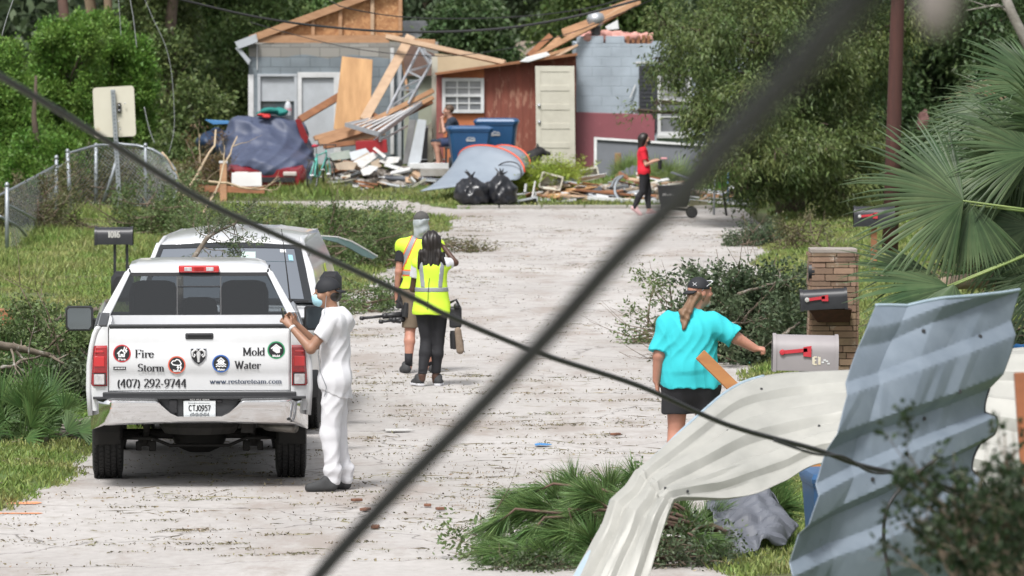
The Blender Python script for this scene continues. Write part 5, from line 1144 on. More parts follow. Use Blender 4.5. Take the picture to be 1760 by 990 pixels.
for s in (-1,1):
    mb=MB(); mb.lathe([(.0,-.03),(.09,-.03),(.11,0),(.09,.03),(.0,.03)],(x1+.03,YC2+s*.22,.11),'y',18); mb.build('wheel',m_rub,t)
for k,dx in enumerate((.10,.14,.17,.20,.23,.27,.30)):
    pass
mb=MB(); 
for k,(dx,hh) in enumerate(((.10,.05),(.125,.05),(.15,.05),(.18,.03),(.205,.03),(.225,.045),(.245,.05),(.27,.03),(.30,.03))): mb.box((x0+dx,YC2-.232+.0,zb_+.17+hh/2),(.014,.004,hh))
mb.build('white_marking',m_chunk,t)
t=thing('wood_post','square wooden post standing behind the debris pile','post',P(1062,305,119.5)); mb=MB(); a=P(1062,306,119.5); a.z=.1; mb.beam(a,P(1062,263,119.5),.13,.13); mb.build('post',mat('tan_post',(0.30,0.20,0.10),(0.2,0.13,0.07),scale=5,rough=.9),None,bevel=.01).parent=None
bpy.data.objects.remove(t); tag(bpy.data.objects['post.%03d'%(len([o for o in bpy.data.objects if o.name.startswith('post')])-0)] if False else [o for o in bpy.data.objects if o.name.startswith('post') and o.parent is None][-1],'square wooden post standing behind the debris pile','post')
for lab,a,b,Y,r,m in (('blue rod standing in the grass under the oak',(1252,272),(1251,346),113,.018,mat('blue_rod',(0.15,0.30,0.48),rough=.5)),
   ('dark iron stake leaning under the oak beside the cart',(1233,262),(1249,372),112,.022,m_blackp),('pale grey rod upright between the cart and the dark stake',(1228,300),(1227,374),112.4,.022,m_galv),
   ('thin silver rod slanting over the grass right of the cart',(1237,334),(1300,362),112.5,.015,m_galv)):
    mb=MB(); mb.tube([P(*a,Y),P(*b,Y)],r,8); tag(mb.build('rod',m,smooth=True),lab,'rod')
# ------------------------------------------------------------------ debris pile at the far kerb
GP='boards in the kerbside debris pile'
def xyb(px,py,Y): return P(px,py,Y)
def flat(lab,nm,pts,th,m,cat='board'):
    ps=[P(*q) for q in pts]; mb=MB(); mb.prism(ps,(0,0,-th)); return tag(mb.build(nm,m,bevel=.005),lab,cat,GP)
flat('wide white door panel lying at the front left of the debris pile','door_panel',[(913,352,116.4),(1022,354,116.4),(1036,345,118.0),(940,336,118.2)],.05,m_lgrey)
flat('smaller white door panel lying at the front right of the debris pile','door_panel',[(1030,358,116.3),(1061,360,116.3),(1066,346,117.8),(1040,345,117.8)],.05,m_lgrey)
for k,(lab,a,b,w_,h_,m) in enumerate((
 ('long tan lumber edge under the wide white door panel',(908,358,116.2),(1028,362,116.2),.05,.11,m_lum2),
 ('short tan lumber edge under the smaller white panel',(1031,362,116.1),(1061,364,116.1),.05,.08,m_lum2),
 ('tan board slanting up off the right end of the front panel',(1058,362,116.3),(1070,350,116.8),.05,.07,m_brown),
 ('wide orange tan plywood piece on top of the front panels',(938,340,117.2),(1010,318,118.4),.50,.02,m_ply),
 ('tan board end beside the wide plywood piece',(985,326,117.4),(1040,318,118.4),.35,.02,m_ply),
 ('long thin reddish brown strip across the middle of the pile',(990,326,117.2),(1175,344,117.4),.04,.05,m_brown),
 ('dark grey gutter strip lying under the reddish strip',(966,342,117.0),(1080,334,117.4),.16,.03,mat('dark_gutter',(0.05,0.055,0.065),(0.10,0.105,0.11),scale=4,rough=.5)),
 ('white gutter lying across the right half of the pile',(1010,340,116.9),(1160,350,116.7),.13,.07,m_wht),
 ('long white slat resting high on the right half of the pile',(1060,332,117.6),(1190,326,118.0),.06,.07,m_wht),
 ('grey white slat in the middle of the pile under the branch',(1035,318,118.2),(1090,316,118.5),.13,.02,m_chunk),
 ('white stake leaning at the left end of the debris pile',(905,360,116.3),(922,336,117.0),.03,.08,m_chunk),
 ('thin upright white stick at the left end of the debris pile',(914,346,116.6),(920,312,116.9),.03,.05,m_chunk),
 ('short white picket near the black bags',(902,330,117.0),(904,316,117.0),.05,.05,m_wht),
 ('low white rail lying toward the black bags',(884,335,116.8),(932,330,117.4),.05,.03,m_wht),
 ('pale plank on the grass to the right of the cart',(1195,345,116.0),(1300,352,116.2),.10,.05,m_wht),
 ('orange tan beam beyond the cart under the oak',(1214,336,117.2),(1296,341,117.4),.06,.08,m_lum),
 ('green grey board end behind the cart',(1185,352,115.6),(1215,356,115.8),.04,.22,mat('khaki_board',(0.20,0.19,0.11),rough=.8)),
 ('white foam piece lying low at the right end of the pile',(1190,372,113.4),(1250,371,113.8),.10,.05,m_chunk),
 )):
    plank('board',lab,'board',a,b,w_,h_,m,GP,up=(0,0,1))
for lab,a,b,Y in (('cream drawer box on its side at the left top of the debris pile',(929,300),(965,325),117.8),('cream drawer box in the middle top of the debris pile',(1000,290),(1028,308),118.6),('grey plastic crate at the left foot of the debris pile',(892,342),(925,362),116.5)):
    m=m_cream if 'cream' in lab else m_lgrey; t=thing('drawer_box' if 'cream' in lab else 'crate',lab,'box',P(a[0],b[1],Y)); p0,p1=P(a[0],b[1],Y),P(b[0],a[1],Y); w_=p1.x-p0.x; h_=p1.z-p0.z; Rr=Matrix.Rotation(.25 if 'left top' in lab else -.2,3,'Y'); c=(p0+p1)/2
    mb=MB(); mb.box(c+Vector((0,.12,0)),(w_,.02,h_),Rr); mb.build('bottom_board',m,t)
    for s in (-1,1):
        mb=MB(); mb.box(c+Rr@Vector((s*w_/2,0,0)),(.03,.25,h_),Rr); mb.build('side_board',m,t); mb=MB(); mb.box(c+Rr@Vector((0,0,s*h_/2)),(w_,.24,.03),Rr); mb.build('side_board',m,t)
wire('pale flexible hose arching over the debris pile',[(1050,322,117.5),(1058,308,117.5),(1070,303,117.4),(1060,312,117.2),(1057,330,117),(1066,345,116.8),(1082,358,116.5)],.03,'hose','hose',m_galv,n=8)
def splinters(lab,n,xr,yr,hf,seed,m,L=(.15,.6)):
    rr=random.Random(seed); mb=MB()
    for k in range(n):
        x=rr.uniform(*xr); y=rr.uniform(*yr); z=float(base_h(x,y))+rr.random()*hf(x,y)+.03; a=rr.uniform(-.5,.5)+(math.pi/2 if rr.random()<.2 else 0); e=rr.gauss(0,.25); Lk=rr.uniform(*L); d=Vector((math.cos(a)*math.cos(e),math.sin(a)*math.cos(e),math.sin(e)))*Lk/2; mb.beam(Vector((x,y,z))-d,Vector((x,y,z))+d,rr.choice((.05,.09,.14,.2)),rr.choice((.012,.02,.04)),up=(rr.gauss(0,.4),rr.gauss(0,.4),1))
    return tag(mb.build('debris',m),lab,'debris',kind='stuff')
for k,(m,nn) in enumerate(((m_lgrey,26),(m_lum2,22),(m_brown,24),(m_wht,22),(m_cream,14),(m_slate,12))):
    splinters('splintered boards of one colour scattered through the kerbside pile',nn*2,(W(900,117),W(1290,117)),(116.9,119.2),lambda x,y:(.42 if x<W(1190,117) else .15)*math.exp(-((y-118.2)/.8)**2)+.04,60+k,m)
    splinters('splintered boards of one colour scattered under the fallen timbers',nn,(W(570,120),W(745,120)),(119.7,121.2),lambda x,y:.15+.45*(y-119.7)/1.5,80+k,m)
v=Vol((W(895,117),115.9,0),(W(1300,117),119.6,.75),.04); rr=random.Random(19)
for k in range(150):
    x=rr.uniform(W(905,117),W(1290,117)); y=rr.uniform(117.7,119.2); f=.6 if x<W(1190,117) else .4; z=.15+f*.38*math.exp(-((y-118)/.9)**2)*rr.random(); v.cone((x,y,z),(x+rr.uniform(-.35,.35),y+rr.uniform(-.2,.2),z+rr.uniform(-.03,.05)),rr.uniform(.03,.10),.04,.01)
v.bump(lambda X,Y,Z:.02*np.sin(37*X+9*Z)*np.sin(31*Y)*np.sin(41*Z)); tag(v.build('rubble',mat('pile_mix',(0.34,0.27,0.20),(0.08,0.06,0.045),scale=5,rough=.95,contrast=.12,c3=(0.5,0.48,0.46),c3scale=4,thr=.58)),'small mixed rubble inside the kerbside debris pile','rubble',kind='stuff')
# ------------------------------------------------------------------ downed branches and brush
def sticks(lab,nm,a,b,r,m,cat='branch',group=None,kids=2,depth=1,seed=1,sag=.05,twl=.5):
    """one fallen limb from pixel a to b with side twigs"""
    rr=random.Random(seed); A_=P(*a); B_=P(*b); mb=MB(); n=8; pts=[]
    for i in range(n+1):
        f=i/n; p=A_.lerp(B_,f)+Vector((rr.uniform(-1,1),rr.uniform(-1,1),rr.uniform(-1,1)))*sag*(A_-B_).length*.3; pts.append(p)
    mb.tube(pts,[r*(1-.55*i/n) for i in range(n+1)],8)
    L=(A_-B_).length
    for k in range(kids):
        i=rr.randint(2,n-1); d=((B_-A_).normalized()+Vector((rr.gauss(0,.6),rr.gauss(0,.5),rr.gauss(0,.6)))); wood(mb,pts[i],d,L*twl*rr.uniform(.5,1),r*.45,rr,depth,0,2,5)
    return tag(mb.build(nm,m,smooth=True),lab,cat,group)
m_limb=mat('lichen_grey_limb',(0.20,0.165,0.13),(0.10,0.08,0.06),scale=14,rough=.95,bump=.01,c3=(0.34,0.33,0.30),c3scale=9,thr=.58)
m_pale=mat('stripped_pale_branch',(0.50,0.40,0.27),(0.36,0.27,0.18),scale=6,rough=.8)
m_twig=mat('twig_brown',(0.12,0.085,0.06),(0.19,0.15,0.11),scale=8,rough=.95)
def brush(lab,x0px,x1px,pyt,pyb,Y,dep,n,lm,seed,leaf=(.07,.026),nst=60,clump=.06,cat='brush pile',r=.008,up=.5,per=10,group=None,ribs=6,nm='brush_pile',conc=.6):
    """a heap of leafy broken branches resting on the ground"""
    a,b=W(x0px,Y),W(x1px,Y); c=((a+b)/2,Y,float(max(terrain_h((a+b)/2,Y),0))); h_=(pyb-pyt)*Y/FPX; t=thing(nm,lab,cat,c,group); rr=random.Random(seed); mb=MB(); col=[]
    for k in range(nst):
        x=rr.uniform(a+.1*(b-a),b-.1*(b-a)); y=Y+rr.uniform(-dep,dep)*.8; e=1-abs((x-(a+b)/2)/((b-a)/2))**2; z=c[2]+rr.random()**1.3*h_*.7*max(.15,e)
        d=Vector((rr.gauss(0,1),rr.gauss(0,.7),rr.gauss(.1,up))); wood(mb,(x,y,z),d,rr.uniform(.3,1.0)*min(1,h_*1.3),r*rr.uniform(.6,2.2),rr,1,0,2,4,col)
    mb.build('branches',m_twig,t,smooth=True)
    rn=np.random.default_rng(seed); col=[(p,d) for p,d in col if p.z>c[2]-.02 and p.z<c[2]+h_*1.15 and a-.15<p.x<b+.15]; idx=rn.choice(len(col),n//per); Pc=np.repeat(np.array([col[i][0] for i in idx]),per,0); Dc=np.repeat(np.array([col[i][1] for i in idx]),per,0)
    Pc=Pc+rn.normal(size=Pc.shape)*clump; Pc[:,2]=np.maximum(Pc[:,2],c[2]+.01)
    V,F=blades(Pc,Dc*.8+rn.normal(size=Pc.shape)*.7,leaf[0]*rn.uniform(.5,1.2,len(Pc)),leaf[1],.1,seed); put('foliage',np_mesh('foliage',V,F),lm,t); return t
L_br=leafmat('wilting_leaves',(0.075,0.135,0.040),(0.15,0.19,0.08),island=.4,scale=2)
L_br2=leafmat('brush_dark_leaves',(0.050,0.085,0.042),(0.105,0.135,0.072),island=.4,scale=2)
L_vine=leafmat('undergrowth_leaves',(0.075,0.10,0.035),(0.14,0.12,0.06),island=.45,scale=1.4)
GB='piles of fallen branches along the road'
brush('large heap of dark leafy branches on the verge behind the man in turquoise',1165,1400,462,602,66.5,.9,34000,L_br2,31,nst=170,group=GB,clump=.06,leaf=(.075,.03))
brush('small leafy bundle of branches on the right lawn in front of the oak',1260,1340,375,412,98,.6,3200,L_br2,32,nst=50,group=GB)
brush('low thin branch bundle on the right lawn nearer the far mailbox',1340,1440,350,408,95,.6,1300,L_vine,33,nst=26,group=GB,up=.9)
brush('brush heap on the left verge just behind the white van roof',300,520,374,440,94,1.5,13000,L_br,34,nst=110,group=GB)
brush('brush heap on the left verge ahead of the man in the orange trimmed vest',500,690,388,478,90,1.6,16000,L_br,35,nst=130,group=GB)
brush('thin spray of bare twigs lying on the road right of the vest wearers',700,850,420,440,95.5,.5,900,L_vine,36,nst=30,group=GB,up=.1)
brush('wind-thrown brush under the chain-link fence at the far left',-20,120,330,440,100,1.2,9000,L_vine,37,nst=90,group=GB)
brush('tangle of vines and brush behind the bent fence arch',90,330,270,372,113,1.3,15000,L_vine,38,nst=130,group=GB,leaf=(.08,.03))
brush('leafy brush on the verge below the blank sign',210,330,330,420,100,1.2,9000,L_br,39,nst=70,group=GB)
brush('brown dry brush beside the dark blue tarpaulin',310,380,200,300,119,.6,5000,leafmat('dry_leaves',(0.16,0.09,0.045),(0.09,0.085,0.03),island=.4),40,nst=50,group=GB)
brush('brush scraps on the road edge behind the van',585,660,478,540,77,.7,2200,L_br,41,nst=30,group=GB,up=.15)
brush('small green sprig sticking up at the road edge below the man in turquoise',1125,1165,735,790,47.2,.15,160,L_br,42,leaf=(.05,.03),nst=7,group=GB,up=1.5)
brush('leafy tip of a branch poking out in front of the heap on the verge',1080,1200,455,560,70,.5,1500,L_br,43,nst=24,group=GB,up=.9)
sticks('cut pale branch end poking from the dark heap toward the pillar','branch',(1330,588,64.5),(1375,556,65.5),.025,m_limb,seed=3,kids=1)
sticks('long bare grey branch lying across the top of the dark heap','branch',(1270,505,65.8),(1345,482,66.5),.022,m_limb,seed=4)
sticks('bare twiggy branch low across the middle of the dark heap','branch',(1240,560,65.2),(1340,545,65.6),.014,m_limb,seed=5,kids=4)
GS='pale stripped branches near the far driveway'
sticks('tall crooked pale branch rising in front of the covered car, left one','branch',(285,390,101),(377,228,103),.035,m_pale,'branch',GS,3,1,6,.10,.4)
sticks('second pale branch leaning right of the tall crooked one','branch',(345,385,101),(412,232,102),.024,m_pale,'branch',GS,2,1,7,.10,.35)
sticks('low pale branch arching over the grass below the white board','branch',(360,310,104),(470,330,104),.024,m_pale,'branch',GS,3,1,8,.08,.4)
sticks('pale bare branch leaning beside the bent fence arch','branch',(278,260,104),(330,340,104),.02,m_pale,'branch',GS,2,1,9,.08,.4)
GL_='grey limbs on the left verge'
sticks('thick lichen covered limb crossing the left lawn toward the pickup','limb',(-30,590,59),(192,518,62),.062,m_limb,'branch',GL_,1,1,12,.05,.2)
sticks('thinner limb forking down from the thick lichen covered limb','limb',(48,552,59.2),(152,612,57.8),.032,m_limb,'branch',GL_,3,1,13,.05,.3)
sticks('grey limb with a torn end low at the left edge of the picture','limb',(-25,588,56.5),(98,614,57),.05,m_limb,'branch',GL_,3,1,14,.05,.35)
sticks('thin crooked limb low on the left beneath the torn grey limb','limb',(-20,640,55.6),(70,612,56.2),.022,m_limb,'branch',GL_,4,1,15,.08,.5)
sticks('bare twigs dangling in front of the left verge bushes','limb',(20,600,56),(44,690,55.5),.012,m_limb,'branch',GL_,5,1,16,.08,.6)
t=slabthing('split_wood','reddish split wood chunk on the lawn at the left edge','wood chunk',[(-5,532),(22,534),(26,550),(16,560),(-5,560)],70,.3,m_brown,0)
sticks('splintered pale end of a limb left of the pickup taillight','limb',(0,612,58),(44,596,58),.04,m_pale,'branch',GL_,0,0,17,.03)
brush('dense bushes of mixed leaves on the verge left of the pickup',-30,160,560,706,58.5,1.0,26000,L_br,45,nst=130,group='bushes left of the pickup',nm='bush',cat='bush',leaf=(.06,.026))
brush('dark green bush behind the curved concrete edge left of the pickup',40,170,640,715,57.5,.8,8000,L_br2,46,nst=60,group='bushes left of the pickup',nm='bush',cat='bush',leaf=(.07,.03))
m_pg=leafmat('saw_palmetto_leaf',(0.050,0.115,0.035),(0.11,0.18,0.055),island=.3,scale=2)
for k,(px,py,Y,n,R,lab) in enumerate(((40,640,57.5,26,.52,'bright palmetto leaves under the grey limbs on the left verge'),(15,765,53.2,30,.42,'dark blue green palmetto clump at the left edge beside the lawn'),(70,775,53.6,22,.30,'low palmetto clump touching the curved concrete edge'),(20,700,55,26,.45,'palmetto clump in the middle at the left edge of the picture'))):
    t=thing('palmetto',lab,'palmetto',P(px,py+8,Y),'palmettos left of the pickup'); b0=P(px,py+8,Y); b0.z=.05; out=([],[]); rr=random.Random(k+50); st=MB()
    for q in range(n):
        a=math.pi*(q+.5)/n; d=Vector((math.cos(a)*.9+rr.uniform(-.2,.2),rr.uniform(-.7,.4),math.sin(a)*.8+.15)).normalized(); bb=b0+Vector((rr.uniform(-.25,.25),rr.uniform(-.2,.2),0)); c=bb+d*rr.uniform(.1,.4); st.tube([bb,c],.006,4)
        fan(out,c,d,Vector((rr.uniform(-.4,.4),-1,.6)),R*rr.uniform(.7,1.0),15,2.3,.3,.019,rr,4)
    put('leaves',np_mesh('leaves',[tuple(p) for p in out[0]],out[1]),m_pg,t); st.build('stems',m_pg,t)
# bent green and white metal strip thrown behind the van
t=thing('metal_strip','bent white edged dark green metal strip lying on the brush behind the van','metal strip',P(600,425,80))
pts=[(552,407),(580,409),(605,417),(628,430),(648,442)]; lo=[(552,411),(578,417),(600,427),(622,440),(640,446)]
V=[P(a,b,79.5+i*.2) for i,(a,b) in enumerate(pts)]+[P(a,b,79.2+i*.2) for i,(a,b) in enumerate(lo)]
mb=MB(); mb.add(V,[(i,i+1,i+6,i+5) for i in range(4)]); o=mb.build('strip',mat('dark_green_sheet',(0.03,0.07,0.06),(0.05,0.10,0.09),scale=5,rough=.4),t); s=o.modifiers.new('s','SOLIDIFY'); s.thickness=.01
mb=MB(); mb.tube([p+Vector((0,-.01,.01)) for p in V[:5]],.016,6); mb.build('white_edge',m_chunk,t)
# ------------------------------------------------------------------ pickup
m_paint=mat('white_car_paint',(0.65,0.66,0.68),(0.55,0.555,0.56),scale=1.6,detail=9,rough=.28,coat=.7,spec=.5)
m_chrome=mat('chrome',(0.80,0.81,0.82),rough=.07,metal=1.0)
m_trim=mat('dark_trim',(0.03,0.031,0.034),rough=.5); m_under=mat('underbody_black',(0.008,0.008,0.008),(0.02,0.018,0.016),scale=9,rough=.7)
m_red=mat('tail_lamp_red',(0.42,0.008,0.014),(0.20,0.004,0.008),scale=16,rough=.12,coat=1,stretch=(1,1,3)); m_redl=mat('tail_lamp_bright_red',(0.50,0.014,0.018),rough=.15,coat=1); m_lens=mat('clear_lens',(0.62,0.60,0.60),(0.35,0.33,0.34),scale=30,rough=.12,coat=1)
m_decal=mat('decal_black',(0.015,0.015,0.018),rough=.5); m_decw=mat('decal_white',(0.75,0.75,0.76),rough=.5)
def glassmat(name,tint,frac,rough=.03):
    m=bpy.data.materials.new(name); m.use_nodes=True; nt=m.node_tree; N=nt.nodes; L=nt.links; N.remove(N['Principled BSDF']); out=[n for n in N if n.type=='OUTPUT_MATERIAL'][0]
    tr=N.new('ShaderNodeBsdfTransparent'); tr.inputs[0].default_value=tuple(tint)+(1,); gl=N.new('ShaderNodeBsdfGlossy'); gl.inputs['Roughness'].default_value=rough; gl.inputs['Color'].default_value=(.72,.76,.8,1)
    fr=N.new('ShaderNodeFresnel'); fr.inputs[0].default_value=1.5; df=N.new('ShaderNodeBsdfDiffuse'); df.inputs[0].default_value=(.30,.33,.34,1)
    m1=N.new('ShaderNodeMixShader'); m1.inputs[0].default_value=frac; L.new(tr.outputs[0],m1.inputs[1]); L.new(df.outputs[0],m1.inputs[2])
    ms=N.new('ShaderNodeMixShader'); L.new(fr.outputs[0],ms.inputs[0]); L.new(m1.outputs[0],ms.inputs[1]); L.new(gl.outputs[0],ms.inputs[2]); L.new(ms.outputs[0],out.inputs['Surface']); return m
m_tint=glassmat('tinted_rear_glass',(0.26,0.28,0.30),.012); m_wsc=glassmat('windscreen_glass',(0.42,0.47,0.47),.30,.05)  # van windscreen: pale diffuse share paints in the reflected sky
YT=48.7; tx=P(343,700,YT).x; TR=thing('pickup_truck','white pickup truck with company lettering on its tailgate, parked on the left','pickup truck',(tx,YT,0),rz=.055)
TM=Matrix.Translation((tx,YT,0))@Matrix.Rotation(.055,4,'Z')
def interp(x,xs,ys): return float(np.interp(x,xs,ys))
def hw(z): return interp(z,[.45,.62,.85,1.05,1.2,1.3,1.345,1.372],[.90,.915,.930,.925,.905,.880,.860,.835])
def arc_pts(cy,cz,r,a0,a1,n): return [(cy+r*math.cos(math.radians(a0+(a1-a0)*k/n)),cz+r*math.sin(math.radians(a0+(a1-a0)*k/n))) for k in range(n+1)]
def side_panel(M,name,outline,hwf,zs,mirror,m,parent,th=.05,ys_=()):
    bm=bmesh.new(); f=bm.faces.new([bm.verts.new((0,y,z)) for y,z in outline]); bmesh.ops.triangulate(bm,faces=[f])
    for z in zs: bmesh.ops.bisect_plane(bm,geom=bm.verts[:]+bm.edges[:]+bm.faces[:],plane_co=(0,0,z),plane_no=(0,0,1))
    for y in ys_: bmesh.ops.bisect_plane(bm,geom=bm.verts[:]+bm.edges[:]+bm.faces[:],plane_co=(0,y,0),plane_no=(0,1,0))
    for v in bm.verts: v.co.x=hwf(v.co.y,v.co.z)*mirror
    bmesh.ops.dissolve_limit(bm,angle_limit=.0001,verts=bm.verts,edges=bm.edges)
    bm.normal_update()
    me=bpy.data.meshes.new(name); bm.to_mesh(me); bm.free(); me.transform(M); me.polygons.foreach_set('use_smooth',[True]*len(me.polygons)); me.set_sharp_from_angle(angle=.6); o=put(name,me,m,parent); s=o.modifiers.new('s','SOLIDIFY'); s.thickness=th; s.offset=0; return o
ol=[(.0,.62),(.75,.58)]+arc_pts(1.24,.40,.47,157,23,12)+[(1.75,.42),(3.95,.42)]+arc_pts(4.48,.40,.46,180,0,12)[0:]+[(5.02,.5),(5.25,.55),(5.32,.9),(5.22,1.10),(3.85,1.24),(3.75,1.372),(1.92,1.372),(0.0,1.372)]
def thw(y,z): return hw(z)-(.10*max(0,(y-4.6)/.7)**2)
for s in (-1,1): side_panel(TM,'side_panel',ol,lambda y,z:thw(y,z),(.62,.85,1.05,1.2,1.3,1.345),s,m_paint,TR,.04,(4.6,4.9))
# rear corner faces beside the lamps, bed rails, bed floor, front bulkhead
for s in (-1,1):
    mb=MB(); rows=[]
    for z in (.66,.82,.865,1.21,1.28,1.33,1.365):
        rows.append([Vector((s*.765,0.0,z)),Vector((s*(hw(z)-.035),0.0,z)),Vector((s*(hw(z)-.008),.02,z)),Vector((s*(hw(z)+.0),.055,z))])
    V=[p for r_ in rows for p in r_]; mb.add(V,[(i*4+j,i*4+j+1,(i+1)*4+j+1,(i+1)*4+j) for i in range(len(rows)-1) for j in range(3)])
    mb.build('corner_panel',m_paint,TR,xf=TM,angle=40)
    mb=MB(); mb.box((s*.825,.95,1.374),(.095,1.9,.02)); mb.build('bed_rail',m_trim,TR,xf=TM,bevel=.006)
    mb=MB(); mb.box((s*.765,.95,1.05),(.03,1.88,.62)); mb.build('bed_wall',m_paint,TR,xf=TM)
    # tail lamps
    t_=MB(); rows=[]
    for z,g in ((.868,0),(.885,.012),(1.19,.016),(1.208,0)):
        w0=.772; w1=hw(z)-.012; rows.append([Vector((s*w0,-.004-g,z)),Vector((s*(w0+.05),-.012-g,z)),Vector((s*(w1-.03),-.010-g*.8,z)),Vector((s*w1,.028-g*.2,z)),Vector((s*(w1+.014),.07,z)),Vector((s*(w1+.002),.075,z)),Vector((s*w0,.05,z))])
    t_.loft(rows); lamp=t_.build('tail_light',m_red,TR,xf=TM,angle=35)
    b=MB(); b.box((s*.838,-.027,1.075),(.088,.010,.085)); b.box((s*.838,-.027,1.158),(.075,.008,.018)); b.build('bright_segment',m_redl,lamp,xf=TM,bevel=.006)
    b=MB(); b.box((s*.838,-.027,.925),(.088,.014,.088)); b.build('reversing_lamp',m_lens,lamp,xf=TM,bevel=.01)
    b=MB(); b.beam((s*.782,-.03,.975),(s*.895,-.03,.975),.004,.008,up=(0,0,1)); b.beam((s*.786,-.03,.875),(s*.786,-.03,.975),.004,.008,up=(1,0,0)); b.build('lamp_divider',m_trim,lamp,xf=TM)
mb=MB(); mb.box((0,.95,.76),(1.5,1.88,.05)); mb.box((0,1.9,1.06),(1.5,.04,.6)); mb.build('bed_floor',m_paint,TR,xf=TM)
# tailgate
prof=[(.822,.012),(.83,-.004),(.93,-.006),(.98,-.010),(1.0,-.019),(1.06,-.022),(1.16,-.020),(1.185,-.010),(1.24,-.007),(1.29,-.004),(1.33,.004),(1.352,.02),(1.360,.045)]
mb=MB(); secs=[]
for s in (-.757,-.745,.745,.757):
    g=0 if abs(s)<.75 else .008; secs.append([Vector((s,y+g,z)) for z,y in prof]+[Vector((s,.075,1.360)),Vector((s,.075,.822))])
mb.loft(secs); tg=mb.build('tailgate',m_paint,TR,xf=TM,angle=25)
mb=MB(); mb.box((0,.045,1.370),(1.52,.085,.022)); mb.build('tailgate_cap',m_trim,tg,xf=TM,bevel=.006)
mb=MB(); mb.box((0,-.008,1.285),(.235,.022,.052)); hd_=mb.build('handle_recess',m_trim,tg,xf=TM,bevel=.012)
mb=MB(); mb.box((0,-.024,1.297),(.20,.014,.022)); mb.build('handle',mat('handle_black',(0.022,0.022,0.025),rough=.35),tg,xf=TM,bevel=.006)
for s in (-1,1):
    mb=MB(); mb.box((s*.7605,.02,1.09),(.006,.03,.54)); mb.build('panel_gap',m_dark,TR,xf=TM)
mb=MB(); mb.box((0,-.0,.792),(1.62,.06,.05)); mb.build('bumper_step_pad',m_trim,TR,xf=TM,bevel=.008)
tp=lambda px,py,y=-.028: TM@Vector(((px-343)/205.3,y,CAMZ-(py-HORIZ)/205.3))
xdir=TM.to_3x3()@Vector((1,0,0))
def yat(z): return interp(z,[p[0] for p in prof],[p[1] for p in prof])
def tgtext(txt,px0,px1,pyb,hpx,m=m_decal,thick=.16,thin=.06):
    z=CAMZ-(pyb-HORIZ)/205.3; y=min(yat(z),yat(z+hpx/205.3))-.003; letters('lettering',txt,tp(px0,pyb,y),hpx/205.3,(px1-px0)/205.3,m,tg,xd=xdir,thick=thick,thin=thin)
tgtext('Fire',232,265,614,13.2); tgtext('Storm',237,283,638,13.0); tgtext('Mold',417,456,611,13.2); tgtext('Water',403,448,634,13.0)
tgtext('(407) 292-9744',201,321,665.5,14.0); tgtext('www.restoreteam.com',360.5,485,660,8.6,mat('decal_slate_blue',(0.05,0.065,0.10),rough=.5),.15,.07)
def disc(c,r,y,m,name,parent,n=36,z0=0):
    mb=MB(); ring=[Vector((c[0]+r*math.cos(2*math.pi*k/n),y,c[1]+r*math.sin(2*math.pi*k/n))) for k in range(n)]; mb.add(ring+[Vector((c[0],y,c[1]))],[(k,n,(k+1)%n) for k in range(n)]); return mb.build(name,m,parent,xf=TM)
def strokes(c,S,lines,m,parent,y,wd=.09,name='pictogram',polys=()):
    mb=MB(); e=0
    for ln in lines:
        for a,b in zip(ln[:-1],ln[1:]):
            e+=1; mb.beam((c[0]+a[0]*S,y-.0002*(e%7),c[1]+a[1]*S),(c[0]+b[0]*S,y-.0002*(e%7),c[1]+b[1]*S),.002,wd*S,up=(1,0,0)) if False else None
            dx,dz=b[0]-a[0],b[1]-a[1]; L=math.hypot(dx,dz) or 1; nx_,nz_=-dz/L*wd/2,dx/L*wd/2; ex,ez=dx/L*wd*.3,dz/L*wd*.3
            q=[(a[0]-ex+nx_,a[1]-ez+nz_),(a[0]-ex-nx_,a[1]-ez-nz_),(b[0]+ex-nx_,b[1]+ez-nz_),(b[0]+ex+nx_,b[1]+ez+nz_)]
            mb.add([(c[0]+u*S,y-.00008*e,c[1]+v_*S) for u,v_ in q],[(0,1,2,3)])
    for pl in polys: mb.add([(c[0]+u*S,y+.0003,c[1]+v_*S) for u,v_ in pl],[tuple(range(len(pl)))])
    mb.build(name,m,parent,xf=TM)
rings={'Fire':(210,607,(0.50,0.03,0.04)),'Storm':(304,627,(0.62,0.12,0.07)),'Water':(380,625,(0.03,0.12,0.42)),'Mold':(475,602,(0.03,0.28,0.12))}
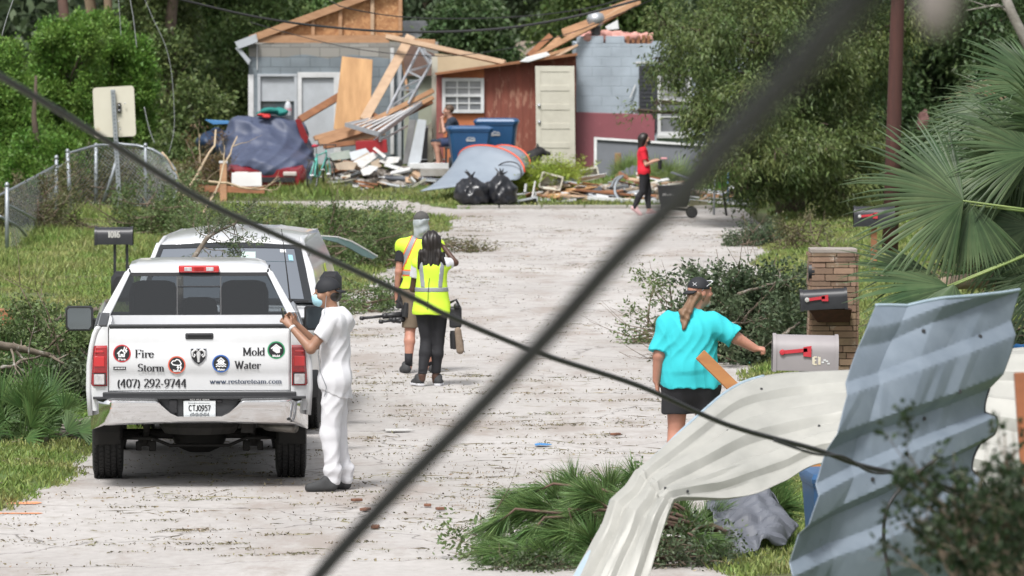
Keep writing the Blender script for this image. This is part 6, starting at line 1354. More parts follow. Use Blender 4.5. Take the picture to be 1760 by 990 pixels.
for nm,(px,py,col) in rings.items():
    c=((px-343)/205.3,CAMZ-(py-HORIZ)/205.3); y=min(yat(c[1]+.06),yat(c[1]-.06),yat(c[1]))-.003; S=.074
    b=disc(c,S,y,mat('ring_'+nm.lower(),col,rough=.5),'round_decal',tg); disc(c,S*.86,y-.001,m_decal,'decal_centre',b)
    if nm=='Fire': strokes(c,S,[[(-.5,.0),(-.05,.42),(.36,.02)],[(-.34,.05),(-.34,-.34),(-.1,-.34),(-.1,-.12),(.08,-.12),(.08,-.34),(.26,-.34),(.26,.0)],[(.2,.36),(.3,.72)],[(.36,.3),(.52,.62)],[(.46,.15),(.55,.35)]],m_decw,b,y-.003,.14)
    if nm=='Storm': strokes(c,S,[[(-.45,.05),(-.6,.25),(-.42,.45),(-.2,.45),(-.02,.62),(.25,.55),(.42,.32),(.5,.1),(.3,-.05),(-.2,-.02),(-.45,.05)],[(.2,-.05),(.05,-.3),(.22,-.26),(.1,-.55)],[(.45,-.1),(.36,-.3),(.5,-.26),(.42,-.5)]],m_decw,b,y-.003,.12)
    if nm=='Water': strokes(c,S,[[(-.42,.28),(0,.64),(.42,.28)],[(-.28,.3),(-.28,-.02)],[(.28,.3),(.28,-.02)],[(-.55,-.1),(-.35,-.02),(-.18,-.12),(0,-.02),(.18,-.12),(.35,-.02),(.55,-.1)],[(-.55,-.32),(-.35,-.24),(-.18,-.34),(0,-.24),(.18,-.34),(.35,-.24),(.55,-.32)]],m_decw,b,y-.003,.11,polys=[[(-.22,.0),(.22,.0),(.22,.3),(0,.5),(-.22,.3)]])
    if nm=='Mold': strokes(c,S,[[(-.55,.18),(0,.62),(.55,.2)]],m_decw,b,y-.003,.13,polys=[[(-.4,-.05),(.05,-.36),(.42,-.3),(.42,.2),(0,.5),(-.4,.2)]])
    letters('lettering',{'Fire':'Fire','Storm':'Storm','Water':'Water','Mold':'Mold'}[nm],TM@Vector((c[0]-.032,y-.003,c[1]-.057)),.018,.064,m_decw,b,xd=xdir,thick=.22,thin=.14,serif=False,off=.0005)
# shield emblem with a horned sheep head
c=((341.5-343)/205.3,CAMZ-(612-HORIZ)/205.3); y=yat(c[1])-.006
sh=[(-.066,.068),(.066,.068),(.070,.03),(.060,-.02),(.035,-.055),(0,-.075),(-.035,-.055),(-.060,-.02),(-.070,.03)]
mb=MB(); mb.prism([(c[0]+a,y-.004,c[1]+b) for a,b in sh],(0,.012,0)); em=mb.build('shield_emblem',m_alu,tg,xf=TM,bevel=.003)
mb=MB(); mb.prism([(c[0]+a*.9,y-.006,c[1]+b*.9) for a,b in sh],(0,.003,0)); mb.build('shield_face',m_decal,em,xf=TM)
mb=MB()
for s in (-1,1):
    mb.tube([(c[0]+s*x,y-.010,c[1]+z) for x,z in ((.006,.045),(.03,.055),(.052,.035),(.052,.005),(.036,-.008),(.028,.008),(.034,.02))],[.010,.012,.012,.010,.008,.006,.003],6)
mb.loft([[Vector((c[0]+sx*w_,y-.008-d*.008,c[1]+z)) for sx,d in ((-1,0),(-.4,1),(.4,1),(1,0))] for z,w_ in ((.045,.012),(.02,.018),(-.02,.012),(-.05,.009))],closed=False,caps=False); mb.build('horned_head',mat('satin_silver',(0.62,0.62,0.63),rough=.35,metal=.3),em,xf=TM,smooth=True)
mb=MB(); mb.box(((206-343)/205.3,yat(.975)-.012,CAMZ-(632.5-HORIZ)/205.3),(.105,.006,.026)); bd=mb.build('small_badge',m_decal,tg,xf=TM)
for q in range(6):
    pass
mb=MB(); 
for q in range(7): mb.box(((198.5+q*2.6-343)/205.3,yat(.975)-.0165,CAMZ-(632.5-HORIZ)/205.3),(.007,.002,.011))
mb.build('badge_marks',m_decw,bd,xf=TM)
# bumper
N_=61; xs_=np.linspace(-.925,.925,N_); 
def ztop_(x): return interp(abs(x),[0,.185,.25,.335,.36,.925],[.625,.625,.66,.748,.760,.768])
def zbot_(x): return interp(abs(x),[0,.3,.8,.925],[.560,.560,.545,.490])
rows=[]
for x in xs_:
    e=max(0,(abs(x)-.70)/.225); fy=.02+.26*e**2.6; zt0,zb0=ztop_(x),zbot_(x); col=[]
    for k in range(9):
        f=k/8; z=zt0+(zb0-zt0)*f; bul=.165-.03*f-.05*f**2.5+.006*math.sin(math.pi*f)
        if k==0: bul-=.030
        col.append(Vector((x*(1-.02*e),-bul+fy,z)))
    rows.append(col)
mb=MB(); mb.loft(rows,closed=False,caps=False); bpr=mb.build('rear_bumper',m_chrome,TR,xf=TM,angle=50); s_=bpr.modifiers.new('s','SOLIDIFY'); s_.thickness=.006; s_.offset=-1
mb=MB(); mb.tube([r_[0]+Vector((0,.004,0)) for r_ in rows],.006,6); mb.build('bumper_lip',m_chrome,bpr,xf=TM,smooth=True)
mb=MB(); mb.prism([(-.345,-.075,.775),(-.24,-.075,.60),(.24,-.075,.60),(.345,-.075,.775)],(0,.06,0)); mb.build('plate_recess',m_trim,bpr,xf=TM)
mb=MB(); mb.box((0,-.05,.772),(1.78,.12,.016)); mb.build('step_top',m_trim,bpr,xf=TM)
mb=MB(); mb.box((-.22,-.085,.70),(.07,.03,.12)); mb.box((.165,-.085,.745),(.05,.03,.03)); mb.build('socket',m_dark,bpr,xf=TM,bevel=.01)
mb=MB(); mb.box((.0,-.095,.684),(.268,.006,.128)); pl=mb.build('number_plate',mat('plate_white',(0.66,0.68,0.68),(0.55,0.58,0.6),scale=12,rough=.5),bpr,xf=TM,bevel=.004)
letters('plate_number','CTJ0957',TM@Vector((-.092,-.100,.664)),.046,.184,m_decal,pl,xd=xdir,thick=.16,thin=.15,serif=False)
mb=MB(); mb.box((0,-.094,.757),(.285,.004,.022)); mb.build('plate_frame',m_dark,pl,xf=TM)
letters('plate_header','407-412-4944',TM@Vector((-.083,-.098,.751)),.012,.166,m_decw,pl,xd=xdir,thick=.2,thin=.18,serif=False)
mb=MB(); 
for k in range(14): mb.box((-.075+k*.0115,-.0995,.633+.004*((k*7)%3)),(.008,.001,.012+.004*((k*5)%3)))
for k in range(2): mb.box((-.09+k*.05,-.0995,.728),(.004,.001,.016))
mb.box((0,-.0992,.728),(.17,.001,.003)); mb.build('plate_artwork',mat('plate_grey',(0.12,0.13,0.14),rough=.6),pl,xf=TM)
# cab
def ring(z,y0,y1,w0,w1,c=.10): 
    return [Vector(p) for p in ((-w0,y0+c*.3,z),(-w0+c,y0,z),(w0-c,y0,z),(w0,y0+c*.3,z),(w1,y1-c*.3,z),(w1-c,y1,z),(-w1+c,y1,z),(-w1,y1-c*.3,z))]
mb=MB(); mb.loft([ring(1.715,2.13,3.72,.640,.62,.09),ring(1.755,2.15,3.66,.615,.60,.12),ring(1.79,2.26,3.5,.54,.52,.16),ring(1.805,2.5,3.3,.36,.36,.16)]); cab=mb.build('cab_roof',m_paint,TR,xf=TM,angle=50)
A0,A1=(1.28,1.955),(1.74,2.135)     # rear glass plane (z,y)
for s in (-1,1):
    mb=MB(); mb.prism([Vector((s*.885,1.94,1.30)),Vector((s*.800,1.94,1.30)),Vector((s*.592,2.115,1.725)),Vector((s*.640,2.125,1.735))],(0,.16,0)); mb.build('rear_pillar',m_paint,TR,xf=TM,bevel=.015)
    mb=MB(); mb.prism([Vector((s*.87,4.30,1.26)),Vector((s*.87,4.12,1.26)),Vector((s*.61,3.60,1.73)),Vector((s*.61,3.70,1.73))],(-s*.06,0,0)); mb.build('front_pillar',m_paint,TR,xf=TM)
    mb=MB(); mb.prism([Vector((s*.875,3.15,1.30)),Vector((s*.875,3.06,1.30)),Vector((s*.625,3.0,1.73)),Vector((s*.625,3.08,1.73))],(-s*.05,0,0)); mb.build('middle_pillar',m_trim,TR,xf=TM)
    mb=MB(); mb.add([Vector((s*.868,2.06,1.30)),Vector((s*.868,4.14,1.26)),Vector((s*.612,3.62,1.73)),Vector((s*.618,2.24,1.73))],[(0,1,2,3)]); mb.build('side_window',m_tint,TR,xf=TM)
    mb=MB(); mb.beam((s*.60,2.118,1.728),(s*.62,2.3,1.775),.012,.012); mb.build('roof_seam',m_dark,TR,xf=TM)
mb=MB(); mb.add([Vector((-.802,1.965,1.30)),Vector((.802,1.965,1.30)),Vector((.594,2.125,1.722)),Vector((-.594,2.125,1.722))],[(0,1,2,3)]); mb.build('rear_window',m_tint,TR,xf=TM)
mb=MB()
def rg(x,z,d=-.004): f=(z-1.28)/.46; return Vector((x,1.955+.18*f+d,z))
for s in (-1,1): mb.beam(rg(s*.19,1.30),rg(s*.19,1.685),.014,.01,up=(1,0,0))
mb.beam(rg(-.19,1.60),rg(.19,1.60),.01,.014,up=(0,0,1)); mb.beam(rg(-.80,1.302),rg(.80,1.302),.02,.03,up=(0,0,1)); mb.build('window_frame',m_trim,TR,xf=TM)
mb=MB(); mb.add([rg(-.60,1.69),rg(.60,1.69),rg(.594,1.722),rg(-.594,1.722)],[(0,1,2,3)]); mb.build('window_band',m_dark,TR,xf=TM)
mb=MB(); mb.add([Vector((-.84,4.2,1.25)),Vector((.84,4.2,1.25)),Vector((.59,3.66,1.72)),Vector((-.59,3.66,1.72))],[(0,1,2,3)]); mb.build('windscreen',glassmat('clear_front_glass',(.8,.85,.85),.02),TR,xf=TM)
mb=MB(); mb.box((0,2.118,1.752),(.355,.05,.062)); bl=mb.build('brake_light',m_redl,cab,xf=TM,bevel=.012)
for s in (-1,1): mb=MB(); mb.box((s*.095,2.090,1.752),(.066,.008,.034)); mb.build('cargo_lamp',m_lens,bl,xf=TM,bevel=.006)
mb=MB(); mb.box((0,2.091,1.752),(.08,.006,.03)); mb.build('lamp_centre',mat('deep_red',(0.30,0.01,0.01),rough=.2),bl,xf=TM)
m_seat=mat('grey_seat_cloth',(0.022,0.023,0.026),rough=.9)
for x,wd_,z1 in ((-.40,.44,1.62),(.40,.44,1.62),(0,.34,1.47)):
    mb=MB(); mb.loft([[Vector((x+a*wd_/2*k,2.75+b,z)) for a,b in ((-1,0),(-.8,-.07),(.8,-.07),(1,0),(.8,.09),(-.8,.09))] for z,k in ((.95,1),(z1-.10,.98),(z1-.02,.85),(z1,.6))]); mb.build('seat_back',m_seat,TR,xf=TM,angle=50)
mb=MB(); mb.box((0,3.0,.92),(1.6,2.1,.06)); mb.box((0,4.02,1.16),(1.6,.3,.22)); mb.box((0,1.96,1.12),(1.64,.03,.36)); mb.build('cabin_floor',m_under,TR,xf=TM)
mb=MB(); mb.box((0.02,3.64,1.64),(.2,.03,.05)); mb.build('rear_view_mirror',m_trim,TR,xf=TM,bevel=.01)
mb=MB(); mb.loft([[Vector((s*w_,y,z)) for s in (-1,-.6,.6,1)] for y,z,w_ in ((4.2,1.255,.865),(4.6,1.23,.87),(5.1,1.15,.82),(5.25,1.05,.78),(5.3,.6,.78))],closed=False,caps=False); o=mb.build('hood',m_paint,TR,xf=TM,angle=40); o.modifiers.new('s','SOLIDIFY').thickness=.02
mb=MB(); mb.box((0,5.38,.62),(1.8,.16,.22)); mb.build('front_bumper',m_chrome,TR,xf=TM,bevel=.04)
mb=MB(); mb.box((0,5.31,.9),(1.0,.04,.3)); mb.build('grille',m_trim,TR,xf=TM)
for s in (-1,1):
    mb=MB(); mb.box((s*.66,5.29,.92),(.28,.06,.22)); mb.build('headlight',m_lens,TR,xf=TM,bevel=.03)
# mirrors
for s,mx in ((-1,(103,150)),(1,(521,558))):
    y=3.72; sc_=(YT+y)/FPX; zc=1.235; hwid=.118; xc=s*1.075
    mb=MB(); a=lambda f,g,d:[Vector((xc+u*hwid*f,y+d,zc+v_*.105*g)) for u,v_ in ((-.8,-1),(.8,-1),(1,-.7),(1,.8),(.85,1),(-.85,1),(-1,.8),(-1,-.7))]
    mb.loft([a(1,1,-.02),a(1.06,1.08,.0),a(1.0,1.05,.09),a(.6,.7,.14)]); mr=mb.build('side_mirror',m_blackp,TR,xf=TM,angle=40)
    mb=MB(); mb.add(a(.9,.9,-.024),[tuple(range(8))]); mb.build('mirror_glass',mat('mirror_glass',(0.20,0.235,0.25),rough=.03,metal=1),mr,xf=TM)
    mb=MB(); mb.beam((s*.86,y+.08,zc-.05),(s*(1.075-.1),y+.07,zc-.05),.07,.10,up=(0,0,1)); mb.build('mirror_arm',m_blackp,mr,xf=TM,bevel=.012)
# wheels, axle, exhaust, frame
m_tyre=mat('tyre_black',(0.016,0.016,0.017),(0.028,0.027,0.026),scale=14,rough=.8)
def tyre(M,parent,x,y,R,wd_,s,diag=False):
    mb=MB(); pr=[(R*.58,-wd_/2+.01),(R*.80,-wd_/2),(R*.95,-wd_/2+.012),(R*.985,-wd_/2+.03)]
    for k in range(4):
        c=-wd_/2+wd_*(k+1)/5; pr+= [(R*.99,c-.006),(R*.962,c-.005),(R*.962,c+.005),(R*.99,c+.006)]
    pr+=[(R*.985,wd_/2-.03),(R*.95,wd_/2-.012),(R*.80,wd_/2),(R*.58,wd_/2-.01)]
    mb.lathe(pr,(x,y,R),'x',48); n=56
    for k in range(n):
        a=2*math.pi*k/n
        for j in range(5):
            c=x-wd_/2+wd_*(j+.5)/5; wv=wd_/5-.016 if 0<j<4 else wd_/5-.03; aa=a+(.5*2*math.pi/n if j%2 else 0)
            Rm=Matrix.Rotation(-aa,3,'X')@Matrix.Rotation(.25*(1 if j%2 else -1),3,'Z'); mb.box(Vector((x,y,R))+Matrix.Rotation(-aa,3,'X')@Vector((c-x,0,R*.992)),(wv,2*math.pi*R/n*.66,R*.025),Rm)
    w_=mb.build('wheel',m_tyre,parent,xf=M,angle=35)
    mb=MB(); mb.lathe([(.0,s*.02),(R*.3,s*.03),(R*.5,s*(wd_*.30)),(R*.6,s*(wd_/2-.012)),(R*.55,s*(wd_*.2)),(R*.55,-s*wd_*.45)],(x,y,R),'x',30); mb.build('rim',m_alu,w_,xf=M,angle=35); return w_
for s in (-1,1):
    tyre(TM,TR,s*.785,1.24,.375,.262,s); tyre(TM,TR,s*.785,4.48,.375,.25,s)
ax=MB(); ax.tube([(-.7,1.24,.375),(.7,1.24,.375)],.045,10); ax.build('axle_tube',m_under,TR,xf=TM)
ax=MB(); ax.ball((0,1.22,.36),.175,16,(1.35,1,.88)); ax.build('differential',m_under,TR,xf=TM,smooth=True)
ax=MB(); ax.tube([(-.66,.95,.36),(-.4,.9,.36),(-.25,.88,.30),(.25,.88,.30),(.4,.9,.36),(.66,.95,.36)],.016,6); ax.build('stabiliser_bar',m_under,TR,xf=TM,smooth=True)
for s in (-1,1):
    ax=MB(); ax.beam((s*.45,.1,.66),(s*.45,5.0,.66),.08,.13); ax.build('frame_rail',m_under,TR,xf=TM)
    ax=MB(); ax.box((s*.47,1.1,.33),(.11,.14,.10)); ax.box((s*.40,1.05,.285),(.06,.05,.09)); ax.box((s*.52,1.05,.285),(.05,.05,.08)); ax.tube([(s*.47,1.05,.3),(s*.42,.85,.68)],.032,8); ax.build('shock_mount',m_under,TR,xf=TM,bevel=.01)
    ax=MB(); ax.tube([(s*.45,.35,.60),(s*.45,.8,.45),(s*.45,1.24,.42),(s*.45,1.7,.45),(s*.45,2.1,.6)],.028,6); ax.build('leaf_spring',m_under,TR,xf=TM)
    ax=MB(); ax.add([Vector((s*(.68),y_,z_)) for y_,z_ in arc_pts(1.24,.42,.40,-15,195,14)]+[Vector((s*(.905),y_,z_)) for y_,z_ in arc_pts(1.24,.42,.42,-15,195,14)],[(i,i+1,i+16,i+15) for i in range(14)]); o=ax.build('wheel_well',m_under,TR,xf=TM)
ax=MB(); ax.box((0,.55,.60),(1.3,.6,.10)); ax.box((0,2.6,.62),(1.7,3.6,.12)); ax.box((0,4.7,.55),(1.1,1.0,.35)); ax.lathe([(.1,-.1),(.30,-.1),(.34,-.04),(.34,.06),(.28,.1),(.1,.1)],(0,.62,.53),'z',20); ax.build('underbody',m_under,TR,xf=TM)
ax=MB(); ax.tube([(.40,1.5,.55),(.47,.9,.54),(.58,.42,.50),(.80,.15,.50)],.045,12); ax.tube([(.38,2.3,.52),(.40,1.5,.52)],.085,12); ax.build('exhaust_pipe',mat('dull_exhaust',(0.30,0.29,0.27),(0.14,0.13,0.12),scale=8,rough=.4,metal=.7),TR,xf=TM,smooth=True)
ax=MB(); ax.box((.40,.30,.53),(.10,.06,.16)); ax.build('exhaust_hanger',m_under,TR,xf=TM)
# ------------------------------------------------------------------ white van facing the camera
YV=54.75; vx=-2.75; VR=thing('white_van','white van with grey green windscreen facing the camera behind the pickup','van',(vx,YV,0)); VM=Matrix.Translation((vx,YV,0))@Matrix.Rotation(-.012,4,'Z')
def vhw(z): return interp(z,[.3,.6,.95,1.2,1.5,1.72,1.80],[.86,.895,.90,.885,.80,.70,.66])
vol=[(.05,.35),(.35,.33)]+arc_pts(.95,.34,.38,180,0,10)+[(1.5,.3),(3.6,.3)]+arc_pts(4.1,.34,.38,180,0,10)+[(4.6,.33),(5.0,.38),(5.03,1.3),(4.95,1.76),(1.95,1.80),(1.62,1.74),(.78,1.20),(.15,1.02),(.0,.75)]
for s in (-1,1):
    side_panel(VM,'side_panel',vol,lambda y,z:vhw(z)-.12*max(0,(.8-y)/.8)**2,(.6,.95,1.2,1.5,1.72),s,m_paint,VR,.03,(.3,.8))
    mb=MB(); mb.add([Vector((s*(vhw(1.22)+.019),1.05,1.22)),Vector((s*(vhw(1.22)+.019),1.95,1.22)),Vector((s*(vhw(1.64)+.019),1.95,1.64)),Vector((s*(vhw(1.64)+.019),1.62,1.64))],[(0,1,2,3)]); mb.build('door_window',m_glassd,VR,xf=VM)
    mb=MB(); mb.beam(Vector((s*(vhw(1.24)-.01),.80,1.21)),Vector((s*(vhw(1.72)-.0),1.66,1.735)),.05,.05,up=(0,1,0)); mb.build('front_pillar',m_paint,VR,xf=VM,bevel=.015)
# roof with ribs
rows=[]
for y,zc,wd_ in ((1.60,1.765,.70),(1.75,1.80,.71),(2.2,1.825,.70),(3.2,1.835,.69),(4.6,1.82,.68),(4.95,1.78,.66)):
    row=[]
    for k in range(25):
        u=-1+2*k/24; x=u*wd_; rib=.008*(1 if abs(math.sin(u*9))>.86 and abs(u)<.8 and y>1.7 else 0); row.append(Vector((x,y,zc-.055*abs(u)**2.6-.02*max(0,abs(u)-.9)*10*.1+rib)))
    rows.append(row)
mb=MB(); mb.loft(rows,closed=False,caps=False); o=mb.build('roof',m_paint,VR,xf=VM,smooth=True); o.modifiers.new('s','SOLIDIFY').thickness=.012
def ws(u,f,d=0.0,pad=0): # windscreen surface, u -1..1, f 0..1 upward
    z=1.215+(1.735-1.215)*f; w_=(.845-.165*f)*(1-pad); return Vector((u*w_,.80+.82*f-.07*(1-u*u)*1.0+d,z+.015*(1-u*u)))
def wsgrid(u0,u1,f0,f1,d,n=12,mname=None,m=None,name='windscreen',parent=None):
    rows=[[ws(u0+(u1-u0)*k/n,f0+(f1-f0)*j/6,d) for k in range(n+1)] for j in range(7)]; mb=MB(); mb.loft(rows,closed=False,caps=False); return mb.build(name,m,parent or VR,xf=VM,smooth=True)
wsg=wsgrid(-1,1,0,1,0,m=m_wsc)
m_frit=mat('windscreen_border',(0.025,0.027,0.03),rough=.25)
for a in ((-1,-.935,0,1),(.90,1,0,1),(-.935,.9,.93,1),(-.935,.9,0,.06)): wsgrid(*a,-.006,m=m_frit,name='border',parent=wsg)
wsgrid(-.10,.86,.70,.92,-.005,m=glassmat('sun_band',(0.30,0.46,0.44),.22),name='sun_band',parent=wsg)
wsgrid(.16,.36,.74,.86,-.010,m=mat('sticker_paper',(0.42,0.52,0.49),rough=.6),name='sticker',parent=wsg,n=3); wsgrid(.70,.78,.86,.91,-.010,m=m_decw,name='sticker',parent=wsg,n=3); wsgrid(.80,.86,.72,.82,-.010,m=mat('sticker_blue',(0.25,0.45,0.55),rough=.6),name='sticker',parent=wsg,n=3)
mb=MB(); rows=[[Vector((u*w_,y-.06*(1-u*u),z+.02*(1-u*u))) for u in [-1+k/6 for k in range(13)]] for y,z,w_ in ((.86,1.19,.86),(.5,1.10,.86),(.12,.98,.80),(.0,.85,.77),(-.03,.70,.77),(-.03,.45,.77),(.02,.33,.75))]; mb.loft(rows,closed=False,caps=False); mb.build('front_body',m_paint,VR,xf=VM,angle=50)
mb=MB(); mb.loft([[Vector((u*.9,-.08*(1-u*u)-.02+.1*u**6,z)) for u in [-1+k/6 for k in range(13)]] for z in (.62,.5,.36)],closed=False,caps=False); o=mb.build('front_bumper',m_trim,VR,xf=VM,smooth=True); o.modifiers.new('s','SOLIDIFY').thickness=.04
mb=MB(); mb.box((0,-.10,.78),(.8,.04,.14)); mb.build('grille',m_trim,VR,xf=VM)
for s in (-1,1):
    mb=MB(); mb.box((s*.63,-.02,.80),(.26,.10,.2)); mb.build('headlight',m_lens,VR,xf=VM,bevel=.03)
    tyre(VM,VR,s*.79,.95,.33,.21,s); tyre(VM,VR,s*.79,4.1,.33,.21,s)
    mb=MB(); aa=lambda f,d:[Vector((s*(1.0)+u*.105*f,.98+d,1.36+v_*.145*f)) for u,v_ in ((-.7,-1),(.7,-1),(1,-.7),(1,.6),(.6,1),(-.6,1),(-1,.6),(-1,-.7))]
    mb.loft([aa(.7,-.10),aa(1,-.04),aa(1,.06)]); mr=mb.build('side_mirror',m_blackp,VR,xf=VM,angle=40)
    mb=MB(); mb.beam((s*.86,1.02,1.28),(s*.96,1.0,1.30),.06,.07,up=(0,0,1)); mb.build('mirror_arm',m_blackp,mr,xf=VM)
mb=MB(); mb.loft([[Vector((-vhw(z),4.99,z)),Vector((vhw(z),4.99,z)),Vector((vhw(z),5.03,z)),Vector((-vhw(z),5.03,z))] for z in (.35,.95,1.25,1.5,1.70,1.76)]); mb.build('rear_door',m_paint,VR,xf=VM)
mb=MB(); mb.box((0,3,.42),(1.6,3.8,.2)); mb.box((0,1.0,1.08),(1.55,.5,.14)); mb.build('underbody',m_under,VR,xf=VM)
for x in (-.42,.42):
    mb=MB(); mb.loft([[Vector((x+a*.24*k,1.95+b,z)) for a,b in ((-1,0),(-.8,-.08),(.8,-.08),(1,0),(.8,.09),(-.8,.09))] for z,k in ((.7,1),(1.3,.95),(1.36,.6),(1.40,.5),(1.56,.5),(1.6,.35))]); mb.build('seat_back',m_seat,VR,xf=VM,angle=50)
mb=MB(); mb.tube([(.64,.60,1.14),(.60,.66,1.48),(.54,.78,1.92)],[.010,.007,.004],6); an=mb.build('antenna',m_blackp,VR,xf=VM)
mb=MB(); mb.lathe([(.045,0),(.045,.04),(.022,.08),(.018,.13),(.0,.13)],(.64,.60,1.13),'z',12); mb.build('antenna_base',m_blackp,an,xf=VM)
mb=MB(); mb.beam((.1,.62,1.195),(.80,.70,1.235),.02,.02); mb.build('wiper',m_blackp,VR,xf=VM)
mb=MB(); mb.prism([Vector((vhw(1.3)+.022,3.2,1.25)),Vector((vhw(1.3)+.022,3.5,1.25)),Vector((vhw(1.45)+.022,3.5,1.48)),Vector((vhw(1.45)+.022,3.2,1.48))],(.003,0,0)); mb.build('yellow_sticker',mat('yellow_green_sticker',(0.55,0.68,0.06),rough=.5),VR,xf=VM)
tb=thing('fallen_branch','grey green leafy branch fallen between the pickup cab and the van windscreen','branch',P(365,455,53.2)); mb=MB(); rr=random.Random(3); col=[]
pts=[P(310,470,52.7),P(330,448,52.9),P(345,425,53.0),P(356,408,53.1),P(380,395,53.2),P(405,385,53.3)]; mb.tube(pts,[.03,.025,.022,.018,.012,.008],8)
for k in range(22):
    i=rr.randint(2,5); wood(mb,pts[i]+Vector((rr.uniform(-.03,.03),0,0)),Vector((rr.gauss(.3,.8),rr.gauss(0,.5),rr.gauss(.15,.8))),rr.uniform(.15,.34),.005,rr,1,0,2,4,col)
mb.tube([Vector((P(310,470,52.7).x,52.7,1.25)),P(310,470,52.7)],.03,6)
mb.build('branch_wood',m_limb,tb,smooth=True)
rn=np.random.default_rng(3); idx=rn.choice(len(col),230); Pc=np.repeat(np.array([col[i][0] for i in idx]),5,0); Pc=Pc+rn.normal(size=Pc.shape)*.022; Dc=np.repeat(np.array([col[i][1] for i in idx]),5,0)
V,F=blades(Pc,Dc*.6+rn.normal(size=Pc.shape)*.7,.050*rn.uniform(.6,1.2,len(Pc)),.013,.1,3); put('leaves',np_mesh('leaves',V,F),L_grey,tb)
# ------------------------------------------------------------------ people
def skin(name,c,c2=None): 
    m=mat(name,c,c2 or tuple(v*.85 for v in c),scale=12,rough=.5); m.node_tree.nodes['Principled BSDF'].inputs['Subsurface Weight'].default_value=.08; m.node_tree.nodes['Principled BSDF'].inputs['Subsurface Radius'].default_value=(.02,.008,.004); return m
def V3(*a): return Vector(a)
class Person:
    def __init__(s,label,px,py,Y=None,h=1.78,res=.008,face=(0,1,0),box=(.75,.6,1.95),z0=0.0):
        g=G(px,py) if Y is None else P(px,py,Y); s.o=Vector((g.x,g.y,z0)); s.t=thing('person',label,'person',s.o); s.res=res; s.box=box
        s.f=Vector(face).normalized(); s.r=s.f.cross(Vector((0,0,1))).normalized()
    def vol(s,res=None,lo=None,hi=None):
        b=s.box; lo=Vector(lo) if lo else Vector((-b[0],-b[1],-.03)); hi=Vector(hi) if hi else Vector((b[0],b[1],b[2])); return Vol(s.o+lo,s.o+hi,res or s.res)
    def p(s,x,y,z): return s.o+Vector((x,y,z))
    def head(s,v,c,fw,k=1.0,pitch=0,hat=False,nose=True):
        """c: centre of the skull relative to the origin, fw: facing"""
        c=s.o+Vector(c); f=Vector(fw).normalized(); r=f.cross(Vector((0,0,1))).normalized(); u=r.cross(f); M3=Matrix((r,f,u)).transposed(); s.H=(c,r,f,u)
        q=lambda a,b,d:c+(r*a+f*b+u*d)*k
        v.ell(q(0,-.012,.02),(.076*k,.096*k,.095*k),.0,rot=M3); v.ell(q(0,.02,-.045),(.058*k,.070*k,.075*k),.04,rot=M3); v.ell(q(0,.055,-.088),(.026*k,.024*k,.022*k),.03,rot=M3)
        if nose: v.cone(q(0,.088,.012),q(0,.112,-.022),.010*k,.015*k,.012); v.ell(q(0,.088,-.058),(.022*k,.012*k,.010*k),.012,rot=M3)
        for sx in (-1,1):
            v.ell(q(sx*.031,.092,.012),(.016*k,.012*k,.011*k),.012,op='sub',rot=M3); v.ell(q(sx*.031,.083,.012),(.0125*k,.0125*k,.0125*k),.002,rot=M3); v.cone(q(sx*.014,.090,.032),q(sx*.048,.082,.032),.007*k,.006*k,.012)
            v.ell(q(sx*.077,-.006,-.008),(.010*k,.019*k,.030*k),.008,rot=M3); v.ell(q(sx*.05,.062,-.025),(.02*k,.02*k,.018*k),.025,rot=M3)
        return q
    def hand(s,v,w,d,nrm,curl=.5,side=1,k=1.0,spread=.06):
        """w wrist, d along the hand, nrm out of the back of the hand, side: where the thumb leaves"""
        d=Vector(d).normalized(); n=Vector(nrm); n=(n-d*n.dot(d)).normalized(); l=d.cross(n)*side; w=Vector(w); q=lambda a,b,c_:w+(l*a+d*b+n*c_)*k
        v.cone(q(.014,.018,0),q(.020,.075,0),.019*k,.017*k,.012); v.cone(q(-.014,.018,0),q(-.020,.072,0),.018*k,.016*k,.012); v.cone(q(0,.02,0),q(0,.078,0),.019*k,.017*k,.01)
        for i,(a,L) in enumerate(((.030,.070),(.010,.078),(-.010,.073),(-.029,.056))):
            b0=q(a,.082,0); an=curl*(1+.1*i); d1=(d*math.cos(an)-n*math.sin(an)+l*spread*(1.5-i)*.8).normalized(); b1=b0+d1*L*.45*k; d2=(d*math.cos(an*2.1)-n*math.sin(an*2.1)+l*spread*(1.5-i)*.5).normalized(); b2=b1+d2*L*.33*k; d3=(d*math.cos(an*2.9)-n*math.sin(an*2.9)).normalized(); b3=b2+d3*L*.24*k
            v.cone(b0,b1,.0095*k,.0088*k,.005); v.cone(b1,b2,.0088*k,.0080*k,.003); v.cone(b2,b3,.0080*k,.0068*k,.003)
        t0=q(.022,.022,-.004); t1=t0+(l*.75+d*.62-n*.25).normalized()*.042*k; t2=t1+(l*.25+d*.85-n*.4).normalized()*.034*k; v.cone(t0,t1,.014*k,.0105*k,.010); v.cone(t1,t2,.0105*k,.008*k,.004)
def cloth_folds(v,amp,cx,cy):
    v.bump(lambda X,Y,Z: amp*(np.abs(np.sin(19*(X-cx)+6*Z+.8*np.sin(9*Z)))+np.abs(np.sin(17*(Y-cy)-7*Z+2))+.8*np.abs(np.sin(34*(X-cx)-11*Z+14*(Y-cy)+1.5*np.sin(13*Z)))-2.0))
def cover(p,v,off): v.d=np.minimum(v.d,p.core-off); return v
def limb(v,pts,rs,k=.03,sc=(1,1,1)):
    for a,b,ra,rb in zip(pts[:-1],pts[1:],rs[:-1],rs[1:]): v.cone(a,b,ra,rb,k,sc)
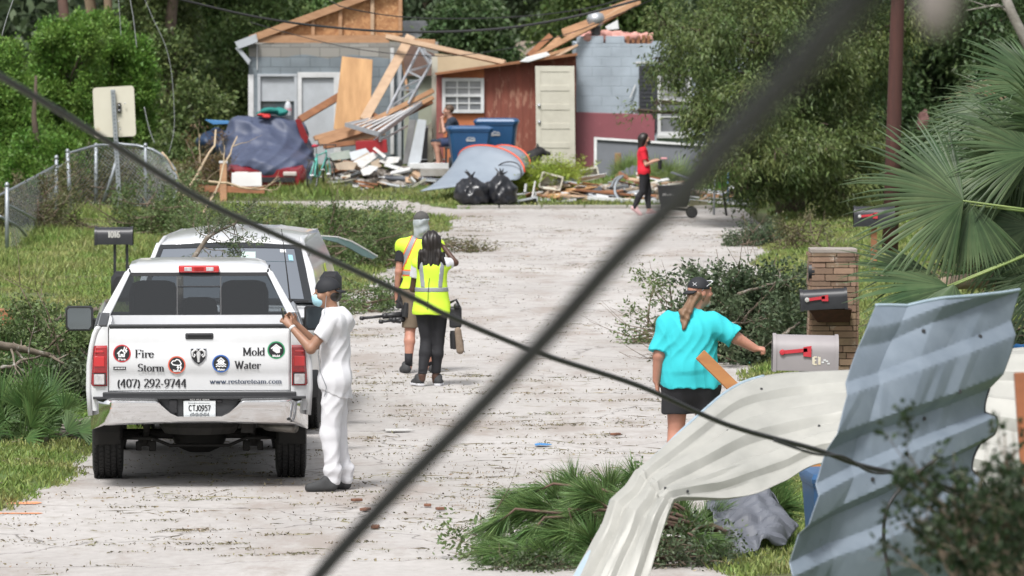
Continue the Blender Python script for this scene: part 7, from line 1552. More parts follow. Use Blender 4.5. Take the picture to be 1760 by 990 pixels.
def wrinkle(v,amp,fr,ph=0,dirz=1.0):
    v.bump(lambda X,Y,Z: amp*np.sin(fr*Z*dirz+ph+1.7*np.sin(fr*.45*X+ph)+1.3*np.sin(fr*.5*Y))*np.clip(.5+.6*np.sin(7*X+5*Z+ph),0,1)+amp*.5*np.sin(fr*1.8*X+fr*.7*Z+ph*2+np.sin(fr*Y)))
def merge(a,b): a.d=np.minimum(a.d,b.d); return a
m_wcloth=mat('white_cotton',(0.60,0.60,0.625),rough=.9,bump=.012,bscale=9); m_shoe=mat('dark_grey_shoe',(0.045,0.047,0.048),(0.03,0.03,0.032),scale=20,rough=.8); m_hair=mat('black_hair',(0.010,0.008,0.008),(0.022,0.016,0.013),scale=30,rough=.45,stretch=(1,1,.2)); m_capb=mat('black_cap_cloth',(0.013,0.014,0.018),rough=.75)
def shoe(pr,heel,dirv,m,L=.285,w=.048,sole=None,pitch=0,name='shoe'):
    d=Vector(dirv); d.z=0; d.normalize(); h=pr.o+Vector(heel); up=Vector((0,0,1)); toe=h+d*L+up*(-math.tan(pitch)*L); mid=h.lerp(toe,.5)
    v=Vol(Vector(map(min,h,toe))-Vector((.1,.1,.05)),Vector(map(max,h,toe))+Vector((.1,.1,.17)),.007); a=h+d*.045; b=toe-d*.055
    v.cone(a+up*.045,b+up*.032,w*.88,w*.82,.01,(1,1,1)); v.cone(a+up*.05,a+d*.05+up*.095,w*.85,w*.78,.03); v.cone(a+d*.05+up*.085,b+up*.035,w*.7,w*.5,.03)
    if pitch==0: v.half(h+up*.004,(0,0,-1))
    o=v.build(name,m,pr.t)
    if sole: 
        mb=MB(); sec=[]; l=d.cross(up)
        for f,ww in ((0,.6),(.1,.92),(.35,.82),(.7,1.02),(.92,.8),(1.0,.35)): sec.append([h.lerp(toe,f)+l*sx*w*ww+up*z for sx,z in ((-1,0.002),(-1.03,.026),(1.03,.026),(1,.002))])
        mb.loft(sec); mb.build('sole',sole,o,bevel=.004)
    return o
# --- man in white photographing, in profile to the left
p=Person('man in white clothes and black cap photographing with a phone behind the pickup',569,843,res=.0075,face=(-1,-.05,0)); sk1=skin('tan_skin',(0.31,0.165,0.105))
sL,sR=p.p(.02,-.17,1.435),p.p(.05,.17,1.435); eL,eR=p.p(-.16,-.22,1.20),p.p(-.13,.16,1.215); wL,wR=p.p(-.335,-.09,1.385),p.p(-.30,.05,1.40)
hip=[(p.p(.03,-.09,.90),p.p(-.005,-.10,.48),p.p(.02,-.10,.09)),(p.p(.04,.09,.90),p.p(.05,.10,.48),p.p(.12,.10,.09))]
v=p.vol(); v.cone(p.p(.03,-.13,1.42),p.p(.03,.13,1.42),.075,.075,.05); v.cone(p.p(.03,0,1.35),p.p(.04,0,1.02),.125,.115,.06,(.8,1.1,1)); v.cone(p.p(.03,-.08,.93),p.p(.03,.08,.93),.11,.11,.06)
for a in hip: limb(v,a,[.085,.055,.040])
p.core=v.d.copy(); q=p.head(v,(-.035,0,1.655),(-1,-.06,-.08)); v.cone(p.p(.02,0,1.46),p.p(-.01,0,1.60),.060,.052,.03)
v.cone(p.p(.03,-.13,1.42),p.p(.03,.13,1.42),.075,.075,.05); v.cone(p.p(.03,0,1.35),p.p(.04,0,1.02),.125,.115,.06,(.8,1.1,1)); v.cone(p.p(.03,-.08,.93),p.p(.03,.08,.93),.11,.11,.06)
for S,E,Wp in ((sL,eL,wL),(sR,eR,wR)): limb(v,[S,E],[.052,.042]); limb(v,[E,Wp],[.043,.026],.015)
p.hand(v,wL,(-.55,.28,.55),(.1,-1,.2),.55,1,.95); p.hand(v,wR,(-.55,-.15,.6),(.1,1,.2),.55,-1,.95)
hip=[(p.p(.03,-.09,.90),p.p(-.005,-.10,.48),p.p(.02,-.10,.09)),(p.p(.04,.09,.90),p.p(.05,.10,.48),p.p(.12,.10,.09))]
for a in hip: limb(v,a,[.085,.055,.040])
v.build('body',sk1,p.t)
v=p.vol(); 
for a in hip: limb(v,[a[0],a[1],a[2]+Vector((0,0,.03))],[.092,.070,.060],.05); v.ell(a[2]+Vector((-.005,0,.09)),(.074,.066,.04),.05)
v.cone(p.p(.03,-.07,.90),p.p(.03,.07,.90),.108,.108,.05); cover(p,v,.020); v.half(p.p(0,0,.90),(0,0,1)); v.half(p.p(0,0,.055),(0,0,-1)); cloth_folds(v,.0065,p.o.x,p.o.y); v.build('trousers',m_wcloth,p.t)
v=p.vol(); v.cone(p.p(.03,-.14,1.425),p.p(.03,.14,1.425),.088,.088,.06); v.cone(p.p(.03,0,1.36),p.p(.045,0,1.05),.122,.112,.07,(.86,1.12,1)); v.cone(p.p(.045,0,1.05),p.p(.05,0,.78),.124,.146,.05,(.86,1.12,1)); 
cover(p,v,.026); v.cone(p.p(.13,-.05,1.43),p.p(.15,.05,1.40),.05,.05,.04); sl,X_,Y_,Z_=v.win(v.lo,v.lo+v.n*v.res,0); v.d=np.maximum(v.d,((.86-.42*(X_-p.o.x+.08)-Z_)).astype(np.float32)); v.d=np.maximum(v.d,((.775-Z_)).astype(np.float32))
for S,E in ((sL,eL),(sR,eR)):
    a=p.vol(); d=(E-S); a.cone(S,S+d*.80,.072,.070,.03); a.half(S+d*.62,tuple(d)); merge(v,a)
v.cone(p.p(.09,-.06,1.49),p.p(.09,.06,1.49),.045,.045,.04); v.cone(p.p(.12,-.05,1.44),p.p(.14,.02,1.36),.055,.035,.03); v.ell(p.p(.0,0,1.50),(.075,.085,.035),.03); v.ell(p.p(-.005,0,1.56),(.060,.062,.06),.0,'sub'); cloth_folds(v,.0065,p.o.x,p.o.y); v.build('shirt',m_wcloth,p.t)
c,r_,f_,u_=p.H
v=p.vol(.006,lo=(-.3,-.25,1.35),hi=(.3,.25,1.9)); v.ell(c+f_*-.014+u_*.030,(.108,.088,.100),0); v.half(c+u_*.012,tuple(-u_+f_*-.18)); v.build('cap',m_capb,p.t)
mb=MB(); rows=[]
for i in range(7):
    a=-.85+1.7*i/6; b0=c-f_*(.095*math.cos(a))+r_*(.085*math.sin(a))+u_*.028; rows.append([b0,b0-f_*(.075*math.cos(a))-u_*(.030)])
mb.loft(rows,closed=False,caps=False); o=mb.build('cap_brim',m_capb,p.t,smooth=True); o.modifiers.new('s','SOLIDIFY').thickness=.008
v=p.vol(.006,lo=(-.3,-.25,1.35),hi=(.3,.25,1.9)); v.ell(c-f_*.045-u_*.025,(.060,.072,.065),0); v.half(c-f_*.004,tuple(f_)); v.build('hair',m_hair,p.t)
v=p.vol(.006,lo=(-.3,-.25,1.35),hi=(.3,.25,1.9)); v.ell(c+f_*.060-u_*.050,(.060,.058,.062),0); v.cone(c+f_*.105-u_*.028,c+f_*.10-u_*.075,.022,.018,.02); v.half(c-u_*.005,tuple(u_)); v.half(c+f_*.030,tuple(-f_)); v.build('face_mask',mat('mask_blue',(0.33,0.58,0.68),(0.42,0.66,0.75),scale=8,rough=.8),p.t)
mb=MB(); mb.tube([c+f_*.045-u_*.02-r_*-.066,c-f_*.002-u_*.0-r_*-.084],.0025,4); mb.build('mask_loop',m_wcloth,p.t)
shoe(p,(.055,-.11,.0),(-1,-.12,0),m_shoe,.285); shoe(p,(.165,.10,.0),(-1,.0,0),m_shoe,.285)
mb=MB(); wd=(wL-eL).normalized(); w_=Vector(wL)-wd*.03; mb.tube([w_-wd*.011,w_+wd*.011],.031,12); mb.build('wristwatch',m_wht,p.t,smooth=True)
t=thing('mobile_phone','thin dark mobile phone held up by the man in white','phone',wL); c0=(Vector(wL)+Vector(wR))/2+Vector((-.085,.0,.10)); mb=MB(); mb.box(c0,(.010,.15,.078),Matrix.Rotation(-.15,3,'Y')); mb.build('phone_case',m_blackp,t,bevel=.004); mb=MB(); mb.box(c0+Vector((.006,0,0)),(.001,.14,.07),Matrix.Rotation(-.15,3,'Y')); mb.build('screen',m_glassd,t)
mb=MB(); mb.tube([c+f_*.0-u_*.02+Vector((0,-.09,0)),p.p(-.06,-.20,1.36),p.p(-.10,-.205,1.15),p.p(-.08,-.19,1.0),p.p(-.03,-.205,.88),p.p(-.05,-.185,.80),p.p(-.02,-.17,.86)],.003,4); tag(mb.build('earphone_cord',m_galv,smooth=True),'thin grey earphone cord hanging down the white shirt','cord')
# --- helper for figures seen from behind or the side, standing or walking
def figure(label,px,py,Y,sk,J,res,face,R=1.0,headk=1.0,hands=((0,0,-1),(0,0,-1)),hn=((-1,0,0),(1,0,0)),curl=(.5,.5),headf=None,box=(.75,.6,1.95),z0=0,torso=(.135,.12,.125),hs=(1,-1),scy=.8,legr=(.085,.055,.036),armr=(.048,.040,.027)):
    p=Person(label,px,py,Y,res=res,face=face,box=box,z0=z0); J={k:p.o+Vector(q) for k,q in J.items()}; p.J=J; v=p.vol()
    v.cone(J['sl'],J['sr'],.06*R,.06*R,.05); v.cone(J['chest'],J['waist'],torso[0],torso[1],.06,(1.1,scy,1) if abs(p.f.y)>.5 else (scy,1.1,1)); v.cone(J['hl'],J['hr'],torso[2]*.8,torso[2]*.8,.06); v.cone(J['waist'],(J['hl']+J['hr'])/2,torso[1],torso[2]*.85,.05)
    for i,(a,b,c) in enumerate((('hl','kl','al'),('hr','kr','ar'))):
        limb(v,[J[a],J[b]],[legr[0],legr[1]]); mid=J[b].lerp(J[c],.35)-p.f*.018; limb(v,[J[b],mid,J[c]],[legr[1],legr[1]*1.02,legr[2]],.02); v.cone(J[c],J[c]-Vector((0,0,.04)),legr[2],legr[2],.02)
    p.core=v.d.copy(); p.head(v,J['head']-p.o,headf or face,headk); v.cone(J['neck'],J['head']-Vector((0,0,.05)),.058*R,.050*R,.03)
    for a,b,c in (('sl','el','wl'),('sr','er','wr')): limb(v,[J[a],J[b]],[armr[0],armr[1]]); limb(v,[J[b],J[c]],[armr[1],armr[2]],.015)
    for i,w_ in enumerate(('wl','wr')): p.hand(v,J[w_],hands[i],hn[i],curl[i],hs[i],.95*R)
    p.body=v.build('body',sk,p.t); return p
skd=skin('dark_brown_skin',(0.085,0.042,0.028)); skr=skin('ruddy_skin',(0.46,0.22,0.155)); skf=skin('fair_skin',(0.52,0.30,0.22))
m_lime=mat('lime_safety_vest',(0.56,0.80,0.045),rough=.7); m_refl=mat('reflective_tape',(0.26,0.275,0.29),rough=.35); m_oran=mat('orange_tape',(0.80,0.16,0.04),rough=.6); m_blackc=mat('black_cloth',(0.014,0.014,0.017),rough=.85); m_khaki=mat('khaki_cloth',(0.20,0.155,0.11),(0.15,0.115,0.08),scale=4,rough=.9)
def coat(p,v,name,m,amp=.004,fr=22,ph=0): wrinkle(v,amp,fr,ph); return v.build(name,m,p.t)
def band(p,v,name,m,planes,grow=.004):
    """a strip of the garment: the same solid, a little larger, cut between planes"""
    b=p.vol(); b.d=v.d-grow
    for pt,n in planes: b.half(pt,n)
    return b.build(name,m,p.t)
# --- man with safety vest, from behind
J=dict(head=(.015,0,1.655),neck=(0,0,1.48),sl=(-.19,0,1.40),sr=(.19,0,1.40),chest=(0,0,1.34),waist=(0,0,1.06),hl=(-.10,0,.90),hr=(.10,0,.90),el=(-.235,-.03,1.12),wl=(-.255,.03,.85),er=(.24,.05,1.13),wr=(.17,.22,.98),kl=(-.11,.03,.49),al=(-.125,-.06,.10),kr=(.10,.0,.49),ar=(.11,.02,.10))
p=figure('man in orange edged safety vest and khaki shorts carrying a folded tripod',722,641,None,skr,J,.008,(0,1,0),torso=(.14,.14,.135),curl=(.9,.6),hands=((-.1,.1,-1),(0,.6,-.6)),legr=(.085,.058,.036)); J=p.J
v=p.vol(); v.cone(J['sl'],J['sr'],.078,.078,.06); v.cone(J['chest'],J['waist'],.158,.155,.07,(1.12,.85,1))
for a,b in (('sl','el'),('sr','er')): s_=p.vol(); d=J[b]-J[a]; s_.cone(J[a],J[a]+d*.85,.068,.066,.03); s_.half(J[a]+d*.62,tuple(d)); merge(v,s_)
cover(p,v,.012); v.half(p.p(0,0,.97),(0,0,-1)); coat(p,v,'tee_shirt',m_blackc)
v=p.vol(); v.cone(J['sl']+Vector((.01,0,.0)),J['sr']-Vector((.01,0,0)),.090,.090,.05); v.cone(p.p(-.17,0,1.40),p.p(-.22,0,1.37),.07,.055,.03); v.cone(p.p(.17,0,1.40),p.p(.22,0,1.37),.07,.055,.03); v.cone(J['chest'],p.p(0,0,.98),.172,.175,.06,(1.12,.9,1)); cover(p,v,.028); v.half(p.p(0,0,.935),(0,0,-1)); v.ell(p.p(0,0,1.52),(.075,.12,.06),.02,'sub')
wrinkle(v,.004,20,2); ve=v.build('safety_vest',m_lime,p.t)
for s in (-1,1):
    n=Vector((1,0,-.38*s)).normalized() if False else Vector((1,0,0.45*s)).normalized(); c0=p.p(s*.125,0,1.36)
    band(p,v,'reflective_stripe',m_refl,[(c0+n*.026,tuple(n)),(c0-n*.026,tuple(-n)),(p.p(0,0,1.13),(0,0,-1))],.004); 
    band(p,v,'orange_border',m_oran,[(c0+n*.040,tuple(n)),(c0-n*.040,tuple(-n)),(p.p(0,0,1.13),(0,0,-1))],.002)
band(p,v,'reflective_stripe',m_refl,[(p.p(0,0,1.135),(0,0,1)),(p.p(0,0,1.085),(0,0,-1))],.004); band(p,v,'orange_border',m_oran,[(p.p(0,0,1.150),(0,0,1)),(p.p(0,0,1.07),(0,0,-1))],.002)
v=p.vol(); v.cone(J['hl'],J['hr'],.122,.122,.05); v.cone(p.p(0,0,1.0),p.p(0,0,.93),.14,.14,.05,(1.12,.85,1))
for a,b in (('hl','kl'),('hr','kr')): v.cone(J[a],J[b]+Vector((0,0,-.02)),.108,.094,.04)
cover(p,v,.012); v.half(p.p(0,0,.50),(0,0,-1)); v.half(p.p(0,0,.955),(0,0,1)); coat(p,v,'shorts',m_khaki,.005,20,3)
for s,a in (('l',J['al']),('r',J['ar'])):
    mb=MB(); mb.tube([a+Vector((0,0,.12)),a+Vector((0,0,-.02))],[.045,.043],12); mb.build('sock',m_blackc,p.t,smooth=True)
shoe(p,tuple(J['al']-p.o+Vector((-.01,-.06,-.10))),(-.25,1,0),m_shoe,.28,.05); shoe(p,tuple(J['ar']-p.o+Vector((.02,-.06,-.10))),(.2,1,0),m_shoe,.28,.05)
c,r_,f_,u_=p.H; v=p.vol(.007,lo=(-.25,-.25,1.4),hi=(.25,.3,1.9)); v.ell(c+u_*.035,(.090,.112,.098),0); v.half(c+u_*.040,tuple(-u_)); v.build('cap',mat('grey_cap',(0.055,0.055,0.055),(0.09,0.085,0.08),scale=20,rough=.9),p.t)
v=p.vol(.007,lo=(-.25,-.25,1.4),hi=(.25,.3,1.9)); v.cone(c+u_*.045-f_*.010,c-u_*.055-f_*.006,.089,.080,.02,(1,1.22,1)); v.cone(c-u_*.05,J['neck']+Vector((0,0,.03)),.072,.070,.04); v.half(c+u_*.044,tuple(u_)); wrinkle(v,.005,48); v.build('neck_gaiter',mat('pale_gaiter',(0.30,0.34,0.36),(0.42,0.45,0.46),scale=14,rough=.9),p.t)
# folded tripod carried in his left hand
t=thing('camera_tripod','folded black camera tripod with spread feet carried low in the man\'s left hand','tripod',J['wl']); Yt_=J['wl'].y-.06; hd=P(700,450,Yt_-.05); ctr=P(692,545,Yt_-.05)
for a,b,r in (((701,450),(690,505),.012),((694,478),(684,530),.028),((700,490),(693,540),.030),((688,500),(700,548),.026),((682,515),(704,540),.03)):
    mb=MB(); mb.tube([P(*a,Yt_),P(*b,Yt_)],r,8); mb.build('column',m_blackp,t)
for a,b in (((694,540),(622,547)),((696,548),(655,553)),((694,535),(722,552)),((690,545),(712,562)),((698,532),(728,545))):
    mb=MB(); A_=P(*a,Yt_); B_=P(*b,Yt_-.1 if b[0]<690 else Yt_+.15); mb.tube([A_,A_.lerp(B_,.5)],.032,8); mb.tube([A_.lerp(B_,.4),B_],.016,8); mb.ball(B_,.03,8); mb.ball(A_.lerp(B_,.45),.04,8); mb.build('leg',m_blackp,t,smooth=True)
for k,(a,b,r) in enumerate((((668,548),(690,552),.03),((700,520),(696,545),.04))):
    mb=MB(); mb.tube([P(*a,Yt_-.03),P(*b,Yt_-.03)],r,8); mb.build('clamp',m_blackp,t,bevel=.006)
mb=MB(); mb.ball(P(702,449,Yt_),.028,10); mb.build('pan_handle_grip',m_blackp,t,smooth=True)
# --- woman with lime vest, from behind
J=dict(head=(-.0,0,1.525),neck=(0,0,1.36),sl=(-.155,0,1.30),sr=(.155,0,1.30),chest=(0,0,1.24),waist=(0,0,1.02),hl=(-.085,0,.86),hr=(.085,0,.86),el=(-.20,.06,1.03),wl=(-.07,.24,1.12),er=(.25,.07,1.31),wr=(.13,.20,1.47),kl=(-.055,.02,.47),al=(-.10,-.11,.12),kr=(.07,.03,.47),ar=(.04,.03,.09))
p=figure('woman with long black hair in lime safety vest and black leggings, seen from behind',742,663,None,skd,J,.0075,(0,1,0),R=.88,headk=.95,torso=(.115,.10,.12),curl=(.5,.4),hands=((.5,.6,.1),(-.5,.3,.4)),armr=(.042,.036,.024)); J=p.J
v=p.vol(); v.cone(J['sl'],J['sr'],.064,.064,.05); 
for a,b in (('sl','el'),('sr','er')): s_=p.vol(); d=J[b]-J[a]; s_.cone(J[a],J[a]+d*.8,.062,.058,.03); s_.half(J[a]+d*.52,tuple(d)); merge(v,s_)
v.cone(J['chest'],J['waist'],.125,.115,.05,(1.1,.85,1)); cover(p,v,.012); v.half(p.p(0,0,1.0),(0,0,-1)); coat(p,v,'white_tee',m_wcloth,.003)
v=p.vol(); v.cone(p.p(-.105,0,1.295),p.p(.105,0,1.295),.070,.070,.05); v.cone(J['chest'],p.p(0,0,1.02),.148,.145,.06,(1.12,.88,1)); v.cone(p.p(0,0,1.02),p.p(0,0,.80),.142,.188,.05,(1.12,.88,1)); cover(p,v,.012); v.half(p.p(0,0,.765),(0,0,-1)); v.ell(p.p(0,0,1.40),(.07,.11,.05),.02,'sub'); wrinkle(v,.004,18,1); ve=v.build('safety_vest',m_lime,p.t)
band(p,v,'reflective_stripe',m_refl,[(p.p(0,0,1.055),(0,0,1)),(p.p(0,0,1.005),(0,0,-1))],.004)
for s in (-1,1):
    n=Vector((1,0,-.10*s)).normalized(); c0=p.p(s*.105,0,1.2); band(p,v,'reflective_stripe',m_refl,[(c0+n*.023,tuple(n)),(c0-n*.023,tuple(-n)),(p.p(0,0,1.055),(0,0,-1))],.0035)
v=p.vol(); v.cone(J['hl']+Vector((-.02,-.02,0)),J['hr']+Vector((.02,-.02,0)),.108,.108,.05)
for a,b,c_ in (('hl','kl','al'),('hr','kr','ar')): limb(v,[J[a]+Vector((0,0,-.02)),J[b]],[.098,.064],.04); limb(v,[J[b],J[b].lerp(J[c_],.35)-Vector((0,.018,0)),J[c_]+Vector((0,0,.06))],[.064,.060,.042],.02)
cover(p,v,.008); v.half(p.p(0,0,.79),(0,0,1)); v.half(p.p(0,0,.135),(0,0,-1)); wrinkle(v,.002,30); v.build('leggings',m_blackc,p.t)
shoe(p,tuple(J['al']-p.o+Vector((-.0,-.02,-.115))),(-.45,.9,0),m_shoe,.25,.043,m_wcloth); shoe(p,tuple(J['ar']-p.o+Vector((.02,-.09,-.09))),(.15,1,0),m_shoe,.25,.043,m_wcloth)
c,r_,f_,u_=p.H; v=p.vol(.007,lo=(-.3,-.3,1.0),hi=(.3,.3,1.8)); v.ell(c+u_*.02-f_*.012,(.098,.110,.118),0); v.cone(c-f_*.045-u_*.02,c-f_*.06-u_*.22,.095,.105,.05,(1.1,.62,1)); rr=random.Random(5)
for k in range(16): a=c-f_*.075+r_*rr.uniform(-.12,.12)-u_*rr.uniform(.08,.2); v.cone(a,a+r_*rr.uniform(-.05,.05)-u_*rr.uniform(.06,.17)-f_*.01,.030,.008,.02)
v.half(c+f_*.065,tuple(f_)); v.bump(lambda X,Y,Z:.004*np.sin(90*X+5*Z+2*np.sin(12*Z))+.003*np.sin(150*X-8*Z)); v.build('hair',m_hair,p.t)
mb=MB(); mb.tube([J['neck']+Vector((.01,-.06,-.06)),p.p(-.03,-.150,1.1),p.p(-.04,-.16,.9),p.p(-.045,-.155,.80)],.003,4); mb.build('vest_seam_cord',m_blackc,p.t)
t=thing('camera','black video camera hanging at the hip of the woman in the lime vest','camera',p.p(.27,.1,.85)); 
mb=MB(); mb.box(P(783,545,p.o.y+.05),(.13,.24,.22)); mb.build('camera_body',m_blackp,t,bevel=.02)
mb=MB(); mb.lathe([(.0,-.16),(.045,-.15),(.05,0),(.045,.04)],P(781,575,p.o.y-.02),'z',14); mb.build('lens',m_blackp,t,angle=40)
mb=MB(); mb.tube([P(774,520,p.o.y),P(784,515,p.o.y-.02),P(790,528,p.o.y)],.014,8); mb.ball(P(785,526,p.o.y-.08),.035,10); mb.build('top_handle',m_blackp,t,smooth=True)
t=thing('microphone','tan furry microphone hanging below the camera on a loose cord','microphone',P(789,600,p.o.y)); a,b=P(787,568,p.o.y-.12),P(791,602,p.o.y-.12)
v=Vol(Vector(map(min,a,b))-Vector((.08,.08,.08)),Vector(map(max,a,b))+Vector((.08,.08,.08)),.007); v.cone(a,b,.036,.042,0,(1,.8,1)); v.build('windshield',mat('tan_fur',(0.24,0.185,0.14),(0.17,0.13,0.095),scale=30,rough=.95),t)
mb=MB(); mb.tube([P(787,570,p.o.y-.12),P(796,585,p.o.y-.12),P(797,603,p.o.y-.12),P(790,606,p.o.y-.13),P(796,600,p.o.y-.13),P(799,606,p.o.y-.12)],.004,5); mb.build('cord',m_blackp,t,smooth=True)
# --- big man in turquoise, walking to the right, back half turned
J=dict(head=(.075,.03,1.665),neck=(.02,.02,1.50),sl=(-.19,.02,1.40),sr=(.20,-.02,1.40),chest=(0,0,1.30),waist=(-.01,0,1.02),hl=(-.11,0,.90),hr=(.11,0,.90),el=(-.265,-.03,1.14),wl=(-.285,.02,.93),er=(.38,-.03,1.285),wr=(.53,-.01,1.20),kl=(-.12,.03,.49),al=(-.16,-.06,.10),kr=(.12,.06,.49),ar=(.16,.14,.10))
p=figure('heavy man in turquoise tee shirt, black shorts and backward cap, seen from behind',1187,845,None,skr,J,.008,(.35,1,0),torso=(.18,.185,.16),R=1.05,curl=(.35,1.1),hands=((.10,.1,-1),(1,.05,-.15)),hn=((-1,.1,0),(0,-.3,1)),hs=(1,-1),headf=(.86,.5,.03),legr=(.10,.068,.045),armr=(.062,.052,.034),scy=.92); J=p.J
m_turq=mat('turquoise_cotton',(0.035,0.50,0.55),(0.030,0.44,0.49),scale=3,rough=.9,bump=.016,bscale=7)
v=p.vol(); v.cone(J['sl']+Vector((.01,0,-.005)),J['sr']-Vector((.01,0,.005)),.088,.088,.07); v.cone(J['chest']-Vector((.0,0,.0)),p.p(-.01,0,1.02),.205,.208,.08,(1.02,.90,1)); v.cone(p.p(-.01,0,1.02),p.p(-.01,0,.86),.208,.212,.05,(1.0,.9,1)); v.cone(p.p(0,.02,1.45),p.p(.01,.02,1.49),.09,.07,.05)
for a,b in (('sl','el'),('sr','er')): s_=p.vol(); d=J[b]-J[a]; s_.cone(J[a]-d*.05,J[a]+d*1.05,.090,.092,.03); s_.half(J[a]+d*.90,tuple(d)); merge(v,s_) if False else None; v.d=np.minimum(v.d,s_.d)-np.clip(.05-np.abs(v.d-s_.d),0,None)**2/.05*.25
cover(p,v,.018); v.half(p.p(0,0,.875),(0,0,-1)); 
cloth_folds(v,.0085,p.o.x,p.o.y); v.build('tee_shirt',m_turq,p.t)
v=p.vol(); v.cone(J['hl'],J['hr'],.140,.140,.06,(1,.95,1)); v.cone(p.p(0,0,.95),p.p(0,0,.88),.17,.17,.05,(1.05,.9,1))
for a,b in (('hl','kl'),('hr','kr')): v.cone(J[a],J[b]+Vector((0,0,.08)),.128,.122,.04)
cover(p,v,.012); v.half(p.p(0,0,.655),(0,0,-1)); v.half(p.p(0,0,.90),(0,0,1)); coat(p,v,'shorts',m_blackc,.005,18,3)
shoe(p,tuple(J['al']-p.o+Vector((-.02,-.06,-.10))),(.2,1,0),m_shoe,.29,.052); shoe(p,tuple(J['ar']-p.o+Vector((.0,-.06,-.10))),(.5,1,0),m_shoe,.29,.052)
c,r_,f_,u_=p.H; v=p.vol(.006,lo=(-.3,-.25,1.4),hi=(.4,.3,1.92)); v.ell(c-f_*.012+u_*.032,(.095,.095,.098),0); v.half(c+u_*.030,tuple(-u_-f_*.10)); v.build('cap',m_capb,p.t)
mb=MB(); rows=[]
for i in range(9):
    a=-1.0+2.0*i/8; b0=c-f_*(.088*math.cos(a))+r_*(.078*math.sin(a))+u_*.030; rows.append([b0,b0-f_*(.072*math.cos(a)**.5)-u_*(.030)])
mb.loft(rows,closed=False,caps=False); o=mb.build('cap_brim',m_capb,p.t,smooth=True); o.modifiers.new('s','SOLIDIFY').thickness=.008
# interlocking curved mark on the cap, drawn large on the side that shows
e1=c-f_*.06-r_*.0; bk=Vector((-.35,-1,.35)).normalized(); sx_=Vector((1,-.35,0)).normalized(); cc_=c+Vector((-.045,-.092,.072)); uu=Vector((0,.35,1)).normalized()
mb=MB()
for sg in (1,-1): mb.tube([cc_+sx_*(x)+uu*(z*sg) for x,z in ((-.016,.015),(-.008,.005),(.0,.002),(.008,.005),(.016,.015))],.0025,5)
mb.build('cap_mark',m_wcloth,p.t)
v=p.vol(.006,lo=(-.35,-.3,1.2),hi=(.4,.3,1.9)); v.ell(c-f_*.045-u_*.03,(.075,.075,.075),0); v.cone(c-f_*.07-u_*.06,p.p(-.055,-.115,1.50),.045,.048,.03); v.cone(p.p(-.050,-.125,1.50),p.p(-.055,-.165,1.38),.046,.022,.03)
v.half(c+f_*.02,tuple(f_)); v.bump(lambda X,Y,Z:.006*np.sin(60*X+34*Z+2*np.sin(30*Z))+.005*np.sin(95*X-45*Z)); v.build('hair',mat('light_brown_hair',(0.13,0.07,0.04),(0.24,0.145,0.085),scale=22,rough=.6,stretch=(1,1,.25)),p.t)
v=p.vol(.006,lo=(-.3,-.25,1.4),hi=(.4,.3,1.9)); v.ell(c+f_*.070-u_*.092,(.030,.034,.034),0); v.build('goatee',mat('pale_beard',(0.50,0.40,0.32),rough=.9),p.t)
mb=MB(); mb.tube([c+r_*.082-f_*.03+u_*.02,c+r_*.088+f_*.02+u_*.055,c+r_*.07+f_*.085+u_*.085],.0028,6); mb.tube([c+r_*.07+f_*.085+u_*.085,c+f_*.112+u_*.09,c-r_*.07+f_*.085+u_*.085],.006,6); tag(mb.build('sunglasses',m_wcloth,smooth=True),'white framed sunglasses pushed up on the black cap of the man in turquoise','sunglasses')
mb=MB(); rr=random.Random(6)
for k in range(9):
    z=.44-.035*(k//3); x=-.035+.03*(k%3); y=-.075
mb=MB(); cb=J['kl'].lerp(J['al'],.36)-p.f*.018; 
for k in range(7):
    a=-2.2+.35*k; R_=.0715; z=.0+.03*math.sin(k*2.1); mb.beam(cb+Vector((R_*math.cos(a),R_*math.sin(a),z-.02)),cb+Vector((R_*math.cos(a+.2),R_*math.sin(a+.2),z+.022)),.003,.012,up=(0,0,1))
mb.build('tattoo',mat('faded_tattoo',(0.16,0.10,0.10),rough=.6),p.t)
# --- woman in red walking right, far
J=dict(head=(.01,0,1.47),neck=(-.02,0,1.30),sl=(-.03,.13,1.25),sr=(-.03,-.13,1.25),chest=(-.03,0,1.17),waist=(-.01,0,.98),hl=(0,.07,.86),hr=(0,-.07,.86),el=(.0,.16,1.0),wl=(.22,.08,1.07),er=(.03,-.17,.99),wr=(.23,-.10,1.06),kl=(.08,.06,.47),al=(.10,.06,.10),kr=(-.03,-.07,.47),ar=(-.19,-.07,.16))
p=figure('woman in red polo shirt and black mask walking along the far kerb',1107,370.5,None,skf,J,.009,(1,-.05,0),R=.85,headk=.95,torso=(.105,.095,.115),curl=(.8,.8),hands=((1,-.2,.1),(1,.2,.1)),hn=((0,.3,1),(0,-.3,1)),armr=(.040,.034,.023),legr=(.085,.055,.034)); J=p.J
m_rp=mat('red_polo',(0.62,0.012,0.03),rough=.85)
v=p.vol(); v.cone(J['sl'],J['sr'],.066,.066,.05); v.cone(J['chest'],J['waist'],.122,.115,.06,(.9,1.08,1)); v.cone(J['waist'],p.p(-.005,0,.82),.115,.13,.04,(.95,1.05,1))
for a,b in (('sl','el'),('sr','er')): s_=p.vol(); d=J[b]-J[a]; s_.cone(J[a],J[a]+d*.9,.062,.064,.03); s_.half(J[a]+d*.66,tuple(d)); merge(v,s_)
cover(p,v,.020); v.half(p.p(0,0,.80),(0,0,-1)); v.cone(J['neck']-Vector((0,0,.02)),J['neck']+Vector((0,0,.02)),.058,.052,.02); coat(p,v,'polo_shirt',m_rp,.004)
v=p.vol(); v.cone(J['hl'],J['hr'],.112,.112,.05)
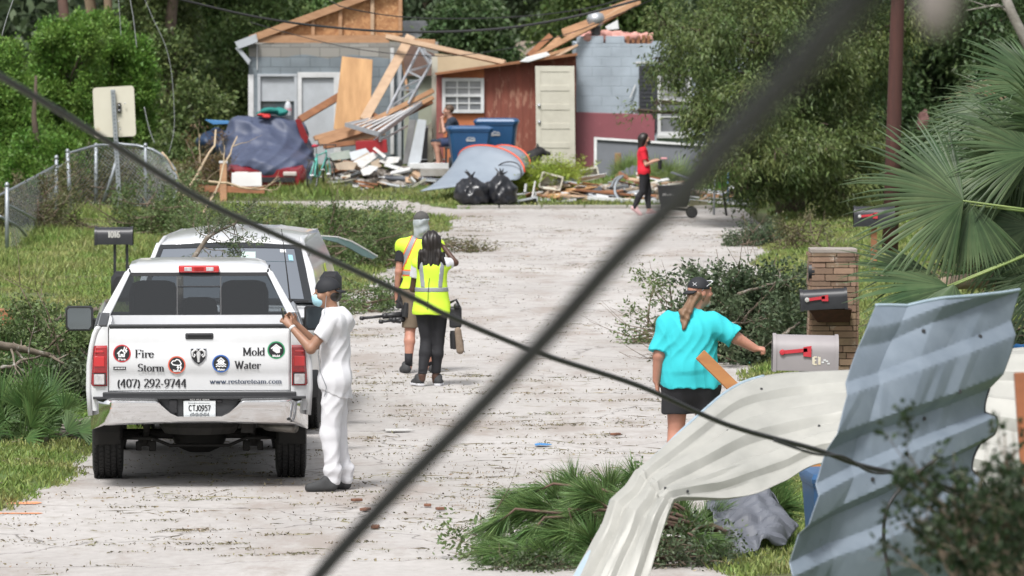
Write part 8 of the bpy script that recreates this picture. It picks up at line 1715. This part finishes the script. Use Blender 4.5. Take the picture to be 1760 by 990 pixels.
for a,b,c_ in (('hl','kl','al'),('hr','kr','ar')): limb(v,[J[a],J[b]],[.098,.066],.04); limb(v,[J[b],J[b].lerp(J[c_],.35)-Vector((.015,0,0)),J[c_]],[.066,.060,.045],.02)
cover(p,v,.008); v.half(p.p(0,0,.83),(0,0,1)); v.half(p.p(0,0,.13),(0,0,-1)); v.build('leggings',m_blackc,p.t)
m_pinks=mat('pale_pink_shoe',(0.55,0.36,0.36),rough=.8); shoe(p,(.04,.06,0),(1,0,0),m_pinks,.25,.043,m_wcloth); o=shoe(p,(-.26,-.07,.10),(1,0,0),m_pinks,.25,.043,None,pitch=.42)
c,r_,f_,u_=p.H; v=p.vol(.008,lo=(-.35,-.25,1.0),hi=(.3,.25,1.8)); v.ell(c+u_*.02-f_*.02,(.105,.092,.11),0); v.cone(c-f_*.05,c-f_*.085-u_*.30,.080,.050,.05,(1,1.1,1)); v.half(c+f_*.035-u_*.02,tuple(f_-u_*.35)); v.build('hair',m_hair,p.t)
v=p.vol(.007,lo=(-.3,-.25,1.2),hi=(.3,.25,1.8)); v.ell(c+f_*.055-u_*.048,(.062,.058,.058),0); v.half(c-u_*.005,tuple(u_)); v.half(c+f_*.01,tuple(-f_)); v.build('face_mask',m_capb,p.t)
t=thing('travel_mug','black travel mug with pink lid held by the woman in red','mug',J['wr']); c0=J['wr']+Vector((.07,0,-.05)); mb=MB(); mb.lathe([(.0,-.11),(.035,-.11),(.042,.06),(.0,.06)],c0,'z',14); mb.build('mug_body',m_blackp,t,angle=40)
mb=MB(); mb.box(J['wr']+Vector((.15,.02,.045)),(.12,.05,.035)); mb.build('pink_lid',mat('pink_plastic',(0.75,0.35,0.38),rough=.5),t,bevel=.01)
# --- man sitting on a stool, far
z0=.62; J=dict(head=(.07,0,1.30),neck=(.10,0,1.14),sl=(.14,-.16,1.07),sr=(.14,.16,1.07),chest=(.15,0,1.0),waist=(.20,0,.78),hl=(.20,-.09,.66),hr=(.20,.09,.66),el=(-.02,-.19,.86),wl=(-.06,-.06,1.11),er=(-.10,.12,.86),wr=(-.09,.04,1.08),kl=(-.20,-.11,.63),al=(-.13,-.11,.16),kr=(-.24,.10,.62),ar=(-.06,.10,.24))
p=figure('man in dark blue tee shirt sitting on a stool with hands at his mouth',765,285,120.55,skin('tanned_pink_skin',(0.44,0.235,0.17)),J,.009,(-1,-.08,0),curl=(1.0,1.0),hands=((0,.3,.8),(0,-.3,.8)),hn=((-.8,-.3,.1),(-.8,.3,.1)),z0=z0-.05,torso=(.135,.135,.14)); J=p.J
m_nv=mat('navy_tee',(0.020,0.028,0.045),rough=.9)
v=p.vol(); v.cone(J['sl'],J['sr'],.078,.078,.05); v.cone(J['chest'],J['waist'],.155,.155,.06,(.9,1.08,1))
for a,b in (('sl','el'),('sr','er')): s_=p.vol(); d=J[b]-J[a]; s_.cone(J[a],J[a]+d*.9,.072,.07,.03); s_.half(J[a]+d*.66,tuple(d)); merge(v,s_)
cover(p,v,.02); v.half(p.p(0,0,.66),(0,0,-1)); coat(p,v,'tee_shirt',m_nv)
v=p.vol(); v.cone(J['hl'],J['hr'],.13,.13,.05); 
for a,b in (('hl','kl'),('hr','kr')): s_=p.vol(); d=J[b]-J[a]; s_.cone(J[a],J[b],.105,.085,.03); s_.half(J[a]+d*.72,tuple(d)); merge(v,s_)
v.half(p.p(0,0,.72),(0,0,1)) if False else None; coat(p,v,'shorts',mat('navy_shorts',(0.03,0.045,0.10),rough=.9),.004)
m_rs=mat('red_sports_shoe',(0.40,0.03,0.05),(0.10,0.10,0.09),scale=12,rough=.6); shoe(p,(-.07,-.11,.07),(-1,-.1,0),m_rs,.27,.047,mat('green_sole',(0.10,0.45,0.12),rough=.6)); shoe(p,(.02,.10,.16),(-1,.1,0),m_rs,.27,.047,mat('green_sole',(0.10,0.45,0.12),rough=.6))
c,r_,f_,u_=p.H; v=p.vol(.008,lo=(-.3,-.25,1.1),hi=(.4,.25,1.6)); v.ell(c+u_*.03-f_*.02,(.103,.086,.092),0); v.half(c+f_*.045+u_*.015,tuple(f_-u_*.8)); v.build('hair',mat('brown_hair',(0.05,0.028,0.018),(0.10,0.06,0.035),scale=20,rough=.6),p.t)
t=thing('stool','tall black metal stool under the seated man','stool',p.p(.2,0,0)); 
mb=MB(); mb.box(p.p(.20,0,.53),(.42,.38,.05)); mb.build('seat',m_blackp,t,bevel=.015)
for sx in (.02,.38):
    for sy in (-.16,.16):
        mb=MB(); mb.beam(p.p(sx,sy,.51),p.p(sx,sy,-.12),.04,.04); mb.build('leg',m_blackp,t)
for sy in (-.16,.16): mb=MB(); mb.beam(p.p(.02,sy,.13),p.p(.38,sy,.13),.035,.035); mb.build('crossbar',m_blackp,t)
mb=MB(); mb.beam(p.p(-.12,-.11,.035),p.p(-.12,.12,.035),.30,.03,up=(0,0,1)) if False else mb.box(p.p(-.16,0,.045),(.34,.36,.04)); mb.build('footrest',m_blackp,t)
# ------------------------------------------------------------------ palm at the right
m_fro=leafmat('palm_frond',(0.032,0.066,0.026),(0.085,0.122,0.056),island=.4,scale=1.5,rough=.42,transl=.15); m_fro.node_tree.nodes['Principled BSDF'].inputs['Specular IOR Level'].default_value=.22; m_fdry=leafmat('dry_palm_frond',(0.20,0.14,0.07),(0.11,0.12,0.06),island=.4,scale=2)
YPm=60.0; cp=P(1905,420,YPm); t=thing('cabbage_palm','cabbage palm with broad fan fronds reaching in from the right edge','palm',(cp.x,YPm,0)); rr=random.Random(77)
mb=MB(); mb.tube([(cp.x,YPm,-.1),(cp.x+.05,YPm,1.0),(cp.x,YPm,cp.z-.1)],[.22,.19,.2],14); mb.build('trunk',m_bark,t,smooth=True)
FR=[((1655,345,59.2),(-1,0,.05),(.1,-1,.35),1.32,52,2.9,.5,0),((1668,352,59.4),(.15,0,-1),(0,-1,.1),.92,26,1.5,.3,0),((1775,262,59.6),(-1,0,.22),(.1,-1,.5),1.1,44,2.3,.55,0),((1790,150,60),(-1,0,.25),(0,-1,.6),1.0,40,2.1,.5,0),
((1772,390,60.2),(-1,0,-.35),(.2,-1,.4),1.05,42,2.3,.8,0),((1628,492,59.0),(-1,0,.06),(.1,-.7,.8),1.2,42,1.6,.40,0),((1640,490,58.8),(-.3,-.2,-1),(0,-1,.1),.6,16,1.6,.2,0),((1790,330,60.5),(-.8,.3,-.6),(.1,-1,.3),1.15,30,2.2,.8,0),
((1745,400,61),(-.5,.2,-1),(.1,-1,.2),.85,30,2.4,.9,1),((1700,385,61.3),(-.2,.2,-1),(.1,-1,.2),.55,24,2.4,.8,0),((1800,480,60),(-1,0,-.4),(0,-1,.5),.9,26,2.2,.5,0),((1760,215,61),(-.9,0,.5),(.1,-1,.5),.7,26,2.4,.4,0)]
r9=random.Random(4)
for k in range(15): FR.append(((r9.uniform(1700,1830),r9.uniform(150,470),r9.uniform(60.2,62)),(-1,r9.uniform(-.2,.4),r9.uniform(-.7,.5)),(r9.uniform(-.2,.4),-1,r9.uniform(.1,.8)),r9.uniform(.75,1.1),36,r9.uniform(1.8,2.6),r9.uniform(.5,1.2),1 if k in (3,9) else 0))
for k in range(9): FR.append(((1905+150*math.cos(k*.7-1.3),330-130*math.sin(k*.7-1.3),YPm+.4*math.sin(k*2)),(math.cos(k*.7-1.3),.3*math.sin(k*2),math.sin(k*.7-1.3)),(0,-1,.3),1.0,36,2.3,.6,0))
for c,ax,nr,R,n,sp,dr,dry in FR:
    n=int(n*1.15)
    out=([],[]); C=P(*c); fan(out,C,ax,nr,R,n,sp,dr,.036*rr.uniform(.8,1.15),rr,6)
    fr=put('frond',np_mesh('frond',[tuple(p) for p in out[0]],out[1],True),m_fdry if dry else m_fro,t)
    mb=MB(); mid=C.lerp(cp,.5)+Vector((0,0,.12)); mb.tube([C,mid,cp],[.010,.016,.028],6); mb.build('leaf_stalk',m_palmet,fr,smooth=True)
mb=MB(); mb.tube([P(1590,492,61),P(1640,486,61),P(1700,480,61),P(1770,476,61),P(1850,470,61)],[.06,.075,.085,.09,.09],12); tag(mb.build('log',mat('pale_broken_log',(0.36,0.28,0.20),(0.14,0.11,0.09),scale=6,rough=.95,bump=.02),smooth=True),'pale fallen log lying behind the lowest palm frond','log')
brush('dark dense brush under the palm at the right edge',1640,1800,375,470,80,1.0,7000,L_dark,71,nst=60)
brush('fallen branches on the lawn beyond the blue metal sheet at the right edge',1700,1800,505,590,64,.5,4000,L_br2,72,nst=50,group=GB)
brush('loose branches behind the low palm frond and the pillar',1500,1640,420,445,84,.6,900,L_br2,73,nst=40,group=GB,up=.8)
cloth('insulation_scrap','pink insulation scrap caught in the dark tree beside the pole','scrap',P(1586,205,112),(.10,.08,.24),mat('dusty_pink',(0.30,0.16,0.15),rough=1),4,.03,.02)
cloth('blue_plastic_bag','small bright blue plastic lying on the lawn at the right edge','plastic bag',P(1757,600,62),(.09,.08,.07),mat('bright_blue_plastic',(0.02,0.22,0.62),rough=.4),6,.01,.01)
# ------------------------------------------------------------------ pine bough and tarp in front
t=thing('pine_bough','green long needled pine bough lying at the near right edge of the road','pine bough',G(1020,955)); rr=random.Random(5); mb=MB(); N0=[];D0=[];L0=[]
def tuft(c,d,n=150,L=.29,sp=.75):
    d=Vector(d).normalized()
    for k in range(n):
        f=rr.random(); b=c-d*(.16*f); v=Vector((rr.gauss(0,1),rr.gauss(0,1),rr.gauss(0,1))); v=(v-d*v.dot(d)).normalized(); dd=(d*(1-.25*f)+v*sp*(.3+.9*rr.random())).normalized(); N0.append(b); D0.append(dd+Vector((0,0,-.10))); L0.append(L*rr.uniform(.75,1.1))
root=P(1270,925,42.7)
for (px,py,Yq,tx_,tz) in ((885,862,42.9,-1,.1),(905,925,42.2,-.8,-.9),(850,905,42.4,-.9,-.75),(955,852,43.3,-.5,.9),(925,870,42.6,-1,.25),(1000,880,42.3,-.6,.5),(990,945,41.9,-.5,-.6),(1015,925,41.8,-.3,.7),(960,920,42.0,-.9,-.1),(1045,835,43.6,-.2,.8),(1060,880,42.4,-.6,.2),(1090,825,43.8,-.5,.5),(1060,940,41.9,.2,.5),(1110,900,42.4,-.3,.5),(1190,905,42.4,.1,.6),(1215,935,42.1,.2,-.1),(1165,880,42.8,-.2,.9),(1225,890,42.9,.3,.5),(862,938,42.3,-1,-.2),(850,952,42.1,-1,.0),(880,950,42.0,-.8,-.1),(930,955,41.8,-.3,.1),(1030,970,41.6,-.5,.1),(1130,850,43.2,-.5,.4),(1330,840,43.4,.3,.9),(1345,870,43.3,.5,.4),(985,832,43.9,-.4,1.0))+tuple((rr.uniform(880,1110),rr.uniform(850,950),rr.uniform(41.9,43),rr.uniform(-1,.2),rr.uniform(-.6,.6)) for _ in range(16)):
    c=P(px,py,Yq); c.z=max(c.z,.04); d=Vector((tx_,rr.uniform(-.3,.1),tz)); tuft(c,d,330)
    bk=c-d.normalized()*.2; mdl=bk.lerp(root,.5)+Vector((0,0,rr.uniform(-.05,.08))); bk.z=max(bk.z,.03); mdl.z=max(mdl.z,.04); mb.tube([c,bk,bk.lerp(mdl,.5)+Vector((0,0,.03)),mdl,root],[.007,.011,.013,.016,.03],6)
mb.build('bough_wood',mat('reddish_bark',(0.15,0.09,0.065),(0.08,0.055,0.045),scale=14,rough=.95,bump=.006),t,smooth=True)
V,F=blades(np.array(N0),np.array(D0),np.array(L0),.0062,.12,3); put('needles',np_mesh('needles',V,F),leafmat('pine_needles',(0.07,0.15,0.042),(0.15,0.235,0.08),island=.45,scale=6,transl=.25),t)
brush('low mat of leafy twigs under the pine bough beside the grey cloth',1040,1260,915,985,42.0,.25,2600,L_br2,81,leaf=(.05,.02),nst=60,group=GB,up=.2,r=.004)
brush('leafy oak sprigs on the road at the left tip of the pine bough',790,880,860,945,42.6,.2,420,L_br,82,leaf=(.055,.022),nst=14,group=GB,up=.9,r=.004)
brush('thin flat twigs with grey leaves along the foot of the pine bough',840,1000,945,975,41.7,.12,900,L_grey,83,leaf=(.04,.018),nst=30,group=GB,up=.1,r=.003)
bin_('blue wheeled bin almost hidden behind the lower edge of the blue metal sheet',1384,1480,806,985,41.0,.1)
plank('plank','short brown wooden board tilted up in front of the man in turquoise','board',(1203,609,46.2),(1485,887,46.1),.095,.045,mat('honey_wood',(0.42,0.19,0.06),(0.30,0.12,0.04),scale=5,rough=.6,stretch=(1,1,3)),None)
for lab,px,py,dx,dy,m,nm in (('flat blue plastic scrap on the road in the middle',931,766,.09,.10,mat('blue_scrap',(0.05,0.22,0.50),rough=.5),'plastic_scrap'),('crumpled white paper strip on the road right of the man in white',683,741,.16,.12,m_chunk,'paper_scrap'),('teal plastic scrap on the grass left of the beige mailbox',1284,625,.05,.08,mat('teal_scrap',(0.10,0.55,0.42),rough=.5),'plastic_scrap'),('white scrap on the grass below the teal scrap',1274,652,.06,.08,m_chunk,'paper_scrap')):
    c=G(px,py,.01); mb=MB(); n=7; ring=[c+Vector((math.cos(6.283*k/n)*dx*rnd.uniform(.7,1.1),math.sin(6.283*k/n)*dy*rnd.uniform(.7,1.1),rnd.uniform(.0,.015))) for k in range(n)]; mb.prism(ring,(0,0,.006)); tag(mb.build(nm,m),lab,'scrap')
for k,(px,py,lab) in enumerate(((735,868,'chip of reddish bark on the road, left one of a near pair'),(757,874,'chip of reddish bark on the road, right one of a near pair'),(613,859,'small brown wood chip near the shoes of the man in white'),(1058,746,'thin brown bark chip on the road left of the man in turquoise'),(628,875,'long thin bark scrap on the road in front of the man in white'),(645,905,'bark scrap on the road near the bottom, under the blurred cable'))):
    c=G(px,py,.02); mb=MB(); mb.box(c,(.06+.012*k,.06,.022),.3*k); tag(mb.build('bark_chip',mat('red_bark_chip',(0.22,0.10,0.06),(0.12,0.06,0.04),scale=20,rough=.9),bevel=.006),lab,'bark chip',None)
# ------------------------------------------------------------------ torn metal sheets
m_crm=mat('cream_sheet_metal',(0.38,0.375,0.345),(0.28,0.28,0.258),scale=2.6,rough=.5,metal=.05,c3=(0.20,0.185,0.15),c3scale=4,thr=.70,bump=.004,bscale=5)
m_blm=mat('blue_grey_sheet_metal',(0.21,0.25,0.295),(0.14,0.175,0.215),scale=3.5,rough=.5,metal=.15,c3=(0.09,0.10,0.11),c3scale=4,thr=.67,bump=.004,bscale=7)
m_rim=mat('pale_blue_edge',(0.36,0.44,0.50),(0.24,0.32,0.38),scale=5,rough=.35)
def cat(ps,f):
    f=f*(len(ps)-1); i=min(int(f),len(ps)-2); u=f-i; p0=Vector(ps[max(i-1,0)]);p1=Vector(ps[i]);p2=Vector(ps[i+1]);p3=Vector(ps[min(i+2,len(ps)-1)])
    return .5*((2*p1)+(p2-p0)*u+(2*p0-5*p1+4*p2-p3)*u*u+(3*p1-p0-3*p2+p3)*u**3)
def msheet(name,A,B,disp,nu,nv,m,parent,th=.004,bulge=0,ang=14):
    A=[P(*q) for q in A]; B=[P(*q) for q in B]; G_=[[None]*(nv+1) for _ in range(nu+1)]
    for i in range(nu+1):
        a=cat(A,i/nu); b=cat(B,i/nu)
        for j in range(nv+1):
            G_[i][j]=a.lerp(b,j/nv)+Vector((0,-bulge*math.sin(math.pi*j/nv),0))
    out=[]
    for i in range(nu+1):
        row=[]
        for j in range(nv+1):
            du=G_[min(i+1,nu)][j]-G_[max(i-1,0)][j]; dv=G_[i][min(j+1,nv)]-G_[i][max(j-1,0)]; n=du.cross(dv).normalized(); n=-n if n.y>0 else n
            row.append(G_[i][j]+n*disp(i/nu,j/nv))
        out.append(row)
    mb=MB(); mb.loft(out,closed=False,caps=False); o=mb.build(name,m,parent,angle=ang); s=o.modifiers.new('s','SOLIDIFY'); s.thickness=th; return out,o
def trap(x,h): x=x-math.floor(x); return h*(0 if x<.36 else (x-.36)/.14 if x<.5 else 1 if x<.86 else (1-x)/.14)
def kinks(seed,n,amp):
    r_=random.Random(seed); L=[(math.cos(a),math.sin(a),r_.uniform(-.2,1.1),r_.uniform(.02,.07),r_.choice((-1,1))*amp*r_.uniform(.4,1),r_.random(),r_.uniform(.15,.5)) for a in [r_.uniform(0,3.14) for _ in range(n)]]
    return lambda u,v: sum(s*max(0,1-abs(a*u+b*v-c)/w)*max(0,1-abs((b*u-a*v)-e)/l) for a,b,c,w,s,e,l in L)
ck=kinks(3,22,.016); bk_=kinks(8,20,.012)
def ribf(x,w=.16,h=.022):
    x=x-math.floor(x); d=abs(x-.5); return h if d<w*.5 else (h*(1-(d-w*.5)/(w*.5)) if d<w else 0)
t=thing('grey_cloth','dark grey fabric cover slumped on the grass behind the metal sheets','cloth',P(1285,950,43)); m_sf=mat('slate_fabric',(0.075,0.080,0.095),(0.125,0.135,0.16),scale=4,rough=.6,bump=.006,bscale=26)
tf=lambda u,v:.020*math.sin(13*u+5*v)+.014*math.sin(23*u-15*v)+.010*math.sin(41*v+9*u)+.05*math.sin(math.pi*v)
msheet('fabric_front',[(1212,866,42.9),(1250,852,43.1),(1300,842,43.2),(1330,850,43.2),(1364,906,43.1)],[(1238,954,42.4),(1262,952,42.35),(1295,946,42.3),(1318,930,42.35),(1352,934,42.5)],tf,34,26,m_sf,t,.006)
msheet('fabric_back',[(1212,866,42.92),(1250,852,43.12),(1300,842,43.22),(1330,850,43.22),(1364,906,43.12)],[(1250,925,43.5),(1275,922,43.6),(1300,920,43.7),(1325,920,43.6),(1360,925,43.4)],lambda u,v:-.01*math.sin(20*u),30,12,m_sf,t,.006)
t=thing('cream_metal_sheet','long cream ribbed roofing sheet bent over like an arch at the lower right','metal sheet',P(1200,990,37))
A=[(925,1120,36.6),(978,1025,36.6),(1037,915,36.9),(1092,826,37.15),(1104,808,37.25),(1178,738,37.6),(1262,668,38.1),(1345,647,38.3),(1480,638,38.3),(1610,618,38.2),(1700,606,38.1),(1830,630,38),(2000,900,38)]
B=[(1060,1130,36.2),(1106,1035,36.3),(1140,935,36.5),(1163,878,36.6),(1172,869,36.62),(1235,868,36.8),(1292,860,37.0),(1345,840,37.2),(1420,806,37.4),(1560,830,37.3),(1690,850,37.2),(1850,930,37.2),(1960,1090,37.0)]
rows,o=msheet('ribbed_sheet',A,B,lambda u,v:ck(u,v)+trap(v*3.2+.30+.4*max(0,.2-u),.045)+.012*abs(math.sin(8*u+3*v))+.008*abs(math.sin(19*u-6*v))+.004*abs(math.sin(41*u+17*v))+(.05*max(0,1-abs(u-.20)/.03)*(1-v)),110,56,m_crm,t,.004,.06)
mb=MB(); mb.tube([r_[0] for r_ in rows[:62]],.012,6); mb.build('folded_edge',m_rim,t,smooth=True)
mb=MB(); mb.add([v_ for i in range(0,44) for v_ in (rows[i][3]+Vector((0,-.006,0)),rows[i][7]+Vector((0,-.006,0)))],[(2*i,2*i+2,2*i+3,2*i+1) for i in range(43)]); mb.build('pale_band',m_rim,t,smooth=True)
for i,j in ((60,8),(52,20),(86,40),(40,46),(70,30),(96,12),(33,40)):
    mb=MB(); mb.lathe([(.0,-.012),(.008,-.012),(.010,0),(.0,.0)],rows[i][j]+Vector((0,-.008,0)),'y',8); mb.build('screw',m_trim,t)
t=thing('blue_metal_sheet','tall blue grey ribbed roofing sheet standing torn at the lower right','metal sheet',P(1500,990,32))
A=[(1500,540,32.6),(1462,625,32.2),(1424,745,31.9),(1392,850,31.7),(1362,935,31.6),(1335,1030,31.6),(1300,1160,31.7),(1270,1290,31.8)]
B=[(1748,500,33.4),(1722,590,33.2),(1689,690,33.0),(1694,735,33.0),(1668,800,32.8),(1690,900,32.8),(1650,1040,32.7),(1670,1150,32.5),(1640,1265,32.4)]
def bd(u,v):
    fold=-.05*max(0,1-abs(v-.22)/.22) if v>0 else 0
    x=u*4.6+v*.50+.50; return bk_(u,v)+trap(x,.058)+ 0+.014*abs(math.sin(3*u+4*v+.4))+.005*abs(math.sin(13*u-7*v))+fold
rows,o=msheet('ribbed_sheet',A,B,bd,230,150,m_blm,t,.004,.10,26)
for ed,nm in ((rows[0],'top_rim'),):
    mb=MB(); mb.tube([p+Vector((0,0,.004)) for p in ed],.011,6); mb.build(nm,m_rim,t,smooth=True)
mb=MB(); mb.tube([r_[-1] for r_ in rows[50:140]],.010,6); mb.build('torn_edge',m_trim,t,smooth=True)
mb=MB(); mb.add([v_ for i in range(121) for k,v_ in enumerate((rows[i][32]+Vector((0,-.004,0)),rows[i][33]+Vector((0,-.004,0))))],[(2*i,2*i+2,2*i+3,2*i+1) for i in range(60)]); mb.build('crease',m_rim,t)
for i,j in ((24,120),(64,90),(18,60),(88,70),(50,110),(100,50)):
    mb=MB(); mb.lathe([(.0,-.014),(.010,-.014),(.013,0),(.0,.0)],rows[i][j]+Vector((0,-.008,0)),'y',8); mb.build('screw',m_trim,t)
# props that hold the sheets up, out of the picture's lower edge
wire('thin black wire curling down in front of the blue metal sheet',[(1612,786,31.4),(1560,828,31.3),(1526,872,31.2),(1519,930,31.2),(1532,1010,31.2)],.010,'loose_wire','wire',sub=8)
# ------------------------------------------------------------------ cables close to the camera
wire('black service cable sagging from the upper left to the lower right, in fair focus',[(-60,100,19),(0,131,19.5),(100,190,20.2),(200,252,21),(350,345,22),(500,415,23),(620,470,24),(720,517,24.6),(780,547,25),(930,608,26),(1100,664,27),(1250,730,28),(1400,772,29),(1480,800,29.5),(1570,820,30),(1640,842,30.5),(1780,880,31)],.0125,'service_cable','cable',sub=10,n=10)
wire('thin cable twisted around the sagging service cable',[(1330,757,28.4),(1400,780,28.8),(1450,785,29.2),(1500,812,29.5),(1570,814,29.9),(1640,848,30.4),(1780,872,31)],.007,'service_cable','cable',sub=10)
wire('strongly blurred dark cable crossing steeply from bottom centre to top right',[(500,1060,12),(560,975,11.6),(680,845,10.8),(800,725,10),(930,590,9),(1060,445,8),(1160,345,7),(1230,265,6),(1340,150,5),(1450,25,4.3),(1500,-40,4)],[.0115]*60+[.0135]*41 if False else .0155,'blurred_cable','cable',mat('near_cable_black',(0.007,0.009,0.011),rough=.8),sub=10,n=12)
t=thing('hanging_insulator','out of focus grey and tan insulator hanging into the top right of the picture','insulator',P(1612,20,5.6)); c=P(1612,52,5.6)
mb=MB(); mb.lathe([(.0,-.006),(.012,-.002),(.020,.014),(.023,.035),(.026,.08),(.026,.30),(.0,.31)],c,'z',20); mb.build('porcelain_body',mat('grey_tan_porcelain',(0.27,0.25,0.24),(0.22,0.18,0.16),scale=14,rough=.5),t,smooth=True)
mb=MB(); mb.tube([c+Vector((0,0,.3)),c+Vector((.02,0,1.2))],.008,8); mb.build('hanger',m_cable,t)
tree_=thing('foreground_sprig','out of focus dark leafy sprig rising at the bottom right corner','sprig',P(1690,1000,24)); rr=random.Random(8); mb=MB(); col=[]
for k in range(70):
    a=P(1590+210*rr.random()**.6,rr.uniform(960,1060),rr.uniform(20,21.5)); wood(mb,a,(rr.gauss(-.15,.5),rr.gauss(0,.3),1),rr.uniform(.12,.34),.005,rr,1,0,3,4,col)
for a,b in (((1700,960),(1585,765)),((1640,900),(1575,790)),((1740,930),(1640,830)),((1760,900),(1735,740)),((1700,1000),(1600,890)),((1780,960),(1700,850)),((1790,900),(1750,800))): wood(mb,P(*a,20.6),P(*b,20.6)-P(*a,20.6),(P(*b,20.6)-P(*a,20.6)).length*1.0,.007,rr,1,0,3,5,col)

for px in (1640,1700,1760): e=P(px,985,20.8); mb.tube([(e.x+.25,20.9,-.05),(e.x+.1,20.9,e.z*.5),e],[.035,.025,.012],8)
mb.build('stems',m_twig,tree_,smooth=True); rn=np.random.default_rng(8); idx=rn.choice(len(col),950); Pc=np.repeat(np.array([col[i][0] for i in idx]),5,0); Pc=Pc+rn.normal(size=Pc.shape)*.016
V,F=blades(Pc,rn.normal(size=Pc.shape)+np.array([0,0,.3]),.036*rn.uniform(.7,1.2,len(Pc)),.020,.05,8); put('leaves',np_mesh('leaves',V,F),leafmat('sprig_leaf',(0.014,0.030,0.012),(0.034,0.058,0.022),island=.4,scale=6),tree_)
mb=MB(); mb.beam(Vector((P(1820,1000,26).x,26,-.1)),P(1752,640,26.2),.05,.05); tag(mb.build('rusty_post',mat('rust_orange',(0.34,0.12,0.05),(0.22,0.08,0.035),scale=6,rough=.8),bevel=.006),'rusty orange post leaning at the right edge behind the sprig','post')
